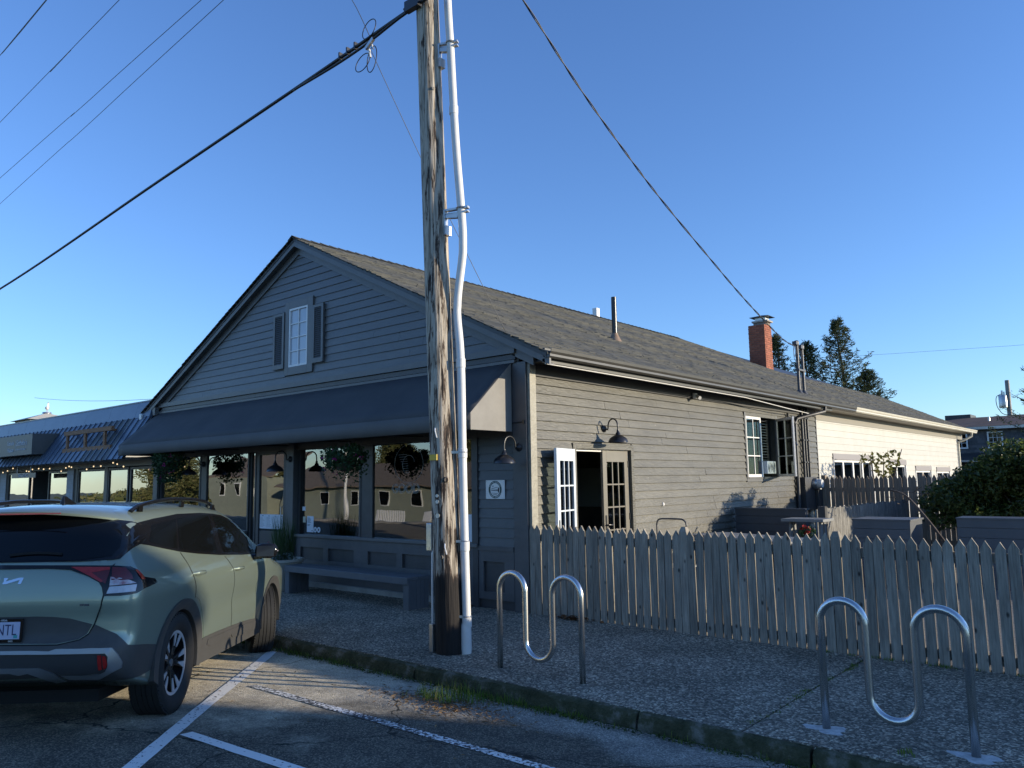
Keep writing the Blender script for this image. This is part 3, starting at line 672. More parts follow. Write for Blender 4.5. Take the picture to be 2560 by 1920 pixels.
# gable window with shutters ----------------------------------------------
for (a,b,c,d) in ((-5.66,-5.54,3.645,5.0),(-4.97,-4.81,3.645,5.0),(-5.54,-4.97,4.86,5.0),(-5.54,-4.97,3.645,3.79)):
    MB().box(a,b,-.05,-.001,c,d).build('casing','trim_grey',SH,bevel=.003)
w = MB()
for (a,b,c,d) in ((-5.54,-5.505,3.79,4.86),(-5.005,-4.97,3.79,4.86),(-5.505,-5.005,3.79,3.825),(-5.505,-5.005,4.825,4.86)): w.box(a,b,-.045,-.005,c,d)
gwin = w.build('window','white',SH)
MT['blind'] = mat('curtained_glass', (.42,.45,.50), .08, (.46,.49,.54), 2, spec=.6)
MB().box(-5.505,-5.005,-.02,-.012,3.825,4.825).build('pane','blind',gwin)
mu = MB(); mu.box(-5.263,-5.247,-.04,-.021,3.825,4.825)
for k in range(1,4): mu.box(-5.505,-5.264,-.039,-.021,3.825+k*.25-.008,3.825+k*.25+.008); mu.box(-5.246,-5.005,-.039,-.021,3.825+k*.25-.008,3.825+k*.25+.008)
mu.build('muntins','white',gwin)
for (a,b) in ((-6.02,-5.675),(-4.80,-4.485)):
    f = MB(); c,d = 3.785,4.815; s_ = .055
    f.box(a,a+s_,-.065,-.028,c,d); f.box(b-s_,b,-.065,-.028,c,d); f.box(a+s_,b-s_,-.065,-.028,c,c+.08); f.box(a+s_,b-s_,-.065,-.028,d-.05,d)
    sh = f.build('shutter','trim_grey',SH); MB().box(a+s_,b-s_,-.035,-.028,c+.08,d-.05).build('shutter_back','trim_dark',sh)
    sl = MB(); sl.hexa([(a+s_,-.064,c+.082),(b-s_,-.064,c+.082),(b-s_,-.058,c+.082),(a+s_,-.058,c+.082),(a+s_,-.040,c+.118),(b-s_,-.040,c+.118),(b-s_,-.035,c+.118),(a+s_,-.035,c+.118)])
    s0 = sl.build('slat','trim_grey',sh)
    for k in range(1,25): child_copy(s0, sh, (0,0,k*.0363))
# small end bracket left, downspout knob
MB().box(-10.62,-10.50,-.14,-.02,3.25,3.42).build('corner_bracket','trim_grey',SH)
MB().box(-11.08,-10.98,-.22,-.10,3.18,3.30).build('gutter_end','white',SH)
MT['timber_in']=mat('dining_wood',(.20,.11,.06),.5,(.28,.16,.09),5)
# interior ---------------------------------------------------------------
it = MB(); it.quad((-10.5,.13,.01),(-.15,.13,.01),(-.15,9,.01),(-10.5,9,.01)); it.quad((-10.5,.13,2.9),(-.15,.13,2.9),(-.15,9,2.9),(-10.5,9,2.9))
it.quad((-10.5,9,0),(-.15,9,0),(-.15,9,2.9),(-10.5,9,2.9)); it.quad((-10.5,.13,0),(-10.5,9,0),(-10.5,9,2.9),(-10.5,.13,2.9))
it.build('interior','interior',SH)
MB().box(-10.54,-.02,.125,14.1,2.95,3.0).build('ceiling','interior',SH)
MB().box(-10.6,-10.5,.12,14.1,0,3.3).build('far_wall','trim_grey',SH)
MB().box(-10.5,-.02,14.0,14.1,0,3.3).build('back_wall','trim_grey',SH)
MB().box(-4.9,-3.2,1.0,1.6,.0,1.05).build('counter','interior',SH)
MB().box(-1.6,-.9,2.6,3.4,.72,.76).build('dining_table','timber_in',SH); MB().box(-1.3,-1.2,2.95,3.05,0,.72).build('table_post','black_metal',SH)
for (a,b) in ((-2.6,1.2),(-1.9,4.4),(-3.4,3.2)): MB().box(a,a+.42,b,b+.42,.44,.48).build('chair_seat','timber_in',SH); MB().box(a,a+.42,b+.39,b+.42,.48,.92).build('chair_back','timber_in',SH); MB().box(a+.02,a+.40,b+.02,b+.06,0,.44).build('chair_leg','timber_in',SH)
MB().box(-10.45,-.2,8.90,8.96,1.0,2.0).build('wall_mirror','alu',SH)
# side french doors -------------------------------------------------------
MT['door_paint'] = mat('taupe_door_paint', (.15,.135,.105), .4, (.175,.158,.125), 4)
MT['door_blue'] = mat('pale_blue_white_paint', (.66,.72,.76), .35, (.70,.76,.80), 4)
for (a,b,c,d) in ((dy0-.075,dy0,0,dzt+.08),(dy1,dy1+.075,0,dzt+.08),(dy0,dy1,dzt,dzt+.08)): MB().box(.0,.045,a,b,c,d).build('casing','siding_side',SH,bevel=.003)
MB().box(-.13,-.02,dy0,dy0+.03,0,dzt).build('jamb','white',SH); MB().box(-.13,-.02,dy1-.03,dy1,0,dzt).build('jamb','white',SH); MB().box(-.13,-.02,dy0+.03,dy1-.03,dzt-.03,dzt).build('jamb','white',SH)
MB().box(-.14,.02,dy0,dy1,.0,.03).build('threshold','concrete',SH)
def french_leaf(hinge, ang, wdt, name, m_out, m_edge, hand, rows=5):
    """leaf in local coords: x = thickness, y = 0..w from the hinge"""
    H = dzt-.04; t = .042; st = .105; tr = .17; brl = .24
    piv = bpy.data.objects.new(name, None); COL.objects.link(piv); piv.parent = SH
    piv.location = Vector(hinge)-SH.location; piv.rotation_euler = (0,0,ang)
    f = MB(); s = hand
    def bx(a,b,c,d,x0=0,x1=t,mb=f): mb.box(x0,x1,min(s*a,s*b),max(s*a,s*b),c,d)
    bx(0,st,.01,H); bx(wdt-st,wdt,.01,H); bx(st,wdt-st,.01,brl); bx(st,wdt-st,H-tr,H)
    f.build('door_frame', m_out, piv, local=True, bevel=.003)
    mu = MB(); g0,g1 = st,wdt-st; z0,z1 = brl,H-tr
    for k in (1,2):
        yy = g0+(g1-g0)*k/3; bx(yy-.010,yy+.010,z0,z1,.006,t-.006,mu)
    for k in range(1,rows):
        zz = z0+(z1-z0)*k/rows
        for q in range(3):
            ya = g0+(g1-g0)*q/3+(.010 if q else 0); yb = g0+(g1-g0)*(q+1)/3-(.010 if q < 2 else 0)
            bx(ya,yb,zz-.010,zz+.010,.007,t-.007,mu)
    mu.build('muntins', m_out, piv, local=True)
    for q in range(3):
        for k in range(rows):
            ya = g0+(g1-g0)*q/3+(.010 if q else 0); yb = g0+(g1-g0)*(q+1)/3-(.010 if q < 2 else 0)
            za = z0+(z1-z0)*k/rows+(.010 if k else 0); zc = z0+(z1-z0)*(k+1)/rows-(.010 if k < rows-1 else 0)
            mb = MB(); bx(ya,yb,za,zc,t/2-.002,t/2+.002,mb); mb.build('pane','glass_small',piv,local=True)
    ha = MB(); yy = s*(wdt-.05)
    for xx, dx in ((t,1),(0,-1)):
        ha.box(xx-.004 if dx<0 else xx, xx if dx<0 else xx+.006, yy-.018, yy+.018, .92, 1.14)
        ha.tube([(xx+dx*.006,yy,1.0),(xx+dx*.045,yy,1.0),(xx+dx*.05,yy-s*.02,1.0),(xx+dx*.05,yy-s*.11,.995)],.009,8)
    ha.build('handle','black_metal',piv,local=True,smooth=True)
    hg = MB()
    for zz in (.25,1.05,1.85): hg.tube([(t+.006,0,zz),(t+.006,0,zz+.10)],.009,8)
    hg.build('hinge','black_metal',piv,local=True)
    return piv
wl_ = (dy1-dy0)/2-.03
# left leaf swung wide open against the wall, right leaf closed
lf = french_leaf((.035,dy0+.005,.03), R(-166), wl_, 'door', 'door_blue', 'white', 1)
rf = french_leaf((-.045,dy1-.03,.03), 0, wl_, 'door', 'door_paint', 'white', -1)
# casement window of the side wall ----------------------------------------
for (a,b,c,d) in ((wy0-.06,wy0,wz0-.09,wz1+.07),(wy1,wy1+.06,wz0-.09,wz1+.07),(wy0,wy1,wz1,wz1+.07),(wy0,wy1,wz0-.09,wz0)): MB().box(.0,.04,a,b,c,d).build('casing','siding_side' if c>wz1-.1 else 'trim_grey',SH)
wm = (wy0+wy1)/2
def sash(y0,y1,z0,z1,piv,m='white',rows=3,cols=2,loc=True):
    f = MB(); t=.035; s=.055
    f.box(0,t,y0,y0+s,z0,z1); f.box(0,t,y1-s,y1,z0,z1); f.box(0,t,y0+s,y1-s,z0,z0+s); f.box(0,t,y0+s,y1-s,z1-s,z1)
    f.build('sash_frame',m,piv,local=True,bevel=.002)
    mu = MB()
    for k in range(1,cols): yy=y0+s+(y1-y0-2*s)*k/cols; mu.box(.006,t-.006,yy-.011,yy+.011,z0+s,z1-s)
    for k in range(1,rows):
        zz=z0+s+(z1-z0-2*s)*k/rows
        for q in range(cols):
            ya=y0+s+(y1-y0-2*s)*q/cols+(.011 if q else 0); yb=y0+s+(y1-y0-2*s)*(q+1)/cols-(.011 if q<cols-1 else 0); mu.box(.007,t-.007,ya,yb,zz-.011,zz+.011)
    mu.build('muntins',m,piv,local=True)
    for q in range(cols):
        for k in range(rows):
            ya=y0+s+(y1-y0-2*s)*q/cols+(.011 if q else 0); yb=y0+s+(y1-y0-2*s)*(q+1)/cols-(.011 if q<cols-1 else 0)
            za=z0+s+(z1-z0-2*s)*k/rows+(.011 if k else 0); zc=z0+s+(z1-z0-2*s)*(k+1)/rows-(.011 if k<rows-1 else 0)
            MB().box(t/2-.002,t/2+.002,ya,yb,za,zc).build('pane','glass_small',piv,local=True)
p1 = bpy.data.objects.new('window',None); COL.objects.link(p1); p1.parent=SH; p1.location=Vector((-.01,wy0,wz0))-SH.location; sash(0,wm-wy0,0,wz1-wz0,p1)
p2 = bpy.data.objects.new('window',None); COL.objects.link(p2); p2.parent=SH; p2.location=Vector((.02,wy1,wz0))-SH.location; p2.rotation_euler=(0,0,R(48))
sash(-(wy1-wm),0,0,wz1-wz0,p2)
# slatted screen inside the open half
mb = MB()
for k in range(16): mb.box(-.11,-.06,wm+.03,wy1-.22,wz0+.28+k*.058,wz0+.30+k*.058)
mb.box(-.115,-.10,wy1-.23,wy1-.01,wz0+.25,wz1); mb.build('blind','black_metal',SH)
MB().box(-.13,.05,wy0,wy1,wz0-.035,wz0-.003).build('sill','trim_grey',SH)
# chimney -----------------------------------------------------------------
MT['brick'] = mat('red_brick', (.27,.075,.042), .85, (.36,.12,.065), 9, rand=.22, bump=.4)
MT['mortar'] = mat('mortar', (.24,.20,.17), .95)
cx0,cx1,cy0,cy1,cz0,cz1 = -4.18,-3.615,16.9,17.46,4.6,6.77
ch = MB().box(cx0+.012,cx1-.012,cy0+.012,cy1-.012,cz0,cz1).build('chimney','mortar',SH)
bh, bl = .0745, .20
bmesh_f = MB().box(-.096,.096,-.05,.05,0,.064); bo = bmesh_f.build('brick','brick',ch,local=True)
bmesh_h = MB().box(-.045,.045,-.05,.05,0,.064); bhf = bmesh_h.build('brick','brick',ch,local=True)
first = {'f':True,'h':True}
def put(o, k, loc, rot):
    if first[k]: c = o; first[k] = False
    else: c = o.copy(); COL.objects.link(c); c.parent = ch
    c.location = Vector(loc)-SH.location; c.rotation_euler = (0,0,rot)
k = 0; z = 4.98
while z < cz1-.03:
    for face in range(2):
        a0, a1 = (cx0, cx1) if face == 0 else (cy0+.1, cy1)
        t = a0
        half_first = (k+face) % 2
        while t < a1-.02:
            w_ = .0945 if (t == a0 and half_first) else .188
            if t+w_ > a1+.005: w_ = .0945
            if t+w_ > a1+.03: break
            key, ob_ = ('f', bo) if w_ > .12 else ('h', bhf)
            c = t+w_/2; j = random.uniform(-.003,.003)
            put(ob_, key, (c, cy0+.05+j, z) if face == 0 else (cx1-.05+j, c, z), 0 if face == 0 else R(90))
            t += w_
    z += bh; k += 1
MB().box(-4.03,-3.60,17.0,17.38,cz1,6.86).build('cap_course','mortar',ch)
MB().box(-4.07,-3.52,16.95,17.42,6.86,6.915).build('cap_slab','concrete',ch)
MB().box(-3.98,-3.62,17.02,17.34,6.915,7.03).build('flue_screen','galv',ch)
mb = MB(); mb.v += [(-4.12,16.9,7.03),(-3.46,16.9,7.03),(-3.46,17.46,7.03),(-4.12,17.46,7.03),(-4.12,16.9,7.045),(-3.46,16.9,7.045),(-3.46,17.46,7.045),(-4.12,17.46,7.045),(-3.79,17.18,7.13)]
mb.f += [(0,3,2,1),(0,1,5,4),(1,2,6,5),(2,3,7,6),(3,0,4,7),(4,5,8),(5,6,8),(6,7,8),(7,4,8)]; mb.build('rain_cap','black_metal',ch)
mb = MB(); mb.tube([(-1.84,5.03,4.40),(-1.84,5.03,5.34)],.052,14); mb.build('vent_pipe','black_metal',SH,smooth=True)
mb = MB(); mb.lathe([(.15,4.40),(.10,4.50),(.062,4.58),(.06,4.60)],(-1.84,5.03,0)); mb.build('vent_flashing',mat('rusty_flashing',(.20,.11,.06),.6,(.30,.22,.16),8),SH,smooth=True)
MB().box(-5.40,-5.26,9.46,9.60,6.05,6.38).build('roof_vent','white',SH)
# white annex -------------------------------------------------------------
AX = thing('white_annex', 'cream white clapboard wing at the far end of the grey shop', 'building', (-3, 19, 0))
ay0, ay1 = 10.74, 26.05
wins = [(11.85,15.0,.9,2.10),(16.62,18.42,.6,2.00),(19.62,21.58,.9,1.83),(22.42,24.38,.9,1.80)]
aw_ = MB(); ycur = ay0
for (a,b,c,d) in wins: aw_.box(-.14,-.005,ycur,a,0,3.3); aw_.box(-.14,-.005,a,b,0,c); aw_.box(-.14,-.005,a,b,d,3.3); ycur = b
aw_.box(-.14,-.005,ycur,ay1,0,3.3); aw_.box(-7,-.14,ay1-.14,ay1-.002,0,3.3)
awall = aw_.build('annex_wall','white_wall',AX)
pit = .165; z = .02
while z < 3.02:
    segs = [(ay0+.03, ay1-.1)]
    for (a,b,c,d) in wins:
        if z+pit*.6 > c-.02 and z+pit*.4 < d+.16: segs = [s for (p,q) in segs for s in ((p,min(q,a-.06)),(max(p,b+.06),q)) if s[1]-s[0] > .05]
    for p,q in segs: brd(awall, lambda mb: lap_board_y(mb,p,q,z,pit+.012,-.004,.020,.007),'white_wall')
    z += pit
MB().box(-.01,.03,ay0-.01,ay0+.025,0,3.1).build('corner_board','trim_grey',AX)
MB().box(-.01,.024,ay1-.1,ay1,0,3.1).build('corner_board','white',AX)
MT['taupe_trim'] = mat('taupe_trim', (.24,.22,.18), .5)
MB().box(.0,.03,ay0,ay1+.9,3.03,3.26).build('frieze_board','taupe_trim',AX)
MB().box(.0,.42,ay0+.004,ay1+1.0,3.262,3.285).build('soffit','taupe_trim',AX)
MB().box(.40,.43,ay0+.004,27.1,3.285,3.40).build('fascia','cream',AX)
gutter(12.21, 27.12, 'cream', AX)
MT['win_trim'] = mat('grey_lilac_trim', (.27,.25,.25), .5)
for (a,b,c,d) in wins:
    MB().box(.0,.035,a-.05,b+.05,d,d+.15).build('window_head','win_trim',AX); MB().box(.0,.03,a-.05,a,c,d).build('casing','white',AX); MB().box(.0,.03,b,b+.05,c,d).build('casing','white',AX)
    n_ = max(2, round((b-a)/.9))
    for k in range(n_):
        ya = a+(b-a)*k/n_; yb = a+(b-a)*(k+1)/n_
        f = MB(); f.box(-.05,-.01,ya,ya+.05,c,d); f.box(-.05,-.01,yb-.05,yb,c,d); f.box(-.05,-.01,ya+.05,yb-.05,d-.06,d); f.box(-.05,-.01,ya+.05,yb-.05,c,c+.06)
        w_ = f.build('window','white',AX); MB().box(-.034,-.028,ya+.05,yb-.05,c+.06,d-.06).build('pane','glass_small',w_)
MB().quad((-4,11,0),(-4,26,0),(-4,26,3),(-4,11,3)).build('inner_wall','taupe_trim',AX)
mb = MB(); mb.tube([(.49,26.3,3.27),(.48,26.3,3.14),(.25,26.15,3.0),(.06,26.05,2.92),(.05,26.03,2.8),(.05,26.03,.1)],.045,10); mb.build('downspout','cream',AX,smooth=True)
# ------------------------------------------------------------------ fixtures on and before the shop
def lamp(base, out, label):
    """gooseneck barn lamp: wall plate at base, arm reaching out along vector out"""
    b = Vector(base); o = Vector(out); d = o.normalized(); L = o.length
    t = thing('wall_lamp', label, 'wall lamp', base, 'gooseneck wall lamps')
    ax = 'X' if abs(d.x) > .5 else 'Y'; s = 1 if (d.x+d.y) > 0 else -1
    MB().lathe([(.055,0),(.055,s*.012),(.03,s*.03),(.016,s*.05)], b, ax, 18).build('wall_plate','black_metal',t,smooth=True)
    pts = [b+d*.03, b+d*.07+Vector((0,0,-.015))]
    for k in range(13):
        a = math.pi*(1.12-1.12*k/12.0); pts.append(b+d*(.075+ (L-.075)/2 - math.cos(math.pi*k/12)*(L-.075)/2)+Vector((0,0,.01+.13*math.sin(math.pi*k/12)**.8)))
    pts.append(b+d*L+Vector((0,0,-.06)))
    MB().tube(pts,.011,10).build('gooseneck','black_metal',t,smooth=True)
    c = b+d*L
    MB().lathe([(.0,-.03),(.018,-.03),(.02,-.06),(.034,-.075),(.04,-.10),(.085,-.125),(.125,-.155),(.142,-.19),(.147,-.215),(.140,-.215),(.118,-.16),(.05,-.12),(.0,-.11)], c, 'Z', 28).build('lamp_shade','black_metal',t,smooth=True)
    MB().lathe([(.0,-.17),(.025,-.16),(.03,-.135),(.015,-.115)], c, 'Z', 12).build('bulb','pvc',t,smooth=True)
    return t
lamp((.03,1.753,2.45),(.245,0,0),'black gooseneck lamp over the french doors of the sunlit side wall')
lamp((-.135,-.032,2.14),(-.0,-.30,0),'black gooseneck lamp at the right end of the front, above the plaque')
lamp((-5.33,-.10,2.135),(0,-.30,0),'black gooseneck lamp on the porch post beside the entry')
lamp((-8.56,-.0,2.13),(0,-.30,0),'black gooseneck lamp half hidden behind the left hanging basket')
# plaque
PL = thing('wall_plaque','white square plaque with a green round seal beside the shop window','plaque',(-.56,-.03,1.46))
MB().box(-.735,-.39,-.040,-.033,1.457,1.712).build('plate','white',PL,bevel=.006)
MT['seal_green'] = mat('seal_green',(.015,.055,.05),.5)
pcx, pcz = -.5625, 1.585
MB().lathe([(.088,-.0425),(.118,-.0425),(.118,-.0405),(.088,-.0405)],(pcx,0,pcz),'Y',40,closed=True).build('seal_ring','seal_green',PL)
art = MB()
def pq(pts): art.poly_prism([(pcx+a,-.0425,pcz+b) for a,b in pts],(0,.0015,0))
pq([(-.07,.012),(.045,.035),(.045,.03),(-.07,.006)])
for k in range(8): a=-.07+k*.0165; pq([(a,-.02),(a+.006+.0006*k,-.02),(a+.006+.0006*k,-.004+.001*k),(a,-.004+.001*k)])
pq([(-.06,-.045),(.05,-.05),(.05,-.055),(-.06,-.05)]); pq([(-.04,-.065),(.04,-.068),(.03,-.074),(-.03,-.072)]); pq([(-.05,.05),(-.03,.055),(-.035,.03)]); pq([(.055,.03),(.075,.02),(.07,-.04),(.052,-.04)])
art.build('seal_picture','ink',PL)
mb = MB()
for k in range(34):
    a = math.radians(158-k*136/33) if k < 17 else math.radians(202+(k-17)*136/16)
    a = math.radians(155-k*130/16) if k < 17 else math.radians(208+(k-17)*124/16)
    if k in (4,7,24): continue
    ca, sa = math.cos(a), math.sin(a); h_ = random.uniform(.006,.008)
    mb.bar((pcx+(.103-h_)*ca,-.0427,pcz+(.103-h_)*sa),(pcx+(.103+h_)*ca,-.0427,pcz+(.103+h_)*sa),.006,.0006,up=(0,1,0))
mb.build('seal_lettering','white',PL)
mb = MB()
for a,b in ((-.72,1.472),(-.405,1.472),(-.72,1.697),(-.405,1.697)): mb.lathe([(.005,-.043),(.005,-.040)],(a,0,b),'Y',8)
mb.build('screw','galv',PL)
# posters and stickers
def sheet(name,x0,x1,z0,z1,label,cat,y=-.001,m='paper'):
    o = MB().box(x0,x1,y-.001,y,z0,z1).build(name,m); tag(o,label,cat); return o
NT = thing('window_notice','white notice with a column of dark print in the middle shop window','notice',(-4.88,.022,.88))
MB().box(-4.98,-4.79,.0225,.0245,.88,1.15).build('sheet','paper',NT)
mb = MB()
for k in range(7): mb.box(-4.965,-4.965+random.uniform(.06,.11),.0218,.0222,1.115-k*.018-(.02 if k>4 else 0),1.122-k*.018-(.02 if k>4 else 0))
mb.box(-4.84,-4.815,.0218,.0222,.895,.915); mb.build('print','ink',NT)
MT['cream_paper'] = mat('cream_paper',(.60,.58,.45),.8)
a = sheet('window_sticker',-5.10,-5.02,1.04,1.14,'small cream paper beside the white notice in the shop window','sticker',.0245,'cream_paper')
a = sheet('window_sticker',-5.12,-5.03,1.24,1.31,'small white sticker above the cream paper at the window edge','sticker',.0245)
for xx,lb in ((-4.74,'left of two round white stickers beside the notice'),(-4.64,'right of two round white stickers beside the notice')):
    o = MB().lathe([(.046,.0225),(.046,.0245)],(xx,0,.925),'Y',24).build('round_sticker','paper'); tag(o,lb,'sticker'); d_ = MB().box(xx-.014,xx+.014,.0218,.0222,.905,.945).build('sticker_mark','ink',o)
MN = thing('menu_sheets','row of four printed menu sheets inside the entry door pane','menu',(-6.2,.04,.9))
for k in range(4):
    x = -6.49+k*.205; s_ = MB().box(x,x+.20,.041,.0435,.90,1.16).build('menu_sheet','paper',MN)
    mb = MB(); mb.box(x+.07,x+.13,.0402,.0406,1.125,1.135)
    for q in range(9): mb.box(x+.02,x+.02+random.uniform(.08,.15),.0402,.0406,1.10-q*.021,1.104-q*.021)
    mb.build('print',MT['wire'],s_)
sheet('window_sticker',-1.14,-1.02,.86,1.24,'pale blue sheet at the lower right corner of the front window','notice',.0245,MT['paper'] if False else 'paper')
# neon and painted sign on glass
MT['neon'] = emis('neon_white',(.75,.92,1.0),2.6)
NE = thing('open_sign','white neon OPEN sign inside the right front window','neon sign',(-1.2,.06,2.07))
text('neon_letters','OPEN',.19,'neon',(-1.16,.045,2.07),(R(90),0,0),NE,depth=.004)
MT['decal'] = mat('etched_lettering',(.62,.63,.60),.6)
DC = thing('window_lettering','faint oval emblem with lettering on the large front window','window lettering',(-2.3,.024,1.6))
mb = MB()
pts = [(-2.38+.32*math.cos(t),.0235,1.98+.29*math.sin(t)) for t in np.linspace(0,2*math.pi,49)[:-1]]; mb.tube(pts,.0018,4,closed=True)
for k in range(9): mb.tube([(-2.62+.02*k,.0235,2.12-k*.035),(-2.42+.005*k,.0235,2.125-k*.035)],.0018,4)
mb.tube([(-2.38+.14*math.cos(t),.0235,1.96+.15*math.sin(t)) for t in np.linspace(.3,4,20)],.0018,4)
mb.build('emblem','decal',DC)
t_ = text('lettering','GOOD',.20,'decal',(-2.45,.0235,1.60),(R(90),0,0),DC,depth=.0004,outline=.0025)
# hanging baskets
MT['basket_leaf'] = island_mat('basket_foliage',[(.02,.05,.022),(.04,.085,.03),(.06,.11,.04),(.03,.07,.035)],.6,trans=.3)
MT['petal'] = island_mat('magenta_petals',[(.32,.015,.12),(.45,.03,.20),(.28,.02,.16)],.6,trans=.3)
def basket(c, rx, rz_, n, label, fl=26):
    c = Vector(c); t = thing('hanging_basket',label,'hanging basket',c,'hanging flower baskets')
    MB().lathe([(.02,-.22),(.12,-.20),(.17,-.10),(.19,.0),(.17,.0),(.02,-.02)],c,'Z',18).build('pot','dirt',t,smooth=True)
    mb = MB()
    for k in range(3):
        a = k*2.094; mb.tube([c+Vector((.17*math.cos(a),.17*math.sin(a),0)),c+Vector((0,0,.40))],.004,5)
    mb.tube([c+Vector((0,0,.40)),c+Vector((0,0,.56))],.005,5); mb.build('hanger','black_metal',t)
    P = sphere_pts(n)*RNG.uniform(.35,1,(n,1))**.5; P[:,0]*=rx; P[:,1]*=rx*.8; P[:,2]=P[:,2]*rz_-.02
    w = 1+.35*np.sin(P[:,0]*9+1)*np.sin(P[:,1]*11); P[:,2]*=w; P[:,0]*=(1+.2*np.sin(P[:,2]*14))
    tr = RNG.random(n) < .18; P[tr,2] -= RNG.uniform(.05,.22,tr.sum())
    V,F = leaf_mesh(P+np.array(c), sphere_pts(n)+np.array([0,0,.5]), RNG.uniform(.035,.075,n), .6); np_obj('foliage',V,F,'basket_leaf',t)
    Q = sphere_pts(fl); Q[:,0]*=rx*1.05; Q[:,1]=-abs(Q[:,1])*rx*.85; Q[:,2]=Q[:,2]*rz_*.9-.08
    Q = np.repeat(Q,5,0)+RNG.normal(size=(fl*5,3))*.018
    V,F = leaf_mesh(Q+np.array(c),RNG.normal(size=(fl*5,3)),.035,.9); np_obj('flowers',V,F,'petal',t)['kind'] = 'stuff'
basket((-3.12,-.60,2.10),.42,.20,1700,'hanging basket of greenery with pink flowers in front of the middle window',9)
basket((-8.75,-.62,2.18),.40,.30,1500,'hanging basket with dark foliage at the left end of the awning',8)
# bench
BN = thing('bench','long slate grey plank bench against the shop front','bench',(-2.88,-.62,0))
bx0,bx1,by0,by1,bz = -4.36,-1.46,-.80,-.42,.43
MB().box(bx0,bx1,by0,by0+.185,bz-.045,bz).build('seat_plank','slate_bench',BN,bevel=.006)
MB().box(bx0,bx1,by0+.195,by1,bz-.045,bz).build('seat_plank','slate_bench',BN,bevel=.006)
MB().box(bx0+.002,bx1-.002,by0-.022,by0-.001,bz-.095,bz-.003).build('apron','slate_bench',BN,bevel=.004)
for x0 in (bx0,bx1-.11):
    lg = None
    w_ = (by1-by0)/5
    l0 = MB().box(x0,x0+.11,by0,by0+w_-.004,0,bz-.046).build('leg','slate_bench',BN,bevel=.004)
    for k in range(1,5): MB().box(x0+.01,x0+.10,by0+k*w_,by0+(k+1)*w_-.004,0,bz-.046).build('leg_board','slate_bench',BN)
# planter
PT = thing('planter','cream round planter pot with reeds beside the entry','planter',(-4.72,-.62,0))
MT['pot'] = mat('cream_glazed_clay',(.36,.34,.29),.5,(.42,.40,.34),6)
MB().lathe([(.0,0),(.20,0),(.24,.10),(.29,.34),(.325,.44),(.345,.46),(.345,.50),(.315,.50),(.30,.46),(.0,.45)],(-4.72,-.62,0),'Z',32).build('pot','pot',PT,smooth=True)
MT['reed'] = island_mat('reeds',[(.03,.075,.02),(.05,.11,.03),(.08,.12,.04)],.6,trans=.3)
V=[];F=[]
for _ in range(420):
    a=random.uniform(0,6.28); r=.16*math.sqrt(random.random()); x=-4.76+r*math.cos(a); y=-.58+r*math.sin(a); H=random.uniform(.35,.85); l1=random.uniform(-.14,.14); l2=random.uniform(-.14,.14); b=len(V)
    V+=[(x-.003,y,.45),(x+.003,y,.45),(x+l1*.5+.002,y+l2*.5,.45+H*.6),(x+l1,y+l2,.45+H),(x+l1*.5-.002,y+l2*.5,.45+H*.6)]; F+=[(b,b+1,b+2,b+3,b+4)]
np_obj('reeds',np.array(V),F,'reed',PT)
P=sphere_pts(260)*np.array([.26,.26,.12])*RNG.uniform(.4,1,(260,1))+np.array([-4.66,-.68,.50]); V,F=leaf_mesh(P,sphere_pts(260)+np.array([0,0,.6]),RNG.uniform(.04,.07,260),.6)
np_obj('foliage',V,F,island_mat('silvery_leaves',[(.07,.10,.08),(.11,.14,.12),(.05,.08,.05)],.7),PT)
V,F=leaf_mesh(np.array([[-4.83,-.82,.74],[-4.83,-.815,.77],[-4.825,-.82,.70]]),RNG.normal(size=(3,3)),.04,.9); np_obj('flower',V,F,'petal',PT)
mb=MB(); mb.tube([(-4.80,-.76,.47),(-4.83,-.82,.78)],.005,5); mb.build('stem','reed',PT)
# air conditioner in the open window, camera, bell, hose tap, meter, mast
AC = thing('air_conditioner','white window air conditioner with a round fan grille','air conditioner',(.05,7.86,1.70))
MB().box(-.12,.10,7.58,8.02,1.762,2.02).build('case','white',AC,bevel=.01)
mb=MB()
for yc in (7.71,7.90):
    for rr in (.10,.075,.05,.025): mb.tube([(.104,yc+rr*math.cos(t)*(1 if yc<7.8 else .8),1.89+rr*math.sin(t)) for t in np.linspace(0,6.283,25)[:-1]],.004,5,closed=True)
mb.build('grille',MT['cream'],AC)
o = MB().lathe([(.0,.0),(.015,0),(.02,-.01),(.045,-.06),(.055,-.085),(.05,-.085)],(.16,9.02,2.46),'Z',16).build('bell','black_metal',smooth=True); tag(o,'small dark bell hanging beside the open casement window','bell')
mb=MB(); mb.tube([(.02,9.02,2.47),(.16,9.02,2.47),(.16,9.02,2.45)],.006,6); mb.build('bracket','black_metal',o)
CM = thing('security_camera','small white security camera under the dark eave','camera',(.15,4.6,3.12))
MB().box(.05,.10,4.56,4.66,3.10,3.20).build('mount','white',CM,bevel=.008); mb=MB(); mb.tube([(.10,4.61,3.14),(.20,4.55,3.10)],.032,12); mb.build('camera_body','pvc',CM,smooth=True)
o=MB().lathe([(.028,.026),(.03,.04),(.018,.05)],(0,3.42,1.28),'X',14).build('hose_tap_cover','pvc',smooth=True); tag(o,'small round white cap on the side wall','wall cap')
mb=MB(); mb.tube([(.395,-.1,3.205),(.40,3,3.20),(.40,6,3.195),(.36,8.2,3.12),(.28,9.6,3.10)],.009,6); o=mb.build('eave_cable','pvc'); tag(o,'pale cable running along under the gutter','cable')
ME = thing('electric_meter','round glass electric meter on a dark box at the wall end','electric meter',(.1,9.95,.5))
MB().box(.03,.17,9.45,10.35,.95,1.68).build('meter_box','trim_dark',ME,bevel=.01)
MB().box(.17,.24,10.02,10.32,.98,1.40).build('switch_box','trim_dark',ME,bevel=.008)
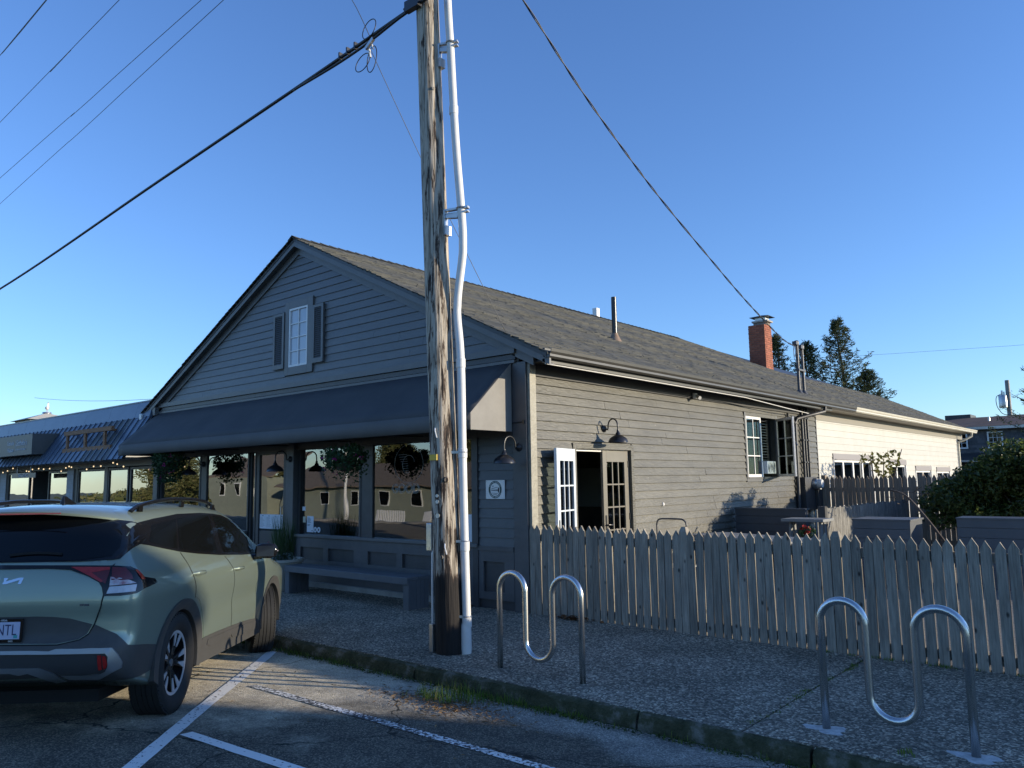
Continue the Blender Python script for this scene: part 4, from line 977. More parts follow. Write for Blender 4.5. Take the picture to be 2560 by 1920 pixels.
MB().lathe([(.13,.17),(.13,.23),(.115,.26)],(0,9.98,1.53),'X',24).build('meter_ring','galv',ME,smooth=True)
MB().lathe([(.105,.26),(.105,.33),(.09,.36),(.0,.365)],(0,9.98,1.53),'X',24).build('meter_dome',MT['pvc'],ME,smooth=True)
mb=MB(); mb.tube([(.10,10.15,.0),(.10,10.15,.95)],.03,8); mb.build('lower_conduit','galv',ME,smooth=True)
for yy,r_ in ((9.70,.032),(9.86,.03),(10.02,.032)):
    mb=MB(); mb.tube([(.075,yy,1.68),(.075,yy,3.26)],r_,10)
    for zz in (2.0,2.5,3.0): mb.box(.04,.115,yy-.045,yy+.045,zz,zz+.03)
    mb.build('riser_pipe','trim_dark',ME,smooth=True)
MT['mast']=mat('grey_painted_pipe',(.06,.06,.065),.45,(.085,.085,.09),8)
MS = thing('service_mast','pair of grey service masts with weatherheads rising through the roof','service mast',(-.25,10.7,3.7))
for (x,y,zt) in ((-.25,10.56,4.86),(-.25,10.88,4.80)):
    mb=MB(); mb.tube([(x,y,3.55),(x,y,zt)],.036,12); mb.build('mast',MT['mast'],MS,smooth=True)
    mb=MB(); mb.lathe([(.05,zt-.03),(.06,zt),(.06,zt+.05),(.045,zt+.09),(.0,zt+.10)],(x,y,0),'Z',14); mb.box(x-.05,x+.05,y-.15,y,zt-.02,zt+.06); mb.build('weatherhead','mast',MS,smooth=True)
    mb=MB(); mb.lathe([(.12,3.60),(.06,3.72),(.04,3.76)],(x,y,0),'Z',14); mb.build('mast_flashing','mast',MS,smooth=True)
mb=MB(); mb.box(-.30,-.20,10.50,10.94,4.22,4.26); mb.build('strap','mast',MS)
# ------------------------------------------------------------------ picket fence
def picket_wood():
    m,n,l,p=new_mat('weathered_picket_wood')
    tc=n.new('ShaderNodeTexCoord'); oi=n.new('ShaderNodeObjectInfo'); sc=n.new('ShaderNodeVectorMath'); sc.operation='SCALE'; l.new(oi.outputs['Location'],sc.inputs[0]); sc.inputs['Scale'].default_value=3.7
    ad=n.new('ShaderNodeVectorMath'); l.new(tc.outputs['Object'],ad.inputs[0]); l.new(sc.outputs[0],ad.inputs[1])
    mp=n.new('ShaderNodeMapping'); mp.inputs['Scale'].default_value=(26,26,1.6); l.new(ad.outputs[0],mp.inputs[0])
    g=n.new('ShaderNodeTexNoise'); g.inputs['Scale'].default_value=2; g.inputs['Detail'].default_value=8; g.inputs['Roughness'].default_value=.7; l.new(mp.outputs[0],g.inputs['Vector'])
    rp=n.new('ShaderNodeValToRGB'); e=rp.color_ramp.elements; e[0].position=.28; e[0].color=(.125,.108,.085,1); e[1].position=.74; e[1].color=(.42,.375,.305,1); l.new(g.outputs[0],rp.inputs[0])
    mk=n.new('ShaderNodeMapping'); mk.inputs['Scale'].default_value=(9,9,5); l.new(ad.outputs[0],mk.inputs[0])
    v=n.new('ShaderNodeTexVoronoi'); v.inputs['Scale'].default_value=1.0; l.new(mk.outputs[0],v.inputs['Vector'])
    kr=n.new('ShaderNodeMapRange'); kr.inputs['From Min'].default_value=.06; kr.inputs['From Max'].default_value=.16; l.new(v.outputs['Distance'],kr.inputs['Value'])
    mx=n.new('ShaderNodeMix'); mx.data_type='RGBA'; l.new(kr.outputs[0],mx.inputs[0]); mx.inputs[6].default_value=(.045,.037,.03,1); l.new(rp.outputs[0],mx.inputs[7])
    big=n.new('ShaderNodeTexNoise'); big.inputs['Scale'].default_value=1.4; big.inputs['Detail'].default_value=4; l.new(ad.outputs[0],big.inputs['Vector'])
    ma=n.new('ShaderNodeMath'); ma.operation='MULTIPLY_ADD'; ma.inputs[1].default_value=.9; ma.inputs[2].default_value=.5; l.new(big.outputs[0],ma.inputs[0])
    hs=n.new('ShaderNodeHueSaturation'); l.new(mx.outputs[2],hs.inputs['Color']); mb_=n.new('ShaderNodeMath'); mb_.operation='MULTIPLY_ADD'; mb_.inputs[1].default_value=.35; mb_.inputs[2].default_value=.82; l.new(oi.outputs['Random'],mb_.inputs[0])
    mm=n.new('ShaderNodeMath'); mm.operation='MULTIPLY'; l.new(ma.outputs[0],mm.inputs[0]); l.new(mb_.outputs[0],mm.inputs[1]); l.new(mm.outputs[0],hs.inputs['Value']); l.new(hs.outputs[0],p.inputs['Base Color']); p.inputs['Roughness'].default_value=.85
    b=n.new('ShaderNodeBump'); b.inputs['Strength'].default_value=.5; b.inputs['Distance'].default_value=.006; l.new(g.outputs[0],b.inputs['Height']); l.new(b.outputs[0],p.inputs['Normal'])
    return m
MT['picket'] = picket_wood()
MT['picket_warm'] = mat('brown_weathered_wood',(.20,.155,.115),.85,(.34,.275,.21),3.2,stretch=(7,7,.7),bump=.5,bscale=14,rand=.14)
FN = thing('picket_fence','weathered grey picket fence running along the pavement from the shop corner','fence',(4,0,0))
def picket_mesh(w,h,sh,t,m,parent,knot=0):
    mb=MB(); mb.poly_prism([(-w/2,0,0),(w/2,0,0),(w/2,0,sh),(0,0,h),(-w/2,0,sh)],(0,t,0)); return mb.build('picket',m,parent,local=True)
posts = [.5,2.231,3.895,5.58,7.25,8.95]
protos=[]
for k in range(5):
    p = picket_mesh(.0835+.001*k,1.139+.004*(k-2),1.066+.004*(k-2),.026,'picket',FN); protos.append(p)
    # chips and grain: jitter top verts a little
    for v in p.data.vertices: v.co.x += random.uniform(-.0015,.0015)
used=set(); edges=[.0]+posts[1:]+[10.6]
for a,b in zip(edges[:-1],edges[1:]):
    a2=a+(.0 if a==0 else .046); b2=b-.046; n=round((b2-a2)/.1005); pw=(b2-a2)/n
    for q in range(n):
        k=random.randrange(5); o=protos[k]
        if k in used: o=o.copy(); COL.objects.link(o); o.parent=FN
        used.add(k); x=a2+pw*(q+.5)
        o.location=Vector((x+random.uniform(-.0015,.0015),-.012+random.uniform(-.003,.002),-.012+.004*math.sin(x*2)+random.uniform(-.009,.007)))-FN.location-Vector((0,.007,0)); o.rotation_euler=(random.uniform(-.006,.006),random.uniform(-.009,.009),random.uniform(-.03,.03))
for z0 in (.05,.92): 
    for a,b in zip([0.02]+posts[1:],posts[1:]+[10.65]): MB().box(a+.045,b-.045,.009,.047,z0,z0+.088).build('rail','picket',FN)
for q in posts[1:]:
    mb=MB(); mb.box(q-.045,q+.045,-.02,.07,-.05,1.10); b=len(mb.v)
    mb.v+=[(q-.045,-.02,1.10),(q+.045,-.02,1.10),(q+.045,.07,1.10),(q-.045,.07,1.10),(q-.025,.0,1.155),(q+.025,.0,1.155),(q+.025,.05,1.155),(q-.025,.05,1.155)]
    mb.f+=[(b,b+1,b+5,b+4),(b+1,b+2,b+6,b+5),(b+2,b+3,b+7,b+6),(b+3,b,b+4,b+7),(b+4,b+5,b+6,b+7)]
    mb.build('post','picket',FN)
# ------------------------------------------------------------------ bike racks
def rack(x0,x1,y,label,pad):
    t=thing('bike_rack',label,'bike rack',((x0+x1)/2,y,0),'wave bike racks'); g=(x1-x0)/3; r=g/2; top=.885-.024; pts=[]
    pts.append((x0,y,-.05))
    def arc(cx,cz,a0,a1,n=14): 
        for k in range(n+1):
            a=a0+(a1-a0)*k/n; pts.append((cx+r*math.cos(a),y,cz+r*math.sin(a)))
    arc(x0+r,top-r,math.pi,0); arc(x0+3*r,.13+r+.0,math.pi,2*math.pi); arc(x0+5*r,top-r,math.pi,0); pts.append((x1,y,-.05))
    MB().tube(pts,.0265,18).build('tube','steel',t,smooth='all')
    if pad:
        for xx in (x0,x1):
            mb=MB(); b=0; n=22; mb.v.append((xx,y,.012))
            for k in range(n):
                a=6.283*k/n; rr=.115*(1+.25*math.sin(3*a+xx)+.12*math.sin(7*a)); mb.v.append((xx+rr*math.cos(a)*1.15,y+rr*math.sin(a)*.8,.003))
            for k in range(n): mb.f.append((0,1+k,1+(k+1)%n))
            mb.build('grout_pad',mat('pale_grout',(.40,.40,.38),.9,(.62,.62,.60),25,bump=.4),t,smooth=True)
    return t
rack(1.634,2.560,-2.447,'stainless wave bike rack standing beside the utility pole',False)
rack(4.570,5.455,-2.44,'stainless wave bike rack at the right, on white grout pads',True)
# ------------------------------------------------------------------ utility pole
def pole_mat():
    m,n,l,p=new_mat('creosoted_pole')
    tc=n.new('ShaderNodeTexCoord'); mp=n.new('ShaderNodeMapping'); mp.inputs['Scale'].default_value=(9,9,1.1); l.new(tc.outputs['Object'],mp.inputs[0])
    a=n.new('ShaderNodeTexNoise'); a.inputs['Scale'].default_value=2.3; a.inputs['Detail'].default_value=9; a.inputs['Roughness'].default_value=.68; l.new(mp.outputs[0],a.inputs['Vector'])
    sx=n.new('ShaderNodeSeparateXYZ'); l.new(tc.outputs['Object'],sx.inputs[0])
    # darker low down, near black at the foot
    mr=n.new('ShaderNodeMapRange'); mr.inputs['From Min'].default_value=0; mr.inputs['From Max'].default_value=7.5; mr.inputs['To Min'].default_value=.075; mr.inputs['To Max'].default_value=-.04; l.new(sx.outputs['Z'],mr.inputs['Value'])
    mlow=n.new('ShaderNodeMapRange'); mlow.inputs['From Min'].default_value=.45; mlow.inputs['From Max'].default_value=.8; mlow.inputs['To Min'].default_value=.5; mlow.inputs['To Max'].default_value=0; l.new(sx.outputs['Z'],mlow.inputs['Value'])
    ad=n.new('ShaderNodeMath'); l.new(a.outputs[0],ad.inputs[0]); l.new(mr.outputs[0],ad.inputs[1])
    ad2=n.new('ShaderNodeMath'); l.new(ad.outputs[0],ad2.inputs[0]); l.new(mlow.outputs[0],ad2.inputs[1])
    rp=n.new('ShaderNodeValToRGB'); e=rp.color_ramp.elements; e[0].position=.30; e[0].color=(.55,.49,.405,1); e[1].position=.66; e[1].color=(.014,.011,.010,1)
    k=e.new(.545); k.color=(.43,.37,.29,1); k=e.new(.58); k.color=(.10,.065,.045,1)
    l.new(ad2.outputs[0],rp.inputs[0])
    c=n.new('ShaderNodeTexNoise'); c.inputs['Scale'].default_value=7; c.inputs['Detail'].default_value=6; mp2=n.new('ShaderNodeMapping'); mp2.inputs['Scale'].default_value=(7,7,.35); l.new(tc.outputs['Object'],mp2.inputs[0]); l.new(mp2.outputs[0],c.inputs['Vector'])
    r2=n.new('ShaderNodeValToRGB'); r2.color_ramp.elements[0].position=.36; r2.color_ramp.elements[0].color=(.38,.36,.34,1); r2.color_ramp.elements[1].position=.55; r2.color_ramp.elements[1].color=(1.05,1.05,1.05,1); l.new(c.outputs[0],r2.inputs[0])
    mx=n.new('ShaderNodeMix'); mx.data_type='RGBA'; mx.blend_type='MULTIPLY'; mx.inputs[0].default_value=1; l.new(rp.outputs[0],mx.inputs[6]); l.new(r2.outputs[0],mx.inputs[7])
    l.new(mx.outputs[2],p.inputs['Base Color']); p.inputs['Roughness'].default_value=.85
    b=n.new('ShaderNodeBump'); b.inputs['Strength'].default_value=.9; b.inputs['Distance'].default_value=.012; l.new(c.outputs[0],b.inputs['Height']); l.new(b.outputs[0],p.inputs['Normal'])
    return m
MT['pole']=pole_mat()
UP=thing('utility_pole','tall weathered wooden utility pole with a white conduit strapped to it','utility pole',(.80,-2.28,0))
def pole_c(z): return Vector((.815-.0425*z,-2.28-.002*z,z))
mb=MB(); n=40; zs=[-.1]+list(np.arange(0,11.6,.12)); ph=[random.uniform(0,6.28) for _ in range(12)]
for z in zs:
    c=pole_c(z); r0=.143-.0022*z
    for k in range(n):
        a=6.2832*k/n; rr=r0*(1+.02*math.sin(3*a+ph[0]+.3*z)+.014*math.sin(7*a+ph[1]+.5*math.sin(.8*z))+.012*math.sin(13*a+ph[2]+.4*math.sin(1.1*z)))
        mb.v.append((c.x+rr*math.cos(a),c.y+rr*math.sin(a),z))
for i in range(len(zs)-1):
    for k in range(n): mb.f.append((i*n+k,i*n+(k+1)%n,(i+1)*n+(k+1)%n,(i+1)*n+k))
mb.f.append(tuple((len(zs)-1)*n+k for k in range(n))); mb.build('pole_shaft','pole',UP,smooth='all')
cp=[(.968,-2.20,.0),(.972,-2.20,.27),(.945,-2.20,1.2),(.928,-2.20,1.985),(.912,-2.20,2.954),(.866,-2.20,3.42),(.868,-2.20,3.56),(.885,-2.20,3.72),(.945,-2.20,4.05),(.957,-2.20,4.20),(.945,-2.20,4.5),(.857,-2.20,5.415),(.787,-2.20,6.52),(.747,-2.20,7.09),(.60,-2.20,9.6)]
def catmull(P,k=6):
    P=[Vector(p) for p in P]; out=[]
    for i in range(len(P)-1):
        a=P[max(i-1,0)];b=P[i];c=P[i+1];d=P[min(i+2,len(P)-1)]
        for j in range(k):
            t=j/k; out.append(.5*((2*b)+(c-a)*t+(2*a-5*b+4*c-d)*t*t+(3*b-a-3*c+d)*t**3))
    out.append(P[-1]); return out
cd=MB().tube(catmull(cp),.043,16).build('conduit','pvc',UP,smooth='all')
def at_conduit(z): 
    q=min(catmull(cp),key=lambda p:abs(p.z-z)); return q
for z in (.30,1.05,1.99,2.93,5.75):
    q=at_conduit(z); MB().lathe([(.044,z-.05),(.050,z-.045),(.050,z+.045),(.044,z+.05)],(q.x,q.y,0),'Z',18).build('coupling','pvc',cd,smooth=True)
mb=MB(); q=Vector((.965,-2.205,0)); mb.lathe([(.052,-.0),(.056,.05),(.054,.20),(.050,.27),(.044,.29)],q,'Z',18); mb.build('lower_sleeve','pvc',cd,smooth=True)
for z in (.36,1.10,2.00):
    q=at_conduit(z); c=pole_c(z); mb=MB(); mb.tube([(q.x+.047*math.cos(a),q.y+.047*math.sin(a),z) for a in np.linspace(0,6.283,17)[:-1]],.006,6,closed=True)
    d=Vector((c.x-q.x,c.y-q.y-.10,0)); mb.bar((q.x,q.y-.045,z),(q.x-.10,q.y-.13,z),.006,.026); mb.build('strap','galv',cd)
for z in (4.47,6.42):
    q=at_conduit(z+.12); c=pole_c(z); mb=MB()
    dv=Vector((q.x-c.x,q.y-c.y,0)).normalized(); pv=Vector((-dv.y,dv.x,0)); base=c+dv*.125+Vector((0,0,z-c.z))
    mb.bar(base+Vector((0,0,.14)),q+dv*.09+Vector((0,0,z+.14-q.z)),.05,.022); mb.bar(base+Vector((0,0,.095)),q+dv*.09+Vector((0,0,z+.095-q.z)),.05,.016)
    mb.bar(base+Vector((0,0,.08)),q-dv*.03+Vector((0,0,z+.06-q.z)),.05,.05)
    mb.bar(base+Vector((0,0,-.10)),base+Vector((0,0,.14)),.075,.03,up=tuple(dv)); mb.box(base.x-.03,base.x+.055,base.y-.045,base.y+.04,z-.14,z-.04)
    mb.tube([(q.x+.048*math.cos(a),q.y+.048*math.sin(a),z+.14) for a in np.linspace(0,6.283,17)[:-1]],.010,6,closed=True)
    mb.build('standoff_bracket','alu',UP)
# small ground conduit on the left
mb=MB(); mb.tube(catmull([(.655,-2.37,.25),(.655,-2.37,.9),(.65,-2.36,1.0),(.625,-2.36,1.12),(.615,-2.355,1.25)]),.012,8); mb.build('ground_wire_tube','pvc',UP,smooth=True)
MB().box(.63,.685,-2.40,-2.345,0,.28).build('ground_sleeve','galv',UP,bevel=.008)
MB().box(.575,.655,-2.385,-2.33,1.0,1.28).build('junction_box','galv',UP,bevel=.008)
def on_pole(z,ang,rr=1.0):
    c=pole_c(z); r0=(.143-.0022*z)*1.02*rr; return Vector((c.x+r0*math.cos(ang),c.y+r0*math.sin(ang),z))
va=math.atan2(-5.7,5.76)  # towards the viewer
p=on_pole(1.95,va-.75); mb=MB(); d=Vector((math.cos(va-.75),math.sin(va-.75),0)); tvec=Vector((-d.y,d.x,0))
mb.hexa([p-tvec*.05+Vector((0,0,-.03)),p+tvec*.05+Vector((0,0,-.03)),p+tvec*.05+d*.012+Vector((0,0,-.03)),p-tvec*.05+d*.012+Vector((0,0,-.03)),p-tvec*.05+Vector((0,0,.03)),p+tvec*.05+Vector((0,0,.03)),p+tvec*.05+d*.012+Vector((0,0,.03)),p-tvec*.05+d*.012+Vector((0,0,.03))])
mb.build('yellow_tag',mat('yellow_tag_plastic',(.55,.38,.03),.5),UP)
for z,r_ in ((1.56,.017),(1.50,.020),(1.36,.024)):
    p=on_pole(z,va-.55); mb=MB(); mb.tube([p-Vector((math.cos(va-.55),math.sin(va-.55),0))*.01,p+Vector((math.cos(va-.55),math.sin(va-.55),0))*.010],r_,12); mb.build('number_tag','galv',UP)
for z,an in ((2.25,-.55),(1.08,-.1)):
    p=on_pole(z,va+an); mb=MB(); mb.tube([p,p+Vector((.03,-.03,-.03)),p+Vector((.035,-.01,-.10))],.006,6); mb.build('paper_scrap','paper',UP)
for z,an,r_ in ((1.72,.15,.03),(.95,-.35,.02),(6.0,.25,.022)):
    p=on_pole(z,va+an,.985); mb=MB(); dd=Vector((math.cos(va+an),math.sin(va+an),0)); mb.tube([p,p+dd*.012],[r_,r_*.7],10); mb.build('knot','pole',UP,smooth=True)
# splice hardware at the top
mb=MB(); c=pole_c(7.05); mb.box(c.x-.17,c.x+.05,c.y-.20,c.y-.13,6.98,7.10); mb.tube([(c.x-.2,c.y-.17,7.03),(c.x+.25,c.y-.17,7.12)],.02,8); mb.build('cable_clamp','black_metal',UP)
# ------------------------------------------------------------------ overhead cables
def cable(name,pts,r,label,m='cable',n=6,k=10):
    o=MB().tube(catmull(pts,k) if k else pts,r,n).build(name,m,smooth='all'); tag(o,label,'cable'); return o
def sag(a,b,s,n=16):
    a=Vector(a);b=Vector(b); return [a.lerp(b,t)+Vector((0,0,-4*s*t*(1-t))) for t in np.linspace(0,1,n)]
c=pole_c(7.05)
cable('overhead_cable',[(-36,-2.45,6.15),(-24,-2.44,5.95),(-13.49,-2.43,6.18),(-5.74,-2.43,6.645),(-1.37,-2.43,6.905),(.44,-2.44,7.02),(3,-2.44,7.16),(9,-2.44,7.45)],.021,'thick black cable bundle crossing the sky to the pole',n=8)
cable('overhead_cable',[(-1.9,-2.44,6.86),(-1.0,-2.46,6.85),(-.45,-2.47,6.87),(-.2,-2.47,6.90),(.2,-2.46,6.97),(.44,-2.45,7.0)],.016,'short black cable looping under the thick bundle near the pole')
cable('overhead_cable',[(-.30,-2.44,6.93),(-.89,-2.3,7.80),(-1.6,-2.2,8.6)],.005,'thin grey wire rising from the splice to upper left','wire',k=4)
def loop(c,rx,rz_,label,tilt=.2):
    pts=[(c[0]+rx*math.cos(a),c[1]+tilt*rx*math.sin(a),c[2]+rz_*math.sin(a)) for a in np.linspace(0,6.283,33)[:-1]]
    o=MB().tube(pts,.006,6,closed=True).build('cable_coil','cable',smooth='all'); tag(o,label,'cable'); 
loop((-.34,-2.44,7.08),.12,.13,'round coil of spare cable above the thick bundle')
loop((-.43,-2.46,6.68),.13,.12,'left of two loose cable loops hanging below the splice')
loop((-.26,-2.46,6.66),.085,.17,'right of two loose cable loops hanging below the splice')
SP=thing('cable_splice','splice clamp with pale connectors where thin wires leave the bundle','cable clamp',(-.3,-2.45,6.85))
mb=MB(); mb.bar((-.36,-2.47,6.82),(-.22,-2.47,6.90),.035,.04); mb.build('clamp','galv',SP)
mb=MB(); mb.tube([(-.31,-2.46,6.80),(-.30,-2.45,6.70)],.014,8); mb.tube([(-.26,-2.46,6.84),(-.24,-2.46,6.78)],.010,8); mb.build('connector','pvc',SP)
mb=MB()
for x in (-.9,-.75,-.6): mb.box(x-.012,x+.012,-2.46,-2.40,6.90+.058*(x+1),6.99+.058*(x+1))
mb.build('lashing','black_metal',SP)
cable('guy_wire',sag((-.28,-2.46,6.78),(-.20,-.13,3.62),.05),.004,'thin wire slanting from the splice down to the gable eave','wire',k=0)
for i,(z0,(a,b),lb) in enumerate(((10.4,((-8.35,-3.42),(-11.06,-3.36)),'leftmost thin power line in the upper left sky'),(10.45,((-7.38,-2.54),(-14.42,-2.38)),'second thin power line from the upper left corner'),(10.5,((-6.27,-1.55),(-18.3,-1.24)),'third thin power line from the upper left corner'),(10.5,((-5.97,-1.28),(-20.7,-.56)),'fourth and lowest thin power line at upper left'))):
    A=Vector((a[0],a[1],10.5)); B=Vector((b[0],b[1],10.5)); d=(B-A).normalized(); 
    cable('power_line',[tuple(A-d*30),tuple(A),tuple(A.lerp(B,.5)+Vector((0,0,-.03))),tuple(B),tuple(B+d*50)],.0065,lb,'wire',k=6)
# twisted service drop
drop=[(.42,-2.3,9.12),(.314,-.323,8.20),(.241,1.038,7.52),(.169,2.391,6.96),(.101,3.663,6.50),(0,5.556,5.92),(-.084,7.128,5.46),(-.154,8.432,5.13),(-.216,9.593,4.87),(-.25,10.42,4.80)]
ct=catmull(drop,26)
SD=thing('service_drop','black twisted service cable dropping from the pole to the roof masts','cable',drop[-1])
for k in range(2):
    pts=[p+Vector((math.cos(i*.33+k*3.14)*.010,0,math.sin(i*.33+k*3.14)*.010)) for i,p in enumerate(ct)]
    MB().tube(pts,.0085,5).build('strand','cable',SD,smooth='all')
mb=MB(); mb.tube(catmull([(-.25,10.42,4.80),(-.25,10.35,4.62),(-.25,10.42,4.55),(-.25,10.5,4.70),(-.25,10.5,4.88)],8),.007,5); mb.tube(catmull([(-.24,10.40,4.80),(-.23,10.30,4.72),(-.23,10.34,4.45),(-.24,10.75,4.5),(-.25,10.85,4.84)],8),.006,5)
o=mb.build('drip_loop','cable',smooth='all'); tag(o,'tangled drip loop wires at the weatherheads','cable')
cable('power_line',sag((-60,40,13.0),(12,52,9.6),.8,12),.008,'faint wire crossing the sky above the annex','wire',k=0)
cable('power_line',sag((-34,5,5.9),(-12,3.5,4.3),.25,12),.008,'thin wire behind the left building, by the gull','wire',k=0)
# ------------------------------------------------------------------ parked car
import itertools
def smt(xs,ys,wd,lo,hi,n=600):
    g=np.linspace(lo,hi,n); y=np.interp(g,xs,ys); h=(hi-lo)/(n-1); m=max(1,int(3*wd/h))
    k=np.exp(-.5*(np.arange(-m,m+1)*h/wd)**2); k/=k.sum()
    y=np.convolve(np.pad(y,m,'edge'),k,'valid'); return lambda x: np.interp(x,g,y)
def smax(a,b,k):
    h=np.maximum(k-np.abs(a-b),0)/k; return np.maximum(a,b)+h*h*k*.25
CV=smt([.1,.2,.34,.55,.74,.84,.92,1.0,1.09,1.16,1.24,1.42,1.56,1.7],[.84,.885,.905,.92,.928,.934,.934,.92,.885,.845,.805,.725,.655,.57],.02,.05,1.8)
CTP=smt([-1,-.7,-.3,.2,2.6,3.1,3.5,3.8],[.925,.965,.99,1,1,.985,.94,.86],.12,-1.1,3.9)
CGT=smt([-.9,-.4,.2,1,2,2.8],[.90,.955,.99,1.0,.985,.96],.15,-1.1,3.9)
CT=smt([-1.0,-.8,-.5,-.1,.4,.9,1.3,1.65,1.95,2.80,2.92,3.35,3.62,3.75],[1.455,1.475,1.515,1.565,1.600,1.615,1.612,1.590,1.525,1.125,1.095,1.02,.90,.75],.05,-1.1,3.9)
CR=smt([.1,.25,.36,.44,.50,.60,.645,.68,.8,.875,.895,1.0,1.10,1.16,1.24,1.36,1.47,1.6],[-.6,-.76,-.86,-.91,-.925,-.925,-.905,-.885,-.885,-.90,-.905,-.89,-.865,-.835,-.775,-.68,-.585,-.47],.014,.05,1.8)
CF=smt([.1,.25,.5,.7,.85,1.0,1.1],[3.45,3.66,3.73,3.72,3.66,3.5,3.3],.05,.05,1.8)
def cfield(u,v,w):
    av=np.abs(v)
    g=np.clip((w-1.08)/.12,0,1); tp=CTP(u)*(1-g)+np.minimum(CTP(u),1)*CGT(u)*g
    V=CV(w)*tp+.014*np.exp(-((u-.05)/.45)**2-((w-.93)/.10)**2)-.012*np.exp(-((w-.70)/.09)**2)*np.exp(-((u-1.35)/.8)**4)
    fs=av-V
    ft=w-(CT(u)-.055*(av/.75)**2.2)
    q=av/.92; fr=CR(w)+(.10+.22*np.clip((w-1.05)/.35,0,1))*q**2.6-u
    ff=u-(CF(w)-.28*q**2.4)
    fb=(.245+.12*np.clip(-u-.30,0,.6)/.4+.10*np.clip(u-3.1,0,.5)/.4)-w
    a=smax(fs,ft,.12); a=smax(a,smax(fr,ff,.02),.11); a=smax(a,fb,.05)
    for c in (0.,2.755):
        r=np.hypot(u-c,w-.36); a=np.maximum(a,np.minimum((.412 if c<1 else .40)-r,av-.58))
    return a
def surfnet(res=.02):
    us=np.arange(-1.02,3.84,res); vs=np.arange(-1.0,1.0+res/2,res); ws=np.arange(.12,1.72,res)
    F=cfield(us[:,None,None],vs[None,:,None],ws[None,None,:])
    nx,ny,nz=F.shape; neg=F<0
    acc=np.zeros((nx-1,ny-1,nz-1,3)); cnt=np.zeros((nx-1,ny-1,nz-1))
    sl=lambda o,n:slice(o,n-1+o)
    def corner(a,b,c): return F[sl(a,nx),sl(b,ny),sl(c,nz)]
    for (a,b,c) in itertools.product((0,1),repeat=3):
        for ax in range(3):
            d=[a,b,c]
            if d[ax]==1: continue
            e=d.copy(); e[ax]=1
            f0=corner(*d); f1=corner(*e); x=(f0<0)!=(f1<0)
            t=np.where(x,f0/np.where(x,f0-f1,1),0)
            for k in range(3): acc[...,k]+=np.where(x,(t if k==ax else d[k]),0)
            cnt+=x
    act=cnt>0; idx=-np.ones(act.shape,int); idx[act]=np.arange(act.sum())
    I=np.argwhere(act); P=(acc[act]/cnt[act][:,None]+I)*res+np.array([us[0],vs[0],ws[0]])
    Q=[]
    for ax in range(3):
        s0=[slice(None)]*3; s1=[slice(None)]*3; s0[ax]=slice(0,-1); s1[ax]=slice(1,None)
        x=neg[tuple(s0)]!=neg[tuple(s1)]; E=np.argwhere(x); inside=neg[tuple(s0)][x]
        o=[k for k in range(3) if k!=ax]
        E=E[(E[:,o[0]]>0)&(E[:,o[1]]>0)] ; 
        ins=neg[tuple(E.T)]
        def cell(d1,d2):
            c=E.copy(); c[:,o[0]]-=d1; c[:,o[1]]-=d2; return idx[tuple(c.T)]
        q=np.stack([cell(1,1),cell(0,1),cell(0,0),cell(1,0)],1)
        flip=ins if ax!=1 else ~ins
        q[~flip]=q[~flip][:,::-1]; Q.append(q)
    return P,np.concatenate(Q)
from mathutils.geometry import delaunay_2d_cdt
CP, CQ = surfnet(.02)
CA = Vector((-0.68871783,0.72324458,-0.05084325)).normalized(); CRr = Vector((.72424,.68955,0)).normalized(); CU = CRr.cross(CA).normalized()
CO = Vector((-.0640+.022,-5.6475+.020,.0))
CAR = thing('parked_car','sage green crossover car parked nose in at the kerb','car',CO)
CAR.rotation_mode = 'QUATERNION'
CAR.rotation_quaternion = Matrix((( CA.x,-CRr.x,CU.x),(CA.y,-CRr.y,CU.y),(CA.z,-CRr.z,CU.z))).to_quaternion()
def paint_mat():
    m,n,l,p=new_mat('sage_green_car_paint')
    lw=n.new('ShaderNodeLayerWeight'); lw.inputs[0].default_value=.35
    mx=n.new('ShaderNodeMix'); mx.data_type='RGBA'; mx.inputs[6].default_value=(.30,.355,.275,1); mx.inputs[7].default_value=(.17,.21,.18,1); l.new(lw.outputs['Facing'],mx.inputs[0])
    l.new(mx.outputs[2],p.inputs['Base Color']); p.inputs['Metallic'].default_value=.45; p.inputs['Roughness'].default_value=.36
    p.inputs['Coat Weight'].default_value=1.0; p.inputs['Coat Roughness'].default_value=.03
    return m
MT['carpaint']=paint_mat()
MT['carglass']=mat('tinted_car_glass',(.005,.006,.007),.03,spec=.35)
MT['gloss_black']=mat('gloss_black_trim',(.008,.008,.009),.10,spec=.5)
MT['cladding']=mat('dark_grey_cladding',(.050,.049,.047),.5,(.058,.057,.055),20,bump=.05,bscale=200)
MT['seam']=mat('panel_gap',(.004,.004,.004),.8)
MT['silver']=mat('satin_silver_trim',(.30,.31,.32),.35,metallic=.7)
MT['chrome']=mat('bright_chrome',(.75,.76,.78),.12,metallic=1)
MT['lamp_red']=mat('red_lens',(.30,.010,.010),.12,(.38,.02,.015),30,coat=.8)
MT['lamp_dark']=mat('smoked_red_lens',(.10,.006,.006),.08,coat=.8)
MT['lamp_clear']=mat('clear_lens',(.50,.47,.50),.12,(.30,.12,.13),18,coat=.8,lo=.42,hi=.7)
MT['lamp_rev']=mat('reversing_lens',(.55,.56,.60),.12,(.42,.43,.47),25,coat=.8)
MT['rubber']=mat('tyre_rubber',(.014,.014,.014),.75,(.020,.020,.019),30)
MT['rim_dark']=mat('gloss_black_wheel',(.012,.012,.013),.2,spec=.6)
MT['rim_cut']=mat('machined_alloy',(.55,.55,.56),.3,metallic=.25)
MT['underbody']=mat('underbody_black',(.010,.010,.010),.9)
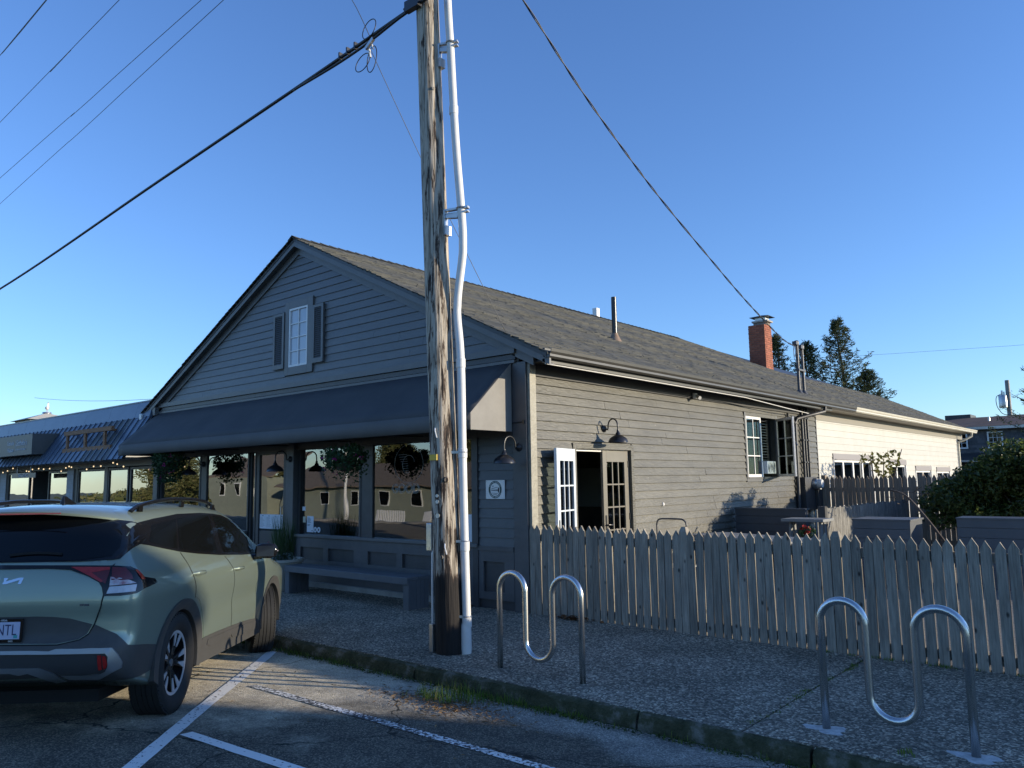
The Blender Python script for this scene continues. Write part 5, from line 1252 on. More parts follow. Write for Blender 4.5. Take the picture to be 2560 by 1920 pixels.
# body mesh in car space: X forward, Y left, Z up
Vc=np.stack([CP[:,0],-CP[:,1],CP[:,2]],1); Fc=CQ[:,::-1]
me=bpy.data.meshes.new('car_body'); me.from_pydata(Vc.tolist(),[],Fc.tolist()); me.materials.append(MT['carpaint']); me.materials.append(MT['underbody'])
cen=CP[CQ].mean(1); rr_=np.minimum(np.hypot(cen[:,0],cen[:,2]-.36),np.hypot(cen[:,0]-2.755,cen[:,2]-.36))
dark=((rr_<.43)&(np.abs(cen[:,1])<.90))|(cen[:,2]<.27)
me.polygons.foreach_set('material_index',dark.astype(int).tolist()); me.polygons.foreach_set('use_smooth',[True]*len(me.polygons))
fixn(me)
body=bpy.data.objects.new('body',me); COL.objects.link(body); body.parent=CAR
bvh=BVHTree.FromPolygons([Vector(p) for p in CP.tolist()],CQ.tolist())
def cast(view,a,w):
    if view=='side': o,d=Vector((a,2,w)),Vector((0,-1,0))
    elif view=='rear': o,d=Vector((-3,a,w)),Vector((1,0,0))
    else: # corner: a = (u+v)/sqrt2
        s=a; mid=Vector((s*.70711,s*.70711,w)); d=Vector((.70711,-.70711,0)); o=mid-d*3
    return o,d
def panel(name,pts,view,off,m,parent=None,grid=.04,th=.004,mirror=True,smooth=True):
    """outline given in a view of the car, laid on the body surface and given thickness"""
    parent=parent or CAR
    if view=='corner': P2=[((p[0]+p[1])*.70711,p[2]) for p in pts]
    elif view=='side': P2=[(p[0],p[-1]) for p in pts]
    else: P2=[((p[1] if len(p)==3 else p[0]),p[-1]) for p in pts]
    B=[]
    for k in range(len(P2)):
        a=Vector(P2[k]); b=Vector(P2[(k+1)%len(P2)]); m_=max(1,int((b-a).length/grid+.5))
        for q in range(m_): B.append(a.lerp(b,q/m_))
    nb=len(B); G=list(B)
    for ga in np.arange(math.ceil(min(p[0] for p in P2)/grid)*grid,max(p[0] for p in P2),grid):
        for gb in np.arange(math.ceil(min(p[1] for p in P2)/grid)*grid,max(p[1] for p in P2),grid):
            g=Vector((ga,gb)); ins=False
            for k in range(nb):
                p,q=B[k],B[k-1]
                if (p.y>g.y)!=(q.y>g.y) and g.x<(q.x-p.x)*(g.y-p.y)/(q.y-p.y)+p.x: ins=not ins
            if ins and min((g-b).length for b in B)>grid*.3: G.append(g)
    r=delaunay_2d_cdt(G,[(k,(k+1)%nb) for k in range(nb)],[list(range(nb))],1,1e-6)
    bm=bmesh.new(); bv=[bm.verts.new((q.x,0,q.y)) for q in r[0]]
    for t_ in r[2]:
        try: bm.faces.new([bv[q] for q in t_])
        except ValueError: pass
    bad=[]; inner={}
    for v in bm.verts:
        o,d=cast(view,v.co.x,v.co.z); h=bvh.ray_cast(o,d)
        if h[0] is None: bad.append(v); continue
        nn=Vector(h[1]); 
        if nn.dot(d)>0: nn=-nn
        hp=h[0]
        if view=='side' and v.co.z<.95 and -.6<v.co.x<3.2 and hp.y<.895: hp=Vector((hp.x,.903,hp.z)); nn=Vector((0,1,0))
        v.co=hp+nn*off
    if bad: bmesh.ops.delete(bm,geom=bad,context='VERTS')
    me=bpy.data.meshes.new(name); 
    for v in bm.verts: v.co.y=-v.co.y
    bmesh.ops.recalc_face_normals(bm,faces=bm.faces)
    # make normals face outwards
    s=sum((f.normal.dot(Vector((0,-1,0)) if view=='side' else Vector((-1,0,0)) if view=='rear' else Vector((-.7,-.7,0))))*f.calc_area() for f in bm.faces)
    if s<0: bmesh.ops.reverse_faces(bm,faces=bm.faces)
    r=bmesh.ops.extrude_edge_only(bm,edges=[e for e in bm.edges if e.is_boundary])
    nv=[g for g in r['geom'] if isinstance(g,bmesh.types.BMVert)]
    for v in nv: v.co += Vector((0,th,0)) if view=='side' else Vector((th,0,0)) if view=='rear' else Vector((th*.7,th*.7,0))
    bm.to_mesh(me); bm.free(); me.materials.append(MT[m] if isinstance(m,str) else m)
    if smooth:
        me.polygons.foreach_set('use_smooth',[True]*len(me.polygons)); me.set_sharp_from_angle(angle=R(45))
    o=bpy.data.objects.new(name,me); COL.objects.link(o); o.parent=parent
    if mirror:
        m2=me.copy(); m2.transform(Matrix.Scale(-1,4,(0,1,0))); m2.flip_normals(); o2=bpy.data.objects.new(name,m2); COL.objects.link(o2); o2.parent=parent
    return o
def sm(P,k=5,closed=True):
    """smooth a 2D/3D outline"""
    P=[Vector(p) if len(p)==3 else Vector((p[0],p[1],0)) for p in P]; n=len(P); out=[]
    for i in range(n):
        a,b,c,d=P[i-1],P[i],P[(i+1)%n],P[(i+2)%n]
        for j in range(k):
            t=j/k; out.append(.5*((2*b)+(c-a)*t+(2*a-5*b+4*c-d)*t*t+(3*b-a-3*c+d)*t**3))
    return out
# side glass band and panes -------------------------------------------------
band=[(-.60,1.268),(-.44,1.385),(-.33,1.418),(-.07,1.447),(.43,1.488),(1.0,1.503),(1.35,1.500),(1.60,1.487),(1.85,1.445),(2.10,1.350),(2.30,1.235),(2.42,1.15),(2.40,1.092),(2.15,1.090),(1.69,1.098),(1.0,1.124),(.51,1.155),(.165,1.184),(-.11,1.221),(-.32,1.252),(-.47,1.268)]
panel('window_surround',band,'side',.004,'gloss_black')
for nm,pts in (('quarter_window',[(-.29,1.275),(-.16,1.395),(.33,1.447),(.13,1.210),(-.1,1.237)]),('rear_window_pane',[(.36,1.450),(1.0,1.480),(1.17,1.482),(1.00,1.148),(.53,1.172),(.165,1.205)]),('front_window_pane',[(1.30,1.480),(1.55,1.467),(1.80,1.425),(2.03,1.335),(2.16,1.255),(2.08,1.118),(1.16,1.140)])):
    panel(nm,pts,'side',.0055,'carglass')
panel('window_pillar',[(1.20,1.488),(1.27,1.488),(1.13,1.132),(1.045,1.136)],'side',.0065,'gloss_black')
# doors --------------------------------------------------------------------
rd_=[(.16,1.176),(.51,1.150),(1.0,1.119),(1.122,1.112),(1.25,.99),(1.262,.87),(1.257,.65),(1.275,.44),(1.30,.36),(.60,.36),(.535,.44),(.50,.56),(.43,.70),(.34,.795),(.232,.83),(.20,.95)]
fd_=[(1.14,1.110),(1.69,1.091),(2.15,1.083),(2.40,1.080),(2.47,1.03),(2.435,.91),(2.395,.80),(2.345,.62),(2.325,.50),(2.30,.40),(2.27,.35),(1.32,.355),(1.293,.44),(1.275,.65),(1.28,.87),(1.268,.99)]
d1=panel('rear_door',rd_,'side',.0035,'carpaint'); d2=panel('front_door',fd_,'side',.0035,'carpaint')
panel('door_gap',[(1.11,1.112),(1.15,1.110),(1.28,.99),(1.29,.87),(1.286,.65),(1.303,.44),(1.33,.36),(1.29,.36),(1.263,.44),(1.246,.65),(1.25,.87),(1.24,.99)],'side',.001,'seam')
panel('door_gap',[(.15,1.18),(.17,1.18),(.21,.95),(.242,.83),(.225,.82),(.19,.95)],'side',.001,'seam')
panel('door_gap',[(2.39,1.08),(2.48,1.03),(2.445,.91),(2.405,.80),(2.36,.62),(2.335,.62),(2.385,.80),(2.425,.91),(2.455,1.03)],'side',.001,'seam')
for u0 in (.20,1.29):
    w_=1.01 if u0<1 else .985
    for sgn in (-1,1):
        o,d=cast('side',u0+.10,w_); h=bvh.ray_cast(o,d)[0]
        mb=MB(); yy=-h.y
        mb.tube([(u0-.0,(yy+.004),w_),(u0+.03,(yy-.028),w_+.002),(u0+.10,(yy-.034),w_+.002),(u0+.19,(yy-.030),w_),(u0+.22,(yy-.0),w_-.002)],[.010,.016,.017,.016,.010],10)
        if sgn<0: mb.v=[(a,-b,c) for a,b,c in mb.v]
        mb.build('door_handle','carpaint',CAR,local=True,smooth=True)
# cladding -----------------------------------------------------------------
panel('sill_cladding',[(.475,.47),(.565,.476),(.9,.478),(1.275,.474),(1.6,.468),(1.90,.458),(2.14,.44),(2.25,.40),(2.31,.34),(2.31,.275),(1.3,.275),(.445,.275)],'side',.012,'cladding',th=.02)
panel('sill_moulding',[(.60,.405),(.70,.385),(.93,.38),(.96,.405),(1.28,.395),(1.32,.365),(1.70,.34),(1.80,.352),(2.02,.333),(2.26,.36),(2.22,.415),(1.9,.43),(1.28,.445),(.62,.45)],'side',.018,'cladding',th=.012)
def ring(c,r0,r1,a0,a1,n=30):
    A=np.linspace(a0,a1,n); return [(c+r1*math.cos(a),.36+r1*math.sin(a)) for a in A]+[(c+r0*math.cos(a),.36+r0*math.sin(a)) for a in A[::-1]]
panel('wheel_arch_trim',ring(0,.396,.478,R(-12),R(192)),'side',.014,'cladding',th=.09,grid=.08)
panel('wheel_arch_trim',ring(2.755,.386,.468,R(-8),R(188)),'side',.014,'cladding',th=.09,grid=.08)
# rear quarter bumper cladding (corner view)
bq=[(-.92,.10,.60),(-.845,.645,.76),(-.82,.79,.69),(-.80,.857,.615),(-.62,.89,.588),(-.44,.905,.565),(-.40,.905,.45),(-.38,.905,.30),(-.70,.85,.38),(-.86,.5,.40),(-.90,.1,.42)]
panel('bumper_cladding',[(-.90,.0,.645),(-.905,.12,.645),(-.894,.444,.637),(-.867,.572,.663),(-.851,.619,.698),(-.845,.65,.758),(-.819,.788,.687),(-.799,.857,.613),(-.60,.893,.588),(-.449,.902,.565),(-.43,.90,.48),(-.45,.89,.40),(-.60,.87,.385),(-.80,.78,.385),(-.86,.55,.39),(-.88,.0,.40)],'corner',.005,'cladding',mirror=True)
# tailgate ------------------------------------------------------------------
tg=[(0,1.160),(.30,1.160),(.50,1.153),(.66,1.165),(.712,1.13),(.70,1.03),(.695,.94),(.684,.866),(.65,.761),(.619,.696),(.572,.661),(.444,.637),(.12,.645),(0,.645)]
panel('tailgate',tg+[(-a,b) for a,b in tg[::-1] if a>0],'rear',.004,'carpaint',mirror=False)
gap=[(.719,1.14),(.707,1.03),(.702,.94),(.691,.866),(.657,.759),(.625,.693),(.575,.656),(.446,.630),(.12,.638),(0,.638),(0,.646),(.12,.646),(.444,.638),(.572,.662),(.619,.697),(.65,.762),(.684,.867),(.695,.94),(.70,1.03),(.710,1.13)]
panel('tailgate_gap',gap,'rear',.0062,'seam',grid=.08)
dk=[(0,.822),(.30,.820),(.411,.813),(.503,.80),(.640,.757),(.612,.697),(.566,.664),(.44,.642),(.12,.650),(0,.650)]
panel('lower_tailgate_trim',dk+[(-a,b) for a,b in dk[::-1] if a>0],'rear',.0075,'cladding',mirror=False)
gl=[(0,1.473),(.263,1.462),(.45,1.448),(.565,1.434),(.63,1.40),(.665,1.33),(.690,1.24),(.675,1.19),(.498,1.168),(.25,1.170),(0,1.172)]
panel('rear_windscreen_surround',[(0,1.48),(.30,1.470),(.56,1.446),(.66,1.425),(.715,1.39),(.742,1.27),(.728,1.17),(.70,1.165),(.5,1.160),(0,1.164)][::-1]+[(-a,b) for a,b in [(.30,1.470),(.56,1.446),(.66,1.425),(.715,1.39),(.742,1.27),(.728,1.17),(.70,1.165),(.5,1.160)]],'rear',.006,'gloss_black',mirror=False)
panel('rear_windscreen',gl+[(-a,b) for a,b in gl[::-1] if a>0],'rear',.0085,'carglass',mirror=False)
wp=MB()
for q in range(10):
    v=.05+.33*q/9; w_=1.205+.012*math.sin(q/9*3); h=bvh.ray_cast(Vector((-3,v,w_)),Vector((1,0,0)))[0]; wp.v.append((h.x-.022,-v,w_)); wp.v.append((h.x-.020,-v,w_+.016)); wp.v.append((h.x-.008,-v,w_+.016)); wp.v.append((h.x-.010,-v,w_))
for q in range(9):
    for k in range(4): wp.f.append((q*4+k,q*4+(k+1)%4,q*4+4+(k+1)%4,q*4+4+k))
wp.build('rear_wiper','seam',CAR,local=True)
# tail lamps -----------------------------------------------------------------
lo=[(-.842,.0,1.147),(-.825,.446,1.136),(-.777,.71,1.126),(-.72,.805,1.113),(-.693,.846,1.088),(-.658,.875,1.042),(-.52,.897,1.020),(-.490,.902,.992),(-.624,.895,.974),(-.687,.891,.968),(-.763,.874,.942),(-.825,.803,.934),(-.849,.701,.936),(-.844,.686,.991),(-.841,.664,1.022),(-.841,.587,1.063),(-.838,.464,1.108),(-.847,.332,1.118),(-.855,.0,1.121)]
lamp_h=panel('tail_lamp',lo,'corner',.010,'gloss_black',th=.012)
for nm,pts,m_ in (('red_lens',[(-.83,.464,1.124),(-.786,.706,1.115),(-.818,.706,1.056),(-.834,.70,1.015),(-.838,.625,1.052),(-.835,.542,1.092)],'lamp_dark'),
                  ('red_bar',[(-.83,.47,1.124),(-.786,.70,1.114),(-.79,.70,1.098),(-.825,.60,1.085),(-.83,.68,1.03),(-.836,.672,1.022),(-.838,.56,1.082)],'lamp_red'),
                  ('red_lens',[(-.785,.716,1.114),(-.752,.789,1.104),(-.758,.832,1.062),(-.766,.845,1.034),(-.80,.79,1.03),(-.821,.73,1.035)],'lamp_dark'),
                  ('reflector',[(-.716,.832,1.088),(-.697,.842,1.088),(-.664,.872,1.040),(-.664,.876,1.026),(-.703,.872,1.028),(-.712,.857,1.057)],'lamp_red'),
                  ('reversing_lens',[(-.835,.730,.994),(-.753,.864,1.000),(-.771,.865,.956),(-.843,.716,.950)],'lamp_rev'),
                  ('clear_lens',[(-.815,.722,1.055),(-.79,.775,1.045),(-.775,.825,1.028),(-.755,.862,1.008),(-.835,.730,1.0)],'lamp_clear')):
    panel(nm,pts,'corner',.0135 if nm!='red_bar' else .015,m_,parent=lamp_h if False else CAR,th=.003)
# rear bumper trim ------------------------------------------------------------
sil=[(0,.607),(.30,.605),(.409,.598),(.443,.610),(.781,.603),(.812,.56),(.832,.51),(.828,.475),(.769,.445),(.704,.415),(.528,.425),(.483,.452),(.60,.446),(.717,.449),(.748,.462),(.763,.488),(.762,.552),(.745,.572),(.6,.577),(0,.592)]
panel('bumper_silver_trim',sil,'rear',.016,'silver',th=.015)
msh=[(0,.588),(.60,.573),(.742,.567),(.758,.552),(.760,.488),(.717,.452),(.487,.455),(.39,.50),(.143,.509),(0,.509)]
def mesh_mat():
    m,n,l,p=new_mat('honeycomb_grille')
    tc=n.new('ShaderNodeTexCoord'); mp=n.new('ShaderNodeMapping'); mp.inputs['Scale'].default_value=(1,26,62); l.new(tc.outputs['Object'],mp.inputs[0])
    br=n.new('ShaderNodeTexBrick'); br.inputs['Scale'].default_value=1; br.inputs['Mortar Size'].default_value=.10; br.inputs['Color1'].default_value=(.003,.003,.003,1); br.inputs['Color2'].default_value=(.006,.006,.006,1); br.inputs['Mortar'].default_value=(.035,.036,.037,1)
    sw_=n.new('ShaderNodeSeparateXYZ'); cb=n.new('ShaderNodeCombineXYZ'); l.new(mp.outputs[0],sw_.inputs[0]); l.new(sw_.outputs['Y'],cb.inputs[0]); l.new(sw_.outputs['Z'],cb.inputs[1]); l.new(cb.outputs[0],br.inputs['Vector'])
    l.new(br.outputs[0],p.inputs['Base Color']); p.inputs['Roughness'].default_value=.5
    b=n.new('ShaderNodeBump'); b.inputs['Strength'].default_value=.8; b.inputs['Distance'].default_value=.01; l.new(br.outputs['Fac'],b.inputs['Height']); l.new(b.outputs[0],p.inputs['Normal'])
    return m
panel('bumper_grille',msh,'rear',.0085,mesh_mat(),th=.004)
panel('rear_reflector',[(.700,.563),(.722,.562),(.730,.474),(.710,.471)],'rear',.015,'lamp_red',th=.01)
panel('rear_reflector',[(.729,.559),(.750,.553),(.760,.505),(.754,.482),(.740,.474)],'rear',.015,'lamp_red',th=.01)
sk=[(0,.508),(.354,.503),(.443,.467),(.499,.413),(.434,.404),(.352,.449),(.29,.471),(.234,.463),(.18,.475),(0,.478)]
panel('skid_plate',sk,'rear',.018,'silver',th=.03)
# badges and plate ------------------------------------------------------------
kk=[[(.062,1.066),(.092,1.067),(.078,1.045),(.158,1.067),(.188,1.067),(.178,1.027),(.158,1.027),(.165,1.052),(.085,1.028),(.058,1.028),(.066,1.046)]]
for k_ in kk: panel('badge',k_,'rear',.0075,'chrome',th=.003,mirror=False)
panel('badge',[(-.10,1.067),(-.082,1.067),(-.09,1.048),(-.03,1.067),(.0,1.067),(-.055,1.047),(-.01,1.027),(-.045,1.027),(-.09,1.045),(-.098,1.027),(-.115,1.027)],'rear',.0075,'chrome',th=.003,mirror=False)
panel('badge',[(.02,1.067),(.04,1.067),(.028,1.027),(.008,1.027)],'rear',.0075,'chrome',th=.003,mirror=False)
panel('trim_badge',[(.562,.891),(.585,.891),(.585,.878),(.562,.878)],'rear',.0065,'wire',th=.002,mirror=False); panel('trim_badge',[(.588,.891),(.619,.890),(.619,.877),(.588,.878)],'rear',.0065,'chrome',th=.002,mirror=False)
pu=-.902
PLT=MB().box(pu-.012,pu,-.225,.105,.662,.812).build('number_plate_frame','gloss_black',CAR,local=True,bevel=.004)
MT['plate']=mat('number_plate_face',(.42,.44,.60),.4,(.55,.57,.70),3)
MB().box(pu-.0145,pu-.0122,-.212,.092,.682,.790).build('plate_face','plate',PLT,local=True)
def ctext(body,size,m,y,z,u=pu-.0150,par=PLT,align='RIGHT'):
    cu=bpy.data.curves.new('plate_lettering','FONT'); cu.body=body; cu.size=size; cu.align_x=align; cu.align_y='CENTER'; cu.extrude=.0006; cu.materials.append(MT[m] if isinstance(m,str) else m)
    o=to_mesh_obj('plate_lettering',cu); o.parent=par; o.location=(u,y,z); o.rotation_euler=(R(90),0,R(-90)); return o
MT['plate_ink']=mat('plate_ink',(.03,.03,.10),.5)
t_=ctext('NTL',.098,'plate_ink',-.192,.737); t_.scale=(.70,1,1)
ctext('n nice.',.022,'white',-.13,.802,pu-.0125); ctext('om',.022,'white',-.172,.671,pu-.0125)
MB().box(pu-.0150,pu-.0147,-.200,-.175,.688,.708).build('plate_sticker',mat('teal_sticker',(.05,.35,.35),.5),PLT,local=True)
# spoiler, roof rails, antenna, mirrors ---------------------------------------
sp=MB(); n=24
for i in range(n+1):
    v=-.665+1.33*i/n; q=(abs(v)/.70)**2.2; ur=-.70+.27*q; wt=1.513-.075*q
    for (du,dw) in ((.34,.012),(.17,.012),(.03,.004),(0,-.010),(.004,-.026),(.05,-.030),(.17,-.028),(.30,-.05)):
        e_=max(0,1-q**4); sp.v.append((ur+.10*q**4+du*(1-.35*q),-v,wt-.012*q**4+dw*e_-.012*(1-e_)+(.035*(du/.34) if dw>0 else 0)*(.4+.6*e_)))
for i in range(n):
    for j in range(7): sp.f.append((i*8+j,(i+1)*8+j,(i+1)*8+j+1,i*8+j+1))
sp.f.append(tuple(range(8))); sp.f.append(tuple(n*8+j for j in range(7,-1,-1)))
sp.build('rear_spoiler','carpaint',CAR,local=True,smooth=True)
MB().box(-.702,-.694,-.30,.30,1.484,1.494).build('brake_light','lamp_red',CAR,local=True)
for s in (-1,1):
    def tz(u,v): return float(CT(u))-.055*(abs(v)/.75)**2.2
    vv=.615; pts=[]; rs=[]
    for t in np.linspace(0,1,22):
        u=-.28+1.95*t; v=vv-.03*max(0,(t-.8)/.2)-.02*max(0,(.15-t)/.15)
        h=.055*min(1,math.sin(math.pi*min(max(t,0),1))**.35*1.05) if 0<t<1 else 0
        pts.append((u,-s*v,tz(u,v)+h-.008))
    MB().tube(pts,.017,10).build('roof_rail','gloss_black',CAR,local=True,smooth=True)
    for u in (-.16,.70,1.52): MB().box(u-.035,u+.035,-s*vv-.010,-s*vv+.010,tz(u,vv)-.02,tz(u,vv)+.028).build('rail_foot','gloss_black',CAR,local=True)
fa=MB(); z0=float(CT(.02))
fa.v=[(-.10,-.025,z0-.02),(.12,-.032,z0-.012),(.12,.032,z0-.012),(-.10,.025,z0-.02),(-.085,-.006,z0+.062),(-.05,-.006,z0+.062),(-.05,.006,z0+.062),(-.085,.006,z0+.062)]
fa.f=[(0,1,5,4),(1,2,6,5),(2,3,7,6),(3,0,4,7),(4,5,6,7),(0,3,2,1)]; fa.build('shark_fin_antenna','gloss_black',CAR,local=True,bevel=.006,smooth=True)
for s in (-1,1):
    mb=MB(); n=14; m_=9
    for i in range(m_+1):
        a=math.pi*i/m_
        for k in range(n):
            b=2*math.pi*k/n; x=1.99+.10*math.cos(a)*(1.0 if math.cos(a)>0 else .45); r_=math.sin(a)**.6
            mb.v.append((x,-s*(1.035+.115*r_*math.copysign(abs(math.cos(b))**.7,math.cos(b))),1.125+.078*r_*math.copysign(abs(math.sin(b))**.7,math.sin(b))))
    for i in range(m_):
        for k in range(n): mb.f.append((i*n+k,i*n+(k+1)%n,(i+1)*n+(k+1)%n,(i+1)*n+k))
    mr=mb.build('door_mirror','gloss_black',CAR,local=True,smooth='all')
    MB().box(1.938,1.944,min(-s*.95,-s*1.125),max(-s*.95,-s*1.125),1.07,1.175).build('mirror_glass',mat('mirror_glass',(.03,.035,.04),.05,spec=.5),mr,local=True)
    MB().tube([(2.02,-s*.86,1.06),(2.01,-s*.98,1.07)],.03,10).build('mirror_arm','gloss_black',mr,local=True,smooth=True)
    MB().tube([(2.02,-s*1.09,1.12),(2.00,-s*1.152,1.125),(1.98,-s*1.154,1.125)],.008,6).build('indicator',MT['lamp_clear'],mr,local=True)
# windscreen patch
ws=MB(); n=12
for i in range(n+1):
    u=1.98+.80*i/n
    for k in range(13):
        v=-.62-.06*i/n+(1.24+.12*i/n)*k/12; ws.v.append((u,-v,float(CT(u))-.055*(abs(v)/.75)**2.2+.004))
for i in range(n):
    for k in range(12): ws.f.append((i*13+k,(i+1)*13+k,(i+1)*13+k+1,i*13+k+1))
ws.build('windscreen','carglass',CAR,local=True,smooth='all')
# wheels -----------------------------------------------------------------------
def wheel(u,v,steer,s):
    piv=bpy.data.objects.new('wheel',None); COL.objects.link(piv); piv.parent=CAR; piv.location=(u,-s*v,.365); piv.rotation_euler=(0,0,steer)
    W=.118; prof=[(.235,-W*.75),(.26,-W*.92),(.30,-W*1.02),(.335,-W*.98),(.355,-W*.86)]
    for k,(a,b) in enumerate(((-.80,-.50),(-.44,-.16),(-.10,.10),(.16,.44),(.50,.80))): prof+=[(.355 if k==0 else .357,W*(a-.03)),(.365,W*a),(.366,W*b),(.357,W*(b+.03))]
    prof+=[(.355,W*.86),(.335,W*.98),(.30,W*1.02),(.26,W*.92),(.235,W*.75),(.225,W*.5),(.225,-W*.5)]
    ty=MB().lathe(prof,(0,0,0),'Y',64,closed=True)
    # tread blocks
    for k in range(72):
        a=2*math.pi*k/72
        for yy in (-.86,.86): 
            ca,sa=math.cos(a),math.sin(a); p0=Vector((sa*.352,W*yy*1.0,ca*.352)); p1=Vector((sa*.3655,W*yy*.92,ca*.3655)); ty.bar(p0,p1,.016,.018,up=(ca,0,-sa))
    ty.build('tyre','rubber',piv,local=True,smooth=True)
    o_=-s*1.0
    r=MB().lathe([(.222,-W*.7),(.222,W*.7),(.210,W*.7),(.205,0),(.210,-W*.7)],(0,0,0),'Y',48,closed=True); r.build('rim_barrel','rim_dark',piv,local=True,smooth=True)
    MB().lathe([(.214,o_*.086),(.2345,o_*.088),(.2345,o_*.080),(.214,o_*.076)],(0,0,0),'Y',56,closed=True).build('rim_lip','rim_cut',piv,local=True,smooth=True)
    MB().lathe([(.0,o_*.0),(.20,o_*.0),(.20,o_*.01),(.0,o_*.01)],(0,0,0),'Y',32).build('brake_disc',MT['galv'],piv,local=True)
    MB().lathe([(.0,o_*.060),(.058,o_*.060),(.065,o_*.040),(.065,o_*.02)],(0,0,0),'Y',24).build('hub','rim_dark',piv,local=True,smooth=True)
    MB().lathe([(.0,o_*.066),(.026,o_*.066),(.028,o_*.058)],(0,0,0),'Y',20).build('hub_cap','silver',piv,local=True,smooth=True)
    for k in range(5):
        a0=2*math.pi*k/5+.3
        sp_=MB(); fc=MB()
        for da in (-.235,.235):
            a=a0+da; ai=a0+da*.5
            def pt(rad,ang,y): return Vector((math.sin(ang)*rad,o_*y,math.cos(ang)*rad))
            wi=.30; wo=.115
            q=[pt(.05,ai-wi,.030),pt(.05,ai+wi,.030),pt(.217,a+wo,.050),pt(.217,a-wo,.050),pt(.05,ai-wi,.058),pt(.05,ai+wi,.058),pt(.217,a+wo,.080),pt(.217,a-wo,.080)]
            sp_.hexa(q)
            sg=1 if da>0 else -1
            f_=[pt(.120,a*1.0+(ai-a)*.35-.05,.0735),pt(.120,a+(ai-a)*.35+.05,.0735),pt(.213,a+wo*.95,.0815),pt(.213,a-wo*.95,.0815)]
            fc.hexa([p_-Vector((0,o_*.004,0)) for p_ in f_]+[p_+Vector((0,o_*.0022,0)) for p_ in f_])
        sp_.build('spoke','rim_dark',piv,local=True,bevel=.004); fc.build('spoke_face','rim_cut',piv,local=True)
    return piv
for s in (-1,1):
    wheel(0,.795,0,s); wheel(2.755,.795,R(24),s)
MB().box(-.6,3.3,-.60,.60,.22,.30).build('underbody','underbody',CAR,local=True)
# ------------------------------------------------------------------ low shop row on the left
LB=thing('left_shop_row','low shop building at the left with a ribbed metal mansard roof','building',(-16,1,0))
MT['metal_roof']=mat('slate_metal_roof',(.085,.115,.165),.40,(.11,.14,.19),2,metallic=.15,rand=.07)
MT['metal_stain']=mat('mossy_metal_roof',(.05,.055,.05),.6,(.11,.125,.14),3,rand=.1)
MT['lb_wall']=mat('pale_painted_brick',(.40,.41,.42),.7,(.46,.47,.48),4,rand=.06,bump=.2)
MT['lb_beige']=mat('beige_band_paint',(.34,.315,.27),.7,(.38,.35,.30),2)
MT['timber']=mat('stained_timber',(.22,.10,.045),.7,(.33,.16,.075),3,stretch=(1,5,5),bump=.3)
X0,X1=-27.0,-10.64; yb,zb_=-.75,2.297; yt,zt_=-.17,3.25; yp,zp=-.07,3.59
w_=.30; k=0; x=X0
rib=None; pan=None
roofL=MB().hexa([(X0,yb+.03,zb_-.01),(X1,yb+.03,zb_-.01),(X1,yb+.06,zb_-.01),(X0,yb+.06,zb_-.01),(X0,yt+.03,zt_),(X1,yt+.03,zt_),(X1,yt+.06,zt_),(X0,yt+.06,zt_)]).build('mansard_roof','metal_roof',LB)
while x<X1-.05:
    xe=min(x+w_,X1)
    st=-12.95<x<-11.45
    MB().hexa([(x,yb,zb_),(xe-.002,yb,zb_),(xe-.002,yb+.012,zb_-.004),(x,yb+.012,zb_-.004),(x,yt,zt_),(xe-.002,yt,zt_),(xe-.002,yt+.014,zt_),(x,yt+.014,zt_)]).build('roof_panel','metal_stain' if st else 'metal_roof',roofL)
    MB().hexa([(x-.014,yb-.03,zb_-.012),(x+.014,yb-.03,zb_-.012),(x+.016,yb,zb_-.012),(x-.016,yb,zb_-.012),(x-.014,yt-.03,zt_),(x+.014,yt-.03,zt_),(x+.016,yt,zt_),(x-.016,yt,zt_)]).build('roof_rib','metal_roof',roofL)
    x+=w_
x=X0
while x<X1-.1:
    xe=min(x+1.42,X1); MB().hexa([(x,yt-.02,zt_-.02),(xe-.006,yt-.02,zt_-.02),(xe-.006,yt+.03,zt_-.02),(x,yt+.03,zt_-.02),(x,yp-.02,zp),(xe-.006,yp-.02,zp),(xe-.006,yp+.04,zp),(x,yp+.04,zp)]).build('parapet_panel','metal_roof',LB); x+=1.42
MB().box(X0,X1,yp-.03,.4,zp,zp+.03).build('coping','metal_roof',LB)
MB().box(X0,X1,.4,14,3.3,3.4).build('flat_roof','metal_stain',LB)
MB().box(X0,X1,-.06,.12,2.17,2.36).build('beige_band','lb_beige',LB); MB().box(X0,X1,yb+.05,-.06,2.30,2.33).build('soffit','lb_beige',LB)
def pier(x0,x1,brick=True):
    p=MB().box(x0+.004,x1-.004,-.02,.15,0,2.17).build('pier','lb_beige',LB)
    if brick:
        z=.01; j=0
        while z<2.1:
            n=2; off=(x1-x0)/4*(j%2)
            for a,b in ([(x0,(x0+x1)/2),((x0+x1)/2,x1)] if j%2 else [(x0,x1)]): MB().box(a+.004,b-.004,-.03,-.019,z,z+.105).build('brick','lb_wall',p)
            z+=.112; j+=1
pier(-20.75,-20.25); pier(-15.58,-15.14); pier(-25.8,-25.3)
MB().box(-27,-20.75,-.0,.12,0,2.17).build('wall','lb_beige',LB)
for a,b,lo in ((-20.2,-18.42,.35),(-16.98,-15.60,.35),(-14.95,-13.30,.35),(-13.14,-12.02,.0),(-11.94,-10.68,.35)):
    window_x(a,b,lo,2.15,.04,.06,m='trim_dark',parent=LB)
    if lo: MB().box(a,b,.01,.12,0,lo).build('stall_riser','lb_wall',LB)
MB().box(-18.40,-17.02,.5,.56,0,2.15).build('entry_wall','lb_beige',LB); MB().box(-18.42,-18.36,.1,.5,0,2.15).build('entry_wall','trim_dark',LB); MB().box(-17.04,-16.98,.1,.5,0,2.15).build('entry_wall','lb_beige',LB)
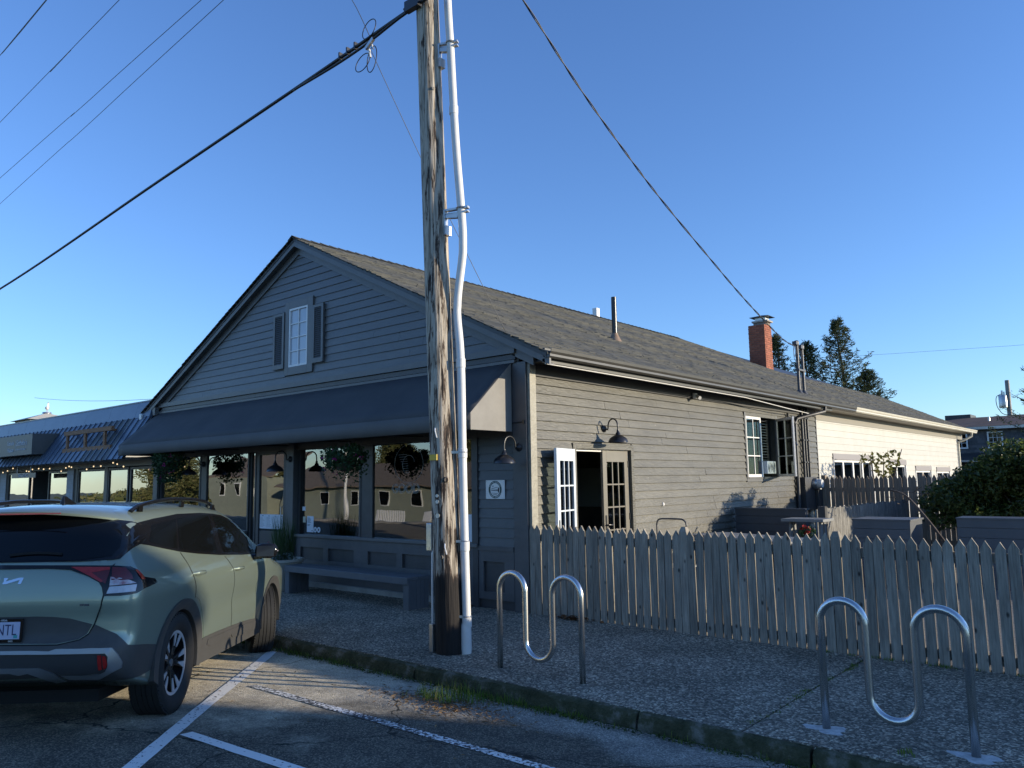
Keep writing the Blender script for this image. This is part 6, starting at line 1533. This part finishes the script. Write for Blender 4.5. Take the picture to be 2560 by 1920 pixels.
MB().box(-15.14,-14.95,.0,.12,0,2.17).build('wall','trim_dark',LB); MB().box(-13.30,-13.14,.0,.12,0,2.17).build('wall','trim_dark',LB)
MB().quad((-27,3.5,0),(-10.7,3.5,0),(-10.7,3.5,2.2),(-27,3.5,2.2)).build('inner_wall','lb_beige',LB); MB().quad((-27,0.2,.02),(-10.7,.2,.02),(-10.7,3.5,.02),(-27,3.5,.02)).build('inner_floor','interior',LB); MB().box(-27,-10.7,.13,3.5,2.18,2.25).build('ceiling','interior',LB)
# company sign box
SG=thing('sign_box','dark grey box sign with white lettering on the mansard roof','sign',(-16.8,-.9,2.55))
MT['sign_grey']=mat('warm_grey_sign',(.105,.10,.09),.5,(.12,.115,.105),3)
mb=MB(); mb.poly_prism([(-18.9,-.9,2.555),(-18.9,-.9,3.075),(-18.9,-.28,3.10),(-18.9,-.62,2.56)],(3.35,0,0)); mb.build('box','sign_grey',SG)
text('sign_lettering','Cascade',.155,'paper',(-17.13,-.904,2.885),(R(90),0,0),SG); text('sign_lettering','Hasson',.155,'paper',(-17.11,-.904,2.70),(R(90),0,0),SG)
t_=text('sign_lettering',"Sotheby's",.20,'paper',(-16.30,-.904,2.87),(R(90),0,0),SG,shear=.12)
text('sign_lettering','INTERNATIONAL REALTY',.058,'paper',(-16.30,-.904,2.70),(R(90),0,0),SG); MB().box(-16.735,-16.725,-.905,-.901,2.64,2.97).build('divider','paper',SG)
# hanging REAL ESTATE sign
RE=thing('hanging_sign','navy hanging sign reading REAL ESTATE under the eave','sign',(-17.25,-.5,1.98))
MT['navy']=mat('navy_sign',(.012,.016,.045),.4)
MB().box(-18.16,-16.34,-.52,-.48,1.975,2.105).build('board','navy',RE); text('sign_lettering','REAL ESTATE',.125,'paper',(-17.25,-.523,2.04),(R(90),0,0),RE)
mb=MB(); mb.tube([(-17.78,-.5,2.1),(-17.78,-.5,2.32)],.015,6); mb.tube([(-16.75,-.5,2.1),(-16.75,-.5,2.32)],.015,6); mb.build('hanger','galv',RE)
# empty timber sign frame
TF=thing('timber_frame','empty brown timber sign frame fixed on the metal roof','sign frame',(-13,-.55,2.55))
for z0,z1,a,b in ((2.545,2.64,-14.38,-11.62),(2.96,3.06,-14.32,-11.58)): MB().box(a,b,-.60,-.53,z0,z1).build('rail','timber',TF)
for xx in (-14.17,-13.09,-12.0): MB().box(xx-.05,xx+.05,-.585,-.54,2.64,2.96).build('post','timber',TF)
mb=MB()
for xx in (-14.17,-12.0): mb.bar((xx,-.53,3.0),(xx,-.30,3.0),.05,.05)
mb.build('stay','timber',TF)
# string lights
LG=thing('string_lights','string of small warm bulbs along the eave of the left shops','string lights',(-15.5,-.7,2.2))
MT['bulb']=emis('warm_bulb',(1.0,.72,.40),.9)
xs=np.arange(-18.3,-10.7,.27); pts=[(x,-.62-.08*math.sin(x*2.3),2.19+.045*math.sin(x*3.1)+.03*math.sin(x*7)) for x in xs]
MB().tube(catmull(pts,4),.005,4).build('light_cord','cable',LG)
b0=None
for i,(x,y,z) in enumerate(pts):
    if random.random()<.35: continue
    if b0 is None: b0=MB().lathe([(.0,-.04),(.012,-.036),(.016,-.022),(.010,-.008),(.0,-.006)],(0,0,0),'Z',8).build('bulb','bulb',LG,local=True,smooth=True); b0.location=Vector((x,y,z))-LG.location
    else: child_copy(b0,LG,Vector((x,y,z))-LG.location)
# poster and flag inside, far roofs behind
o=MB().box(-12.95,-12.15,.8,.82,.9,1.75).build('wall_poster',mat('blue_orange_poster',(.04,.09,.30),.6,(.35,.17,.08),1.5)); tag(o,'blue and orange picture inside the glass door of the left shop','poster')
GR=thing('green_roof_building','green painted roof corner behind the left shop row','building',(-46,14,0))
MT['green']=mat('green_metal',(.03,.20,.07),.4,(.04,.25,.09),2)
MB().box(-62,-41.2,12,22,0,5.0).build('wall','lb_beige',GR); MB().box(-62,-41.0,11.8,22,5.0,5.55).build('fascia','green',GR); MB().poly_prism([(-62,11.8,5.56),(-41,11.8,5.56),(-41.5,13,6.0),(-62,13,6.0)],(0,0,.05)).build('roof','green',GR)
mb=MB(); mb.tube([(-40.9,13,5.2),(-40.9,13,6.5)],.09,10); mb.build('flue_pipe','galv',GR,smooth=True)
HB=thing('cupola_building','small cream roof peak where the gull stands','building',(-38,6.9,0))
MT['creamroof']=mat('cream_roof',(.55,.50,.40),.7,(.60,.55,.45),3)
mb=MB(); mb.v=[(-39.3,5.6,5.12),(-36.7,5.6,5.12),(-36.7,8.2,5.12),(-39.3,8.2,5.12),(-38,6.9,5.56)]; mb.f=[(0,1,4),(1,2,4),(2,3,4),(3,0,4),(0,3,2,1)]; mb.build('roof','creamroof',HB)
MB().box(-39.1,-36.9,5.8,8.0,0,5.12).build('wall','lb_beige',HB); MB().lathe([(.20,5.45),(.18,5.52),(.22,5.54),(.20,5.60),(.0,5.61)],(-38,6.9,0),'Z',14).build('finial','galv',HB,smooth=True)
# gull: one continuous body
gm=MB(); gc=Vector((-38,6.9,5.61)); n=14
prof=[(.34,-.30,.012),(.30,-.22,.04),(.24,-.10,.09),(.25,.02,.115),(.30,.10,.115),(.38,.16,.09),(.47,.185,.062),(.54,.19,.060),(.60,.20,.066),(.655,.215,.055),(.685,.225,.02)]
for (zz,xx,rr) in prof:
    for k in range(n):
        a=6.283*k/n; gm.v.append((gc.x+xx*.9+.0,gc.y+rr*math.sin(a)*1.0,gc.z+zz*1.15+rr*math.cos(a)*.9))
for i in range(len(prof)-1):
    for k in range(n): gm.f.append((i*n+k,i*n+(k+1)%n,(i+1)*n+(k+1)%n,(i+1)*n+k))
gm.f.append(tuple(range(n))); gm.f.append(tuple((len(prof)-1)*n+k for k in range(n)))
for q_ in range(len(gm.v)): gm.v[q_]=tuple(gc+(Vector(gm.v[q_])-gc)*.62)
GU=thing('gull','white gull perched on the finial above the left roof','bird',gc)
gm.build('gull_body','white',GU,smooth='all')
mb=MB(); mb.tube([gc+.62*Vector((.215,0,.76)),gc+.62*Vector((.34,0,.73))],[.022,.006],8); mb.build('beak',mat('yellow_beak',(.6,.35,.04),.5),GU,smooth=True)
mb=MB()
for s in (-1,1): mb.poly_prism([gc+.62*Vector((.12,s*.105,.46)),gc+.62*Vector((-.02,s*.115,.42)),gc+.62*Vector((-.36,s*.03,.30)),gc+.62*Vector((-.05,s*.12,.26)),gc+.62*Vector((.10,s*.125,.30))],(0,s*.012,0))
mb.build('wing',mat('gull_grey',(.28,.29,.31),.7),GU)
mb=MB()
for s in (-1,1): mb.tube([gc+.62*Vector((.02,s*.05,.24)),gc+.62*Vector((.03,s*.05,0))],.012,6)
mb.build('leg',mat('gull_leg',(.5,.3,.25),.6),GU)
# ------------------------------------------------------------------ yard behind the fence
BF=thing('back_fence','tall brown picket fence across the back of the yard','fence',(1.7,10.3,0))
p0=None; x=.36
while x<6.4:
    if p0 is None:
        mb=MB(); mb.poly_prism([(-.041,0,0),(.041,0,0),(.041,0,1.62),(0,0,1.70),(-.041,0,1.62)],(0,.019,0)); p0=mb.build('picket','picket_warm',BF,local=True); p0.location=Vector((x,10.3,0))-BF.location
    else:
        c=child_copy(p0,BF,Vector((x,10.3,random.uniform(-.012,.006)))-BF.location); c.rotation_euler=(0,random.uniform(-.008,.008),0)
    x+=.0955
for z0 in (.25,1.35): MB().box(.3,6.45,10.32,10.36,z0,z0+.085).build('rail','picket_warm',BF)
for q in (.27,2.3,4.3,6.45):
    MB().box(q-.045,q+.045,10.29,10.40,0,1.72).build('post','picket_warm',BF)
OF=thing('old_board_fence','low old board fence with peeling paint inside the yard','fence',(2.0,7.9,0))
MT['peeling']=mat('peeling_grey_paint',(.13,.125,.115),.85,(.40,.38,.33),5,stretch=(6,6,.8),bump=.4,rand=.15,lo=.45,hi=.75)
y=5.32; q0=None
while y<10.25:
    h=1.17+random.uniform(-.02,.015)
    MB().box(1.98,2.0,y,y+.088,0,h).build('board','peeling',OF); y+=.094
for z0 in (.25,.9): MB().box(1.94,1.978,5.32,10.25,z0,z0+.085).build('rail','peeling',OF)
MB().box(1.90,2.02,5.20,5.31,0,1.20).build('post','trim_dark',OF)
def booth(x0,x1,y,z,label,slant=0.0,deep=.5,flip=1):
    t=thing('booth_bench',label,'booth bench',((x0+x1)/2,y+deep/2,0),'slate dining booths')
    nb=max(3,int(z/.135)); hb=z/nb
    for k in range(nb):
        d0=slant*(k/nb); d1=slant*((k+1)/nb)
        MB().hexa([(x0,y+d0,k*hb+.003),(x1,y+d0,k*hb+.003),(x1,y+d0+.025,k*hb+.003),(x0,y+d0+.025,k*hb+.003),(x0,y+d1,(k+1)*hb-.003),(x1,y+d1,(k+1)*hb-.003),(x1,y+d1+.025,(k+1)*hb-.003),(x0,y+d1+.025,(k+1)*hb-.003)]).build('board','booth',t)
    MB().box(x0+.012,x1-.012,y+slant+.03,y+deep,.0,z-.03).build('booth_core','booth',t)
    MB().box(x0-.01,x1+.01,y+slant-.01,y+deep+.02,z-.026,z).build('top_cap','booth',t)
    return t
booth(-.0+.08,1.40,6.0,1.13,'long slate booth back standing against the sunlit side wall',0,.16)
booth(2.55,3.38,4.75,1.03,'slate booth with a sloping front behind the fence, left of the bush',.10,.85)
booth(3.86,6.2,5.5,1.04,'slate booth at the far right behind the fence, before the bush',.06,.6)
TT=thing('trestle_table','small grey trestle table beside the long booth','table',(1.9,4.6,0)); MT['greywood']=mat('grey_painted_wood',(.20,.205,.20),.6,(.25,.255,.25),4)
MB().box(1.57,2.24,4.45,4.95,.985,1.03).build('tabletop','greywood',TT,bevel=.004)
for xx in (1.66,2.14):
    for s in (-1,1):
        mb=MB(); mb.bar((xx,4.70+s*.06,.985),(xx,4.70+s*.22,0),.07,.035,up=(1,0,0)); mb.build('leg','greywood',TT)
MB().box(1.66,1.70,4.52,4.88,.45,.52).build('brace','greywood',TT)
FT=thing('folding_table','long grey table top set aslant just behind the fence','table',(1.9,2.6,0)); FT.rotation_euler=(0,0,R(-22))
MB().box(-.95,.95,-.36,.36,.845,.875).build('tabletop','greywood',FT,local=True,bevel=.006)
for sx in (-.8,.8):
    for sy in (-.28,.28): MB().box(sx-.025,sx+.025,sy-.025,sy+.025,0,.845).build('leg','greywood',FT,local=True)
CHR=thing('metal_chair','metal chair with a rounded back rail behind the fence','chair',(.95,2.2,0))
mb=MB(); mb.tube(catmull([(.70,2.05,0),(.70,2.05,.9),(.70,2.05,1.05),(.74,2.05,1.115),(.85,2.05,1.125),(1.05,2.05,1.125),(1.13,2.05,1.11),(1.17,2.05,1.05),(1.17,2.05,.9),(1.17,2.05,0)],6),.012,8); mb.build('backrest','mast',CHR,smooth=True)
MB().box(.72,1.15,2.07,2.48,.44,.46).build('seat','galv',CHR)
for a,b in ((.73,2.46),(1.14,2.46)): mb=MB(); mb.tube([(a,b,0),(a,b,.45)],.011,8); mb.build('leg','galv',CHR,smooth=True)
FP=thing('flower_pot','pot of red flowers on the trestle side behind the fence','flower pot',(2.06,4.25,0))
MB().lathe([(.0,.62),(.09,.62),(.12,.78),(.10,.78),(.0,.76)],(2.06,4.25,0),'Z',16).build('pot','dirt',FP,smooth=True)
MB().box(1.95,2.2,4.12,4.38,0,.62).build('pot_stand','greywood',FP)
P=sphere_pts(90)*np.array([.12,.12,.08])+np.array([2.06,4.25,.84]); V,F=leaf_mesh(P,sphere_pts(90),.06,.6); np_obj('foliage',V,F,'basket_leaf',FP)
P=sphere_pts(24)*np.array([.08,.08,.06])+np.array([2.04,4.2,.88]); V,F=leaf_mesh(P,sphere_pts(24),.05,.9); np_obj('flowers',V,F,island_mat('red_petals',[(.35,.01,.01),(.45,.03,.02)],.6),FP)
# ------------------------------------------------------------------ shrub
MT['shrub_leaf']=island_mat('shrub_leaves',[(.03,.055,.014),(.055,.09,.022),(.08,.12,.028),(.16,.19,.05)],.38,spec=.6,trans=.4)
MT['bark']=mat('bark',(.07,.055,.045),.9,(.13,.105,.085),6,bump=.6)
def blob_leaves(blobs,dens,size,asp=.5,up=.5):
    C=[];
    for (c,r) in blobs:
        n=int(dens*r[0]*r[1]*r[2]*8); d=sphere_pts(n); rad=RNG.uniform(.25,1,(n,1))**.55
        C.append(d*rad*np.array(r)+np.array(c))
    C=np.concatenate(C); n=len(C)
    return leaf_mesh(C,sphere_pts(n)+np.array([.3,0,up]),RNG.uniform(.6,1.25,n)*size,asp,.3)
def shrub(name,label,base,blobs,dens,size,stems,m='shrub_leaf'):
    t=thing(name,label,'shrub',base); V,F=blob_leaves(blobs,dens,size); np_obj('foliage',V,F,m,t)
    mb=MB()
    for s in stems: mb.tube(catmull(s,4),[.03*(1-.7*i/(len(catmull(s,4))-1)) for i in range(len(catmull(s,4)))],6)
    mb.build('stems','bark',t,smooth=True); return t
bl=[]
for _ in range(52):
    x=random.uniform(2.75,5.1); top=float(np.interp(x,[2.7,3.3,3.8,4.3,5.0],[1.45,1.66,1.92,2.12,1.9])); z=random.uniform(.9,top); bl.append(((x,random.uniform(8.5,9.7),z),(random.uniform(.28,.5),random.uniform(.25,.45),random.uniform(.18,.34))))
for _ in range(14):
    x=random.uniform(3.8,4.7); bl.append(((x,random.uniform(8.6,9.5),random.uniform(1.95,2.22)),(.2,.2,.15)))
shrub('leafy_shrub','large dark green leafy shrub rising above the yard fence at right',(4.7,9.1,0),bl,1500,.095,[[(x,9.0,0),(x+random.uniform(-.2,.2),9.0,.6),(x+random.uniform(-.4,.4),9.1,1.3)] for x in (3.0,3.4,3.8,4.3,4.8,5.4,6.0)])
BR=thing('bare_branch','bare cut branch leaning in front of the shrub','branch',(3.3,6.1,0))
mb=MB(); mb.tube(catmull([(3.75,5.9,.4),(3.35,6.1,.95),(3.0,6.25,1.35),(2.75,6.3,1.45)],5),[.022]*10+[.014]*6,6)
for k in range(10):
    a=Vector((3.05+random.uniform(-.25,.15),6.25,1.3+random.uniform(-.1,.12))); mb.tube([a,a+Vector((random.uniform(-.25,.2),random.uniform(-.1,.1),random.uniform(-.05,.12)))],.006,5)
mb.build('branch','bark',BR,smooth=True)
bl=[((1.05,12.2,1.9),(.28,.25,.35)),((1.35,12.0,2.1),(.25,.2,.22)),((.75,12.3,2.05),(.3,.2,.2))]
shrub('climbing_shrub','thin sunlit shrub with yellowish leaves before the annex window',(1.0,12.2,0),bl,420,.13,[[(1.0,12.2,0),(1.0,12.2,1.0),(1.1,12.15,2.1)],[(.95,12.2,0),(.85,12.25,1.2),(.75,12.3,2.1)],[(1.1,12.2,.5),(1.3,12.1,1.6),(1.55,12.0,2.3)]],island_mat('yellow_green_leaves',[(.12,.13,.03),(.18,.17,.05),(.09,.11,.03)],.5,trans=.4))
# ------------------------------------------------------------------ background: shingle house, conifers, far pole
FH=thing('shingle_house','dark shingled two storey house with white windows behind the annex','house',(2,56,0))
MT['shake']=island_mat('weathered_shakes',[(.085,.088,.095),(.11,.113,.12),(.14,.14,.145),(.07,.073,.08)],.9)
MT['brownroof']=mat('brown_composition_roof',(.15,.085,.055),.9,(.20,.12,.08),3,bump=.3)
fh=MB().box(-7.5,14,52.02,60,0,4.72).build('wall','trim_dark',FH)
V=[];F=[]; z=0
while z<4.68:
    x=-7.5+random.uniform(-.1,0)
    while x<10:
        w=random.uniform(.14,.36); t=random.uniform(.01,.025); q=len(V); V+=[(x,52.02-t,z),(x+w-.012,52.02-t,z),(x+w-.012,52.015,z+.17),(x,52.015,z+.17),(x,52.02,z),(x+w-.012,52.02,z)]; F+=[(q,q+1,q+2,q+3),(q,q+4,q+5,q+1)]; x+=w
    z+=.15
o=np_obj('shakes',np.array(V),F,'shake',fh); o['kind']='stuff'
MB().poly_prism([(-8.2,51.6,4.74),(14.5,51.6,4.74),(14.5,56,5.62),(-5.6,56,5.62)],(0,0,.08)).build('roof','brownroof',FH)
MB().box(-8.2,14.5,51.55,51.6,4.62,4.80).build('gutter','galv',FH)
MB().poly_prism([(-7.6,51.0,2.55),(14.5,51.0,2.55),(14.5,52.0,3.02),(-7.6,52.0,3.02)],(0,0,.05)).build('porch_roof','trim_dark',FH); MB().box(-7.6,14.5,50.95,51.0,2.48,2.60).build('porch_gutter','galv',FH)
MB().box(-6.4,-4.75,56,58,5.3,5.95).build('dormer','trim_dark',FH)
mb=MB(); mb.tube([(-3.3,54,5.1),(-3.3,54,5.55)],.07,8); mb.tube([(-1.0,54,5.2),(-1.0,54,5.6)],.07,8); mb.build('roof_pipe','galv',FH)
for (a,b,c,d) in ((-5.35,-4.33,3.38,4.46),(-3.17,-2.27,3.36,4.46),(-3.7,-2.6,1.0,2.12),(1,2,3.36,4.46)):
    f=MB(); y=52.0
    f.box(a,a+.09,y-.06,y-.0,c,d); f.box(b-.09,b,y-.06,y,c,d); f.box(a+.09,b-.09,y-.06,y,c,c+.09); f.box(a+.09,b-.09,y-.06,y,d-.09,d)
    w_=f.build('window','white',FH); MB().box(a+.09,b-.09,y-.035,y-.03,c+.09,d-.09).build('pane',MT['carglass'],w_)
    mu=MB()
    for k in (1,2): xx=a+.09+(b-a-.18)*k/3; mu.box(xx-.012,xx+.012,y-.05,y-.036,c+.09,d-.09); zz=c+.09+(d-c-.18)*k/3; mu.box(a+.09,b-.09,y-.052,y-.05,zz-.012,zz+.012)
    mu.build('muntins','white',w_)
MT['conifer']=island_mat('cypress_sprays',[(.03,.05,.025),(.05,.075,.032),(.08,.10,.04),(.14,.13,.055)],.8,trans=.2)
def conifer(base,h,rad,label,nbr=90,seed=1,bare=.25,dens=1.0,spray=.30):
    rg=np.random.default_rng(seed); rnd=random.Random(seed)
    t=thing('conifer_tree',label,'tree',base,'conifers behind the roof'); b=Vector(base)
    tp=[b+Vector((.15*math.sin(z*.7+seed),.1*math.cos(z),z)) for z in np.linspace(0,h,14)]
    MB().tube(tp,[max(.03,.30*(1-i/13.5)*h/12) for i in range(14)],8).build('trunk','bark',t,smooth=True)
    mb=MB(); C=[];D=[];S=[]
    for k in range(nbr):
        f=bare+(1-bare)*(k+.5)/nbr; z=h*f; L=rad*(1-f)**.9*rnd.uniform(.35,1.35)+.2; a=k*2.4+rnd.uniform(-.5,.5)
        d=Vector((math.cos(a),math.sin(a),0)); rise=rnd.uniform(-.12,.18)*L
        P=[b+Vector((0,0,z))+d*L*q+Vector((0,0,rise*q+.28*L*q*q*q)) for q in (0,.3,.6,.85,1)]
        mb.tube(P,[.05*(1-f*.7),.035*(1-f*.6),.022,.012,.006],5)
        n=int(46*dens*max(.35,L/rad))
        for _ in range(n):
            q=rnd.random()**.7; i=min(3,int(q*4)); c=P[i].lerp(P[i+1],q*4-i)
            side=rnd.uniform(-1,1)*.30*L*(1-q*.7); pv=Vector((-d.y,d.x,0)); c=c+pv*side+Vector((0,0,rnd.uniform(-.10,.12)))
            C.append(c); D.append(d*.7+pv*side/(.3*L+.01)*.9+Vector((0,0,rnd.uniform(-.15,.75)))); S.append(spray*rnd.uniform(.5,1.3))
    mb.build('branches','bark',t,smooth=True)
    C=np.array(C);D=np.array(D);S=np.array(S)
    # each spray = 3 narrow leaves
    C3=np.repeat(C,4,0)+rg.normal(size=(len(C)*4,3))*.07; D3=np.repeat(D,4,0)+rg.normal(size=(len(C)*4,3))*.45; S3=np.repeat(S,4)*rg.uniform(.6,1.1,len(C)*4)
    V,F=leaf_mesh(C3,np.cross(D3,rg.normal(size=D3.shape)),S3,.20,.2,dirs=D3); np_obj('foliage',V,F,'conifer',t); return t
conifer((-7.9,38,0),10.6,4.0,'tall spiky conifer behind the white annex roof',150,3,.30,.95,.26)
conifer((-9.5,37.4,0),9.4,3.4,'middle conifer between the service masts and the tallest tree',130,5,.30,.95,.26)
conifer((-11.2,37.0,0),10.0,2.9,'dark conifer just right of the brick chimney',130,8,.30,.95,.26)
conifer((-6.7,38.6,0),7.6,3.2,'low broad conifer at the right of the group',110,13,.30,.95,.26)
conifer((1.15,44,0),9.7,2.9,'ragged open conifer at the right edge beyond the far pole',60,21,.25,.55,.30)
FPp=thing('far_utility_pole','grey far utility pole with a transformer beyond the shingled house','utility pole',(-.1,60,0))
mb=MB(); mb.tube([(-2.93,60,0),(-2.87,60,8.6)],[.19,.15],12); mb.build('pole_shaft','timber' if False else 'greywood',FPp,smooth=True)
mb=MB(); mb.lathe([(.0,6.55),(.27,6.55),(.28,6.6),(.28,7.45),(.24,7.5),(.0,7.52)],(-3.22,59.85,0),'Z',16); mb.build('transformer','galv',FPp,smooth=True)
mb=MB(); mb.tube([(-3.25,59.85,7.5),(-3.25,59.85,7.85)],.06,8); mb.tube([(-3.12,59.85,7.5),(-3.12,59.85,7.75)],.05,8); mb.build('insulator','pvc',FPp)
mb=MB(); mb.tube(catmull([(-3.25,59.8,7.6),(-3.6,59.8,7.4),(-3.65,59.8,6.9),(-3.5,59.8,6.4),(-3.0,59.8,6.0),(-1.0,59.8,5.95)],6),.025,5); mb.build('lead_wire','cable',FPp)
# ------------------------------------------------------------------ what the windows reflect: the other side of the street
MT['sage_wall']=mat('sage_siding',(.26,.28,.22),.7,(.30,.32,.25),2); MT['oliveroof']=mat('brown_shingle_roof',(.20,.155,.11),.9,(.26,.20,.145),4)
OH=thing('opposite_house','long sage green house across the street, seen reflected in the shop windows','house',(-38,-33,-2))
MB().box(-52,-26,-37,-30,-2,1.45).build('wall','sage_wall',OH); MB().poly_prism([(-52.6,-29.5,1.35),(-25.4,-29.5,1.35),(-25.4,-33.5,3.1),(-52.6,-33.5,3.1)],(0,0,.1)).build('roof','oliveroof',OH); MB().poly_prism([(-52.6,-33.5,3.1),(-25.4,-33.5,3.1),(-25.4,-37.5,1.35),(-52.6,-37.5,1.35)],(0,0,.1)).build('roof','oliveroof',OH)
for x in (-49.5,-46,-42,-38.6,-35,-31,-28): 
    f=MB(); f.box(x-.45,x+.45,-30.0,-29.95,.05,1.05); w_=f.build('window','white',OH); MB().box(x-.37,x+.37,-29.948,-29.93,.12,.98).build('pane','carglass',w_)
OG=thing('opposite_gable_house','sage house with white sash windows reflected beside the entry','house',(-61,-35,-2))
MB().box(-66,-56,-40,-31,-2,2.4).build('wall','sage_wall',OG); MB().poly_prism([(-66.5,-31,2.4),(-55.5,-31,2.4),(-55.5,-35.5,4.6),(-66.5,-35.5,4.6)],(0,0,.1)).build('roof','oliveroof',OG)
for x in (-63.5,-61,-58.3): w_=MB().box(x-.4,x+.4,-31,-30.95,.7,1.95).build('window','white',OG); MB().box(x-.3,x+.3,-30.948,-30.93,.8,1.85).build('pane','carglass',w_)
MT['tree_leaf']=island_mat('broadleaf_foliage',[(.08,.10,.03),(.12,.13,.045),(.16,.155,.06),(.21,.19,.08)],.7,trans=.25)
def broad_tree(base,h,r,label,seed):
    rnd=random.Random(seed); t=thing('broadleaf_tree',label,'tree',base,'trees across the street'); b=Vector(base)
    MB().tube([b,b+Vector((.1,0,h*.25)),b+Vector((0,.2,h*.6))],[.35,.25,.10],8).build('trunk','bark',t,smooth=True)
    bl=[]
    for _ in range(26):
        a=rnd.uniform(0,6.28); q=rnd.random()**.5; zz=rnd.uniform(.28,1); rr=r*q*math.sin(math.pi*min(1,zz*.85+.1)); bl.append(((b.x+rr*math.cos(a),b.y+rr*math.sin(a),b.z+h*zz),(r*.30,r*.30,r*.22)))
    V,F=blob_leaves(bl,34,.26,.7); np_obj('foliage',V,F,'tree_leaf',t)
for i,(x,y,h,r,lb) in enumerate(((-72,-30,6.5,4.0,'olive tree reflected in the leftmost shop window'),(-82,-36,7,4.5,'tall olive tree reflected at the far left window'),(-76,-44,7.5,4.5,'big tree behind the reflected green house'),(-60,-50,8,4.5,'tree rising over the reflected gable house'),(-47,-48,7.5,5,'tree behind the long reflected house'),(-36,-50,8,5,'broad tree behind the middle of the reflected house'),(-26,-46,7.5,5,'tree at the right end of the reflected house'))):
    broad_tree((x,y,-2.1),h,r,lb,30+i)
LWN=thing('lawn_bench','white slatted bench on the far side of the street, seen reflected','bench',(-26,-19.5,-.8))
for k in range(12): MB().box(-27.2+k*.2,-27.08+k*.2,-19.9,-19.86,-.45,.25).build('slat','white',LWN)
MB().box(-27.3,-24.9,-19.9,-19.3,-.48,-.42).build('seat','white',LWN)
for x in (-27.2,-25.0): MB().box(x-.05,x+.05,-19.8,-19.3,-1.0,-.48).build('leg','white',LWN)
ABD=thing('sandwich_board','white folding board by the opposite kerb, seen reflected','sign board',(-22.9,-19.8,-.8))
for s_ in (-1,1):
    MB().hexa([(-23.3,-19.8+s_*.3,-.85),(-22.5,-19.8+s_*.3,-.85),(-22.5,-19.8+s_*.33,-.85),(-23.3,-19.8+s_*.33,-.85),(-23.3,-19.8,.2),(-22.5,-19.8,.2),(-22.5,-19.8+s_*.03,.2),(-23.3,-19.8+s_*.03,.2)]).build('board','white',ABD)
mb=MB(); mb.tube([(-30,-20,-1),(-30,-20,7.5)],.10,10); o=mb.build('white_flagpole','white',smooth=True); tag(o,'white post across the street, seen reflected in the window','post')
# hill with a wood behind the opposite houses
V=[];F=[]; nx=40; ny=6
for i in range(nx+1):
    for j in range(ny+1): V.append((-190+260*i/nx,-56-22*j,-2.3+[0,1.8,4,6,7.5,8,8][j]*(1+.15*math.sin(i*.7)+.1*math.sin(i*1.9+j))))
for i in range(nx):
    for j in range(ny): F.append((i*(ny+1)+j,(i+1)*(ny+1)+j,(i+1)*(ny+1)+j+1,i*(ny+1)+j+1))
o=np_obj('hill',np.array(V),F,'ground',smooth=True); o['kind']='structure'
n=30000; X=RNG.uniform(-180,60,n); J=RNG.uniform(0,4,n); Y=-56-22*J; Zs=-2.3+np.interp(J,[0,1,2,3,4],[0,1.8,4,6,7.5]); C=np.stack([X,Y,Zs+RNG.uniform(0,2.2,n)],1)
Vv,Ff=leaf_mesh(C,sphere_pts(n)+np.array([0,.5,.4]),RNG.uniform(.5,1.1,n),.8); o=np_obj('hillside_wood',Vv,Ff,'tree_leaf'); o['kind']='stuff'; tag(o,'wooded hillside beyond the houses across the street','wood')
# unseen house added to the right, shaped to throw shade over the near road
NH=thing('shade_house','unseen two storey house added at the right to shade the near road','house',(27,5,0))
MB().box(22.2,33,1,8.86,0,5.45).build('wall','sage_wall',NH); MB().poly_prism([(22,.6,5.4),(33.3,.6,5.4),(33.3,5.1,7.2),(22,5.1,7.2)],(0,0,.1)).build('roof','oliveroof',NH); MB().poly_prism([(22,5.1,7.2),(33.3,5.1,7.2),(33.3,9.06,5.4),(22,9.06,5.4)],(0,0,.1)).build('roof','oliveroof',NH)
MB().poly_prism([(22.2,1,5.4),(22.2,8.86,5.4),(22.2,5.1,7.1)],(.1,0,0)).build('gable','sage_wall',NH)
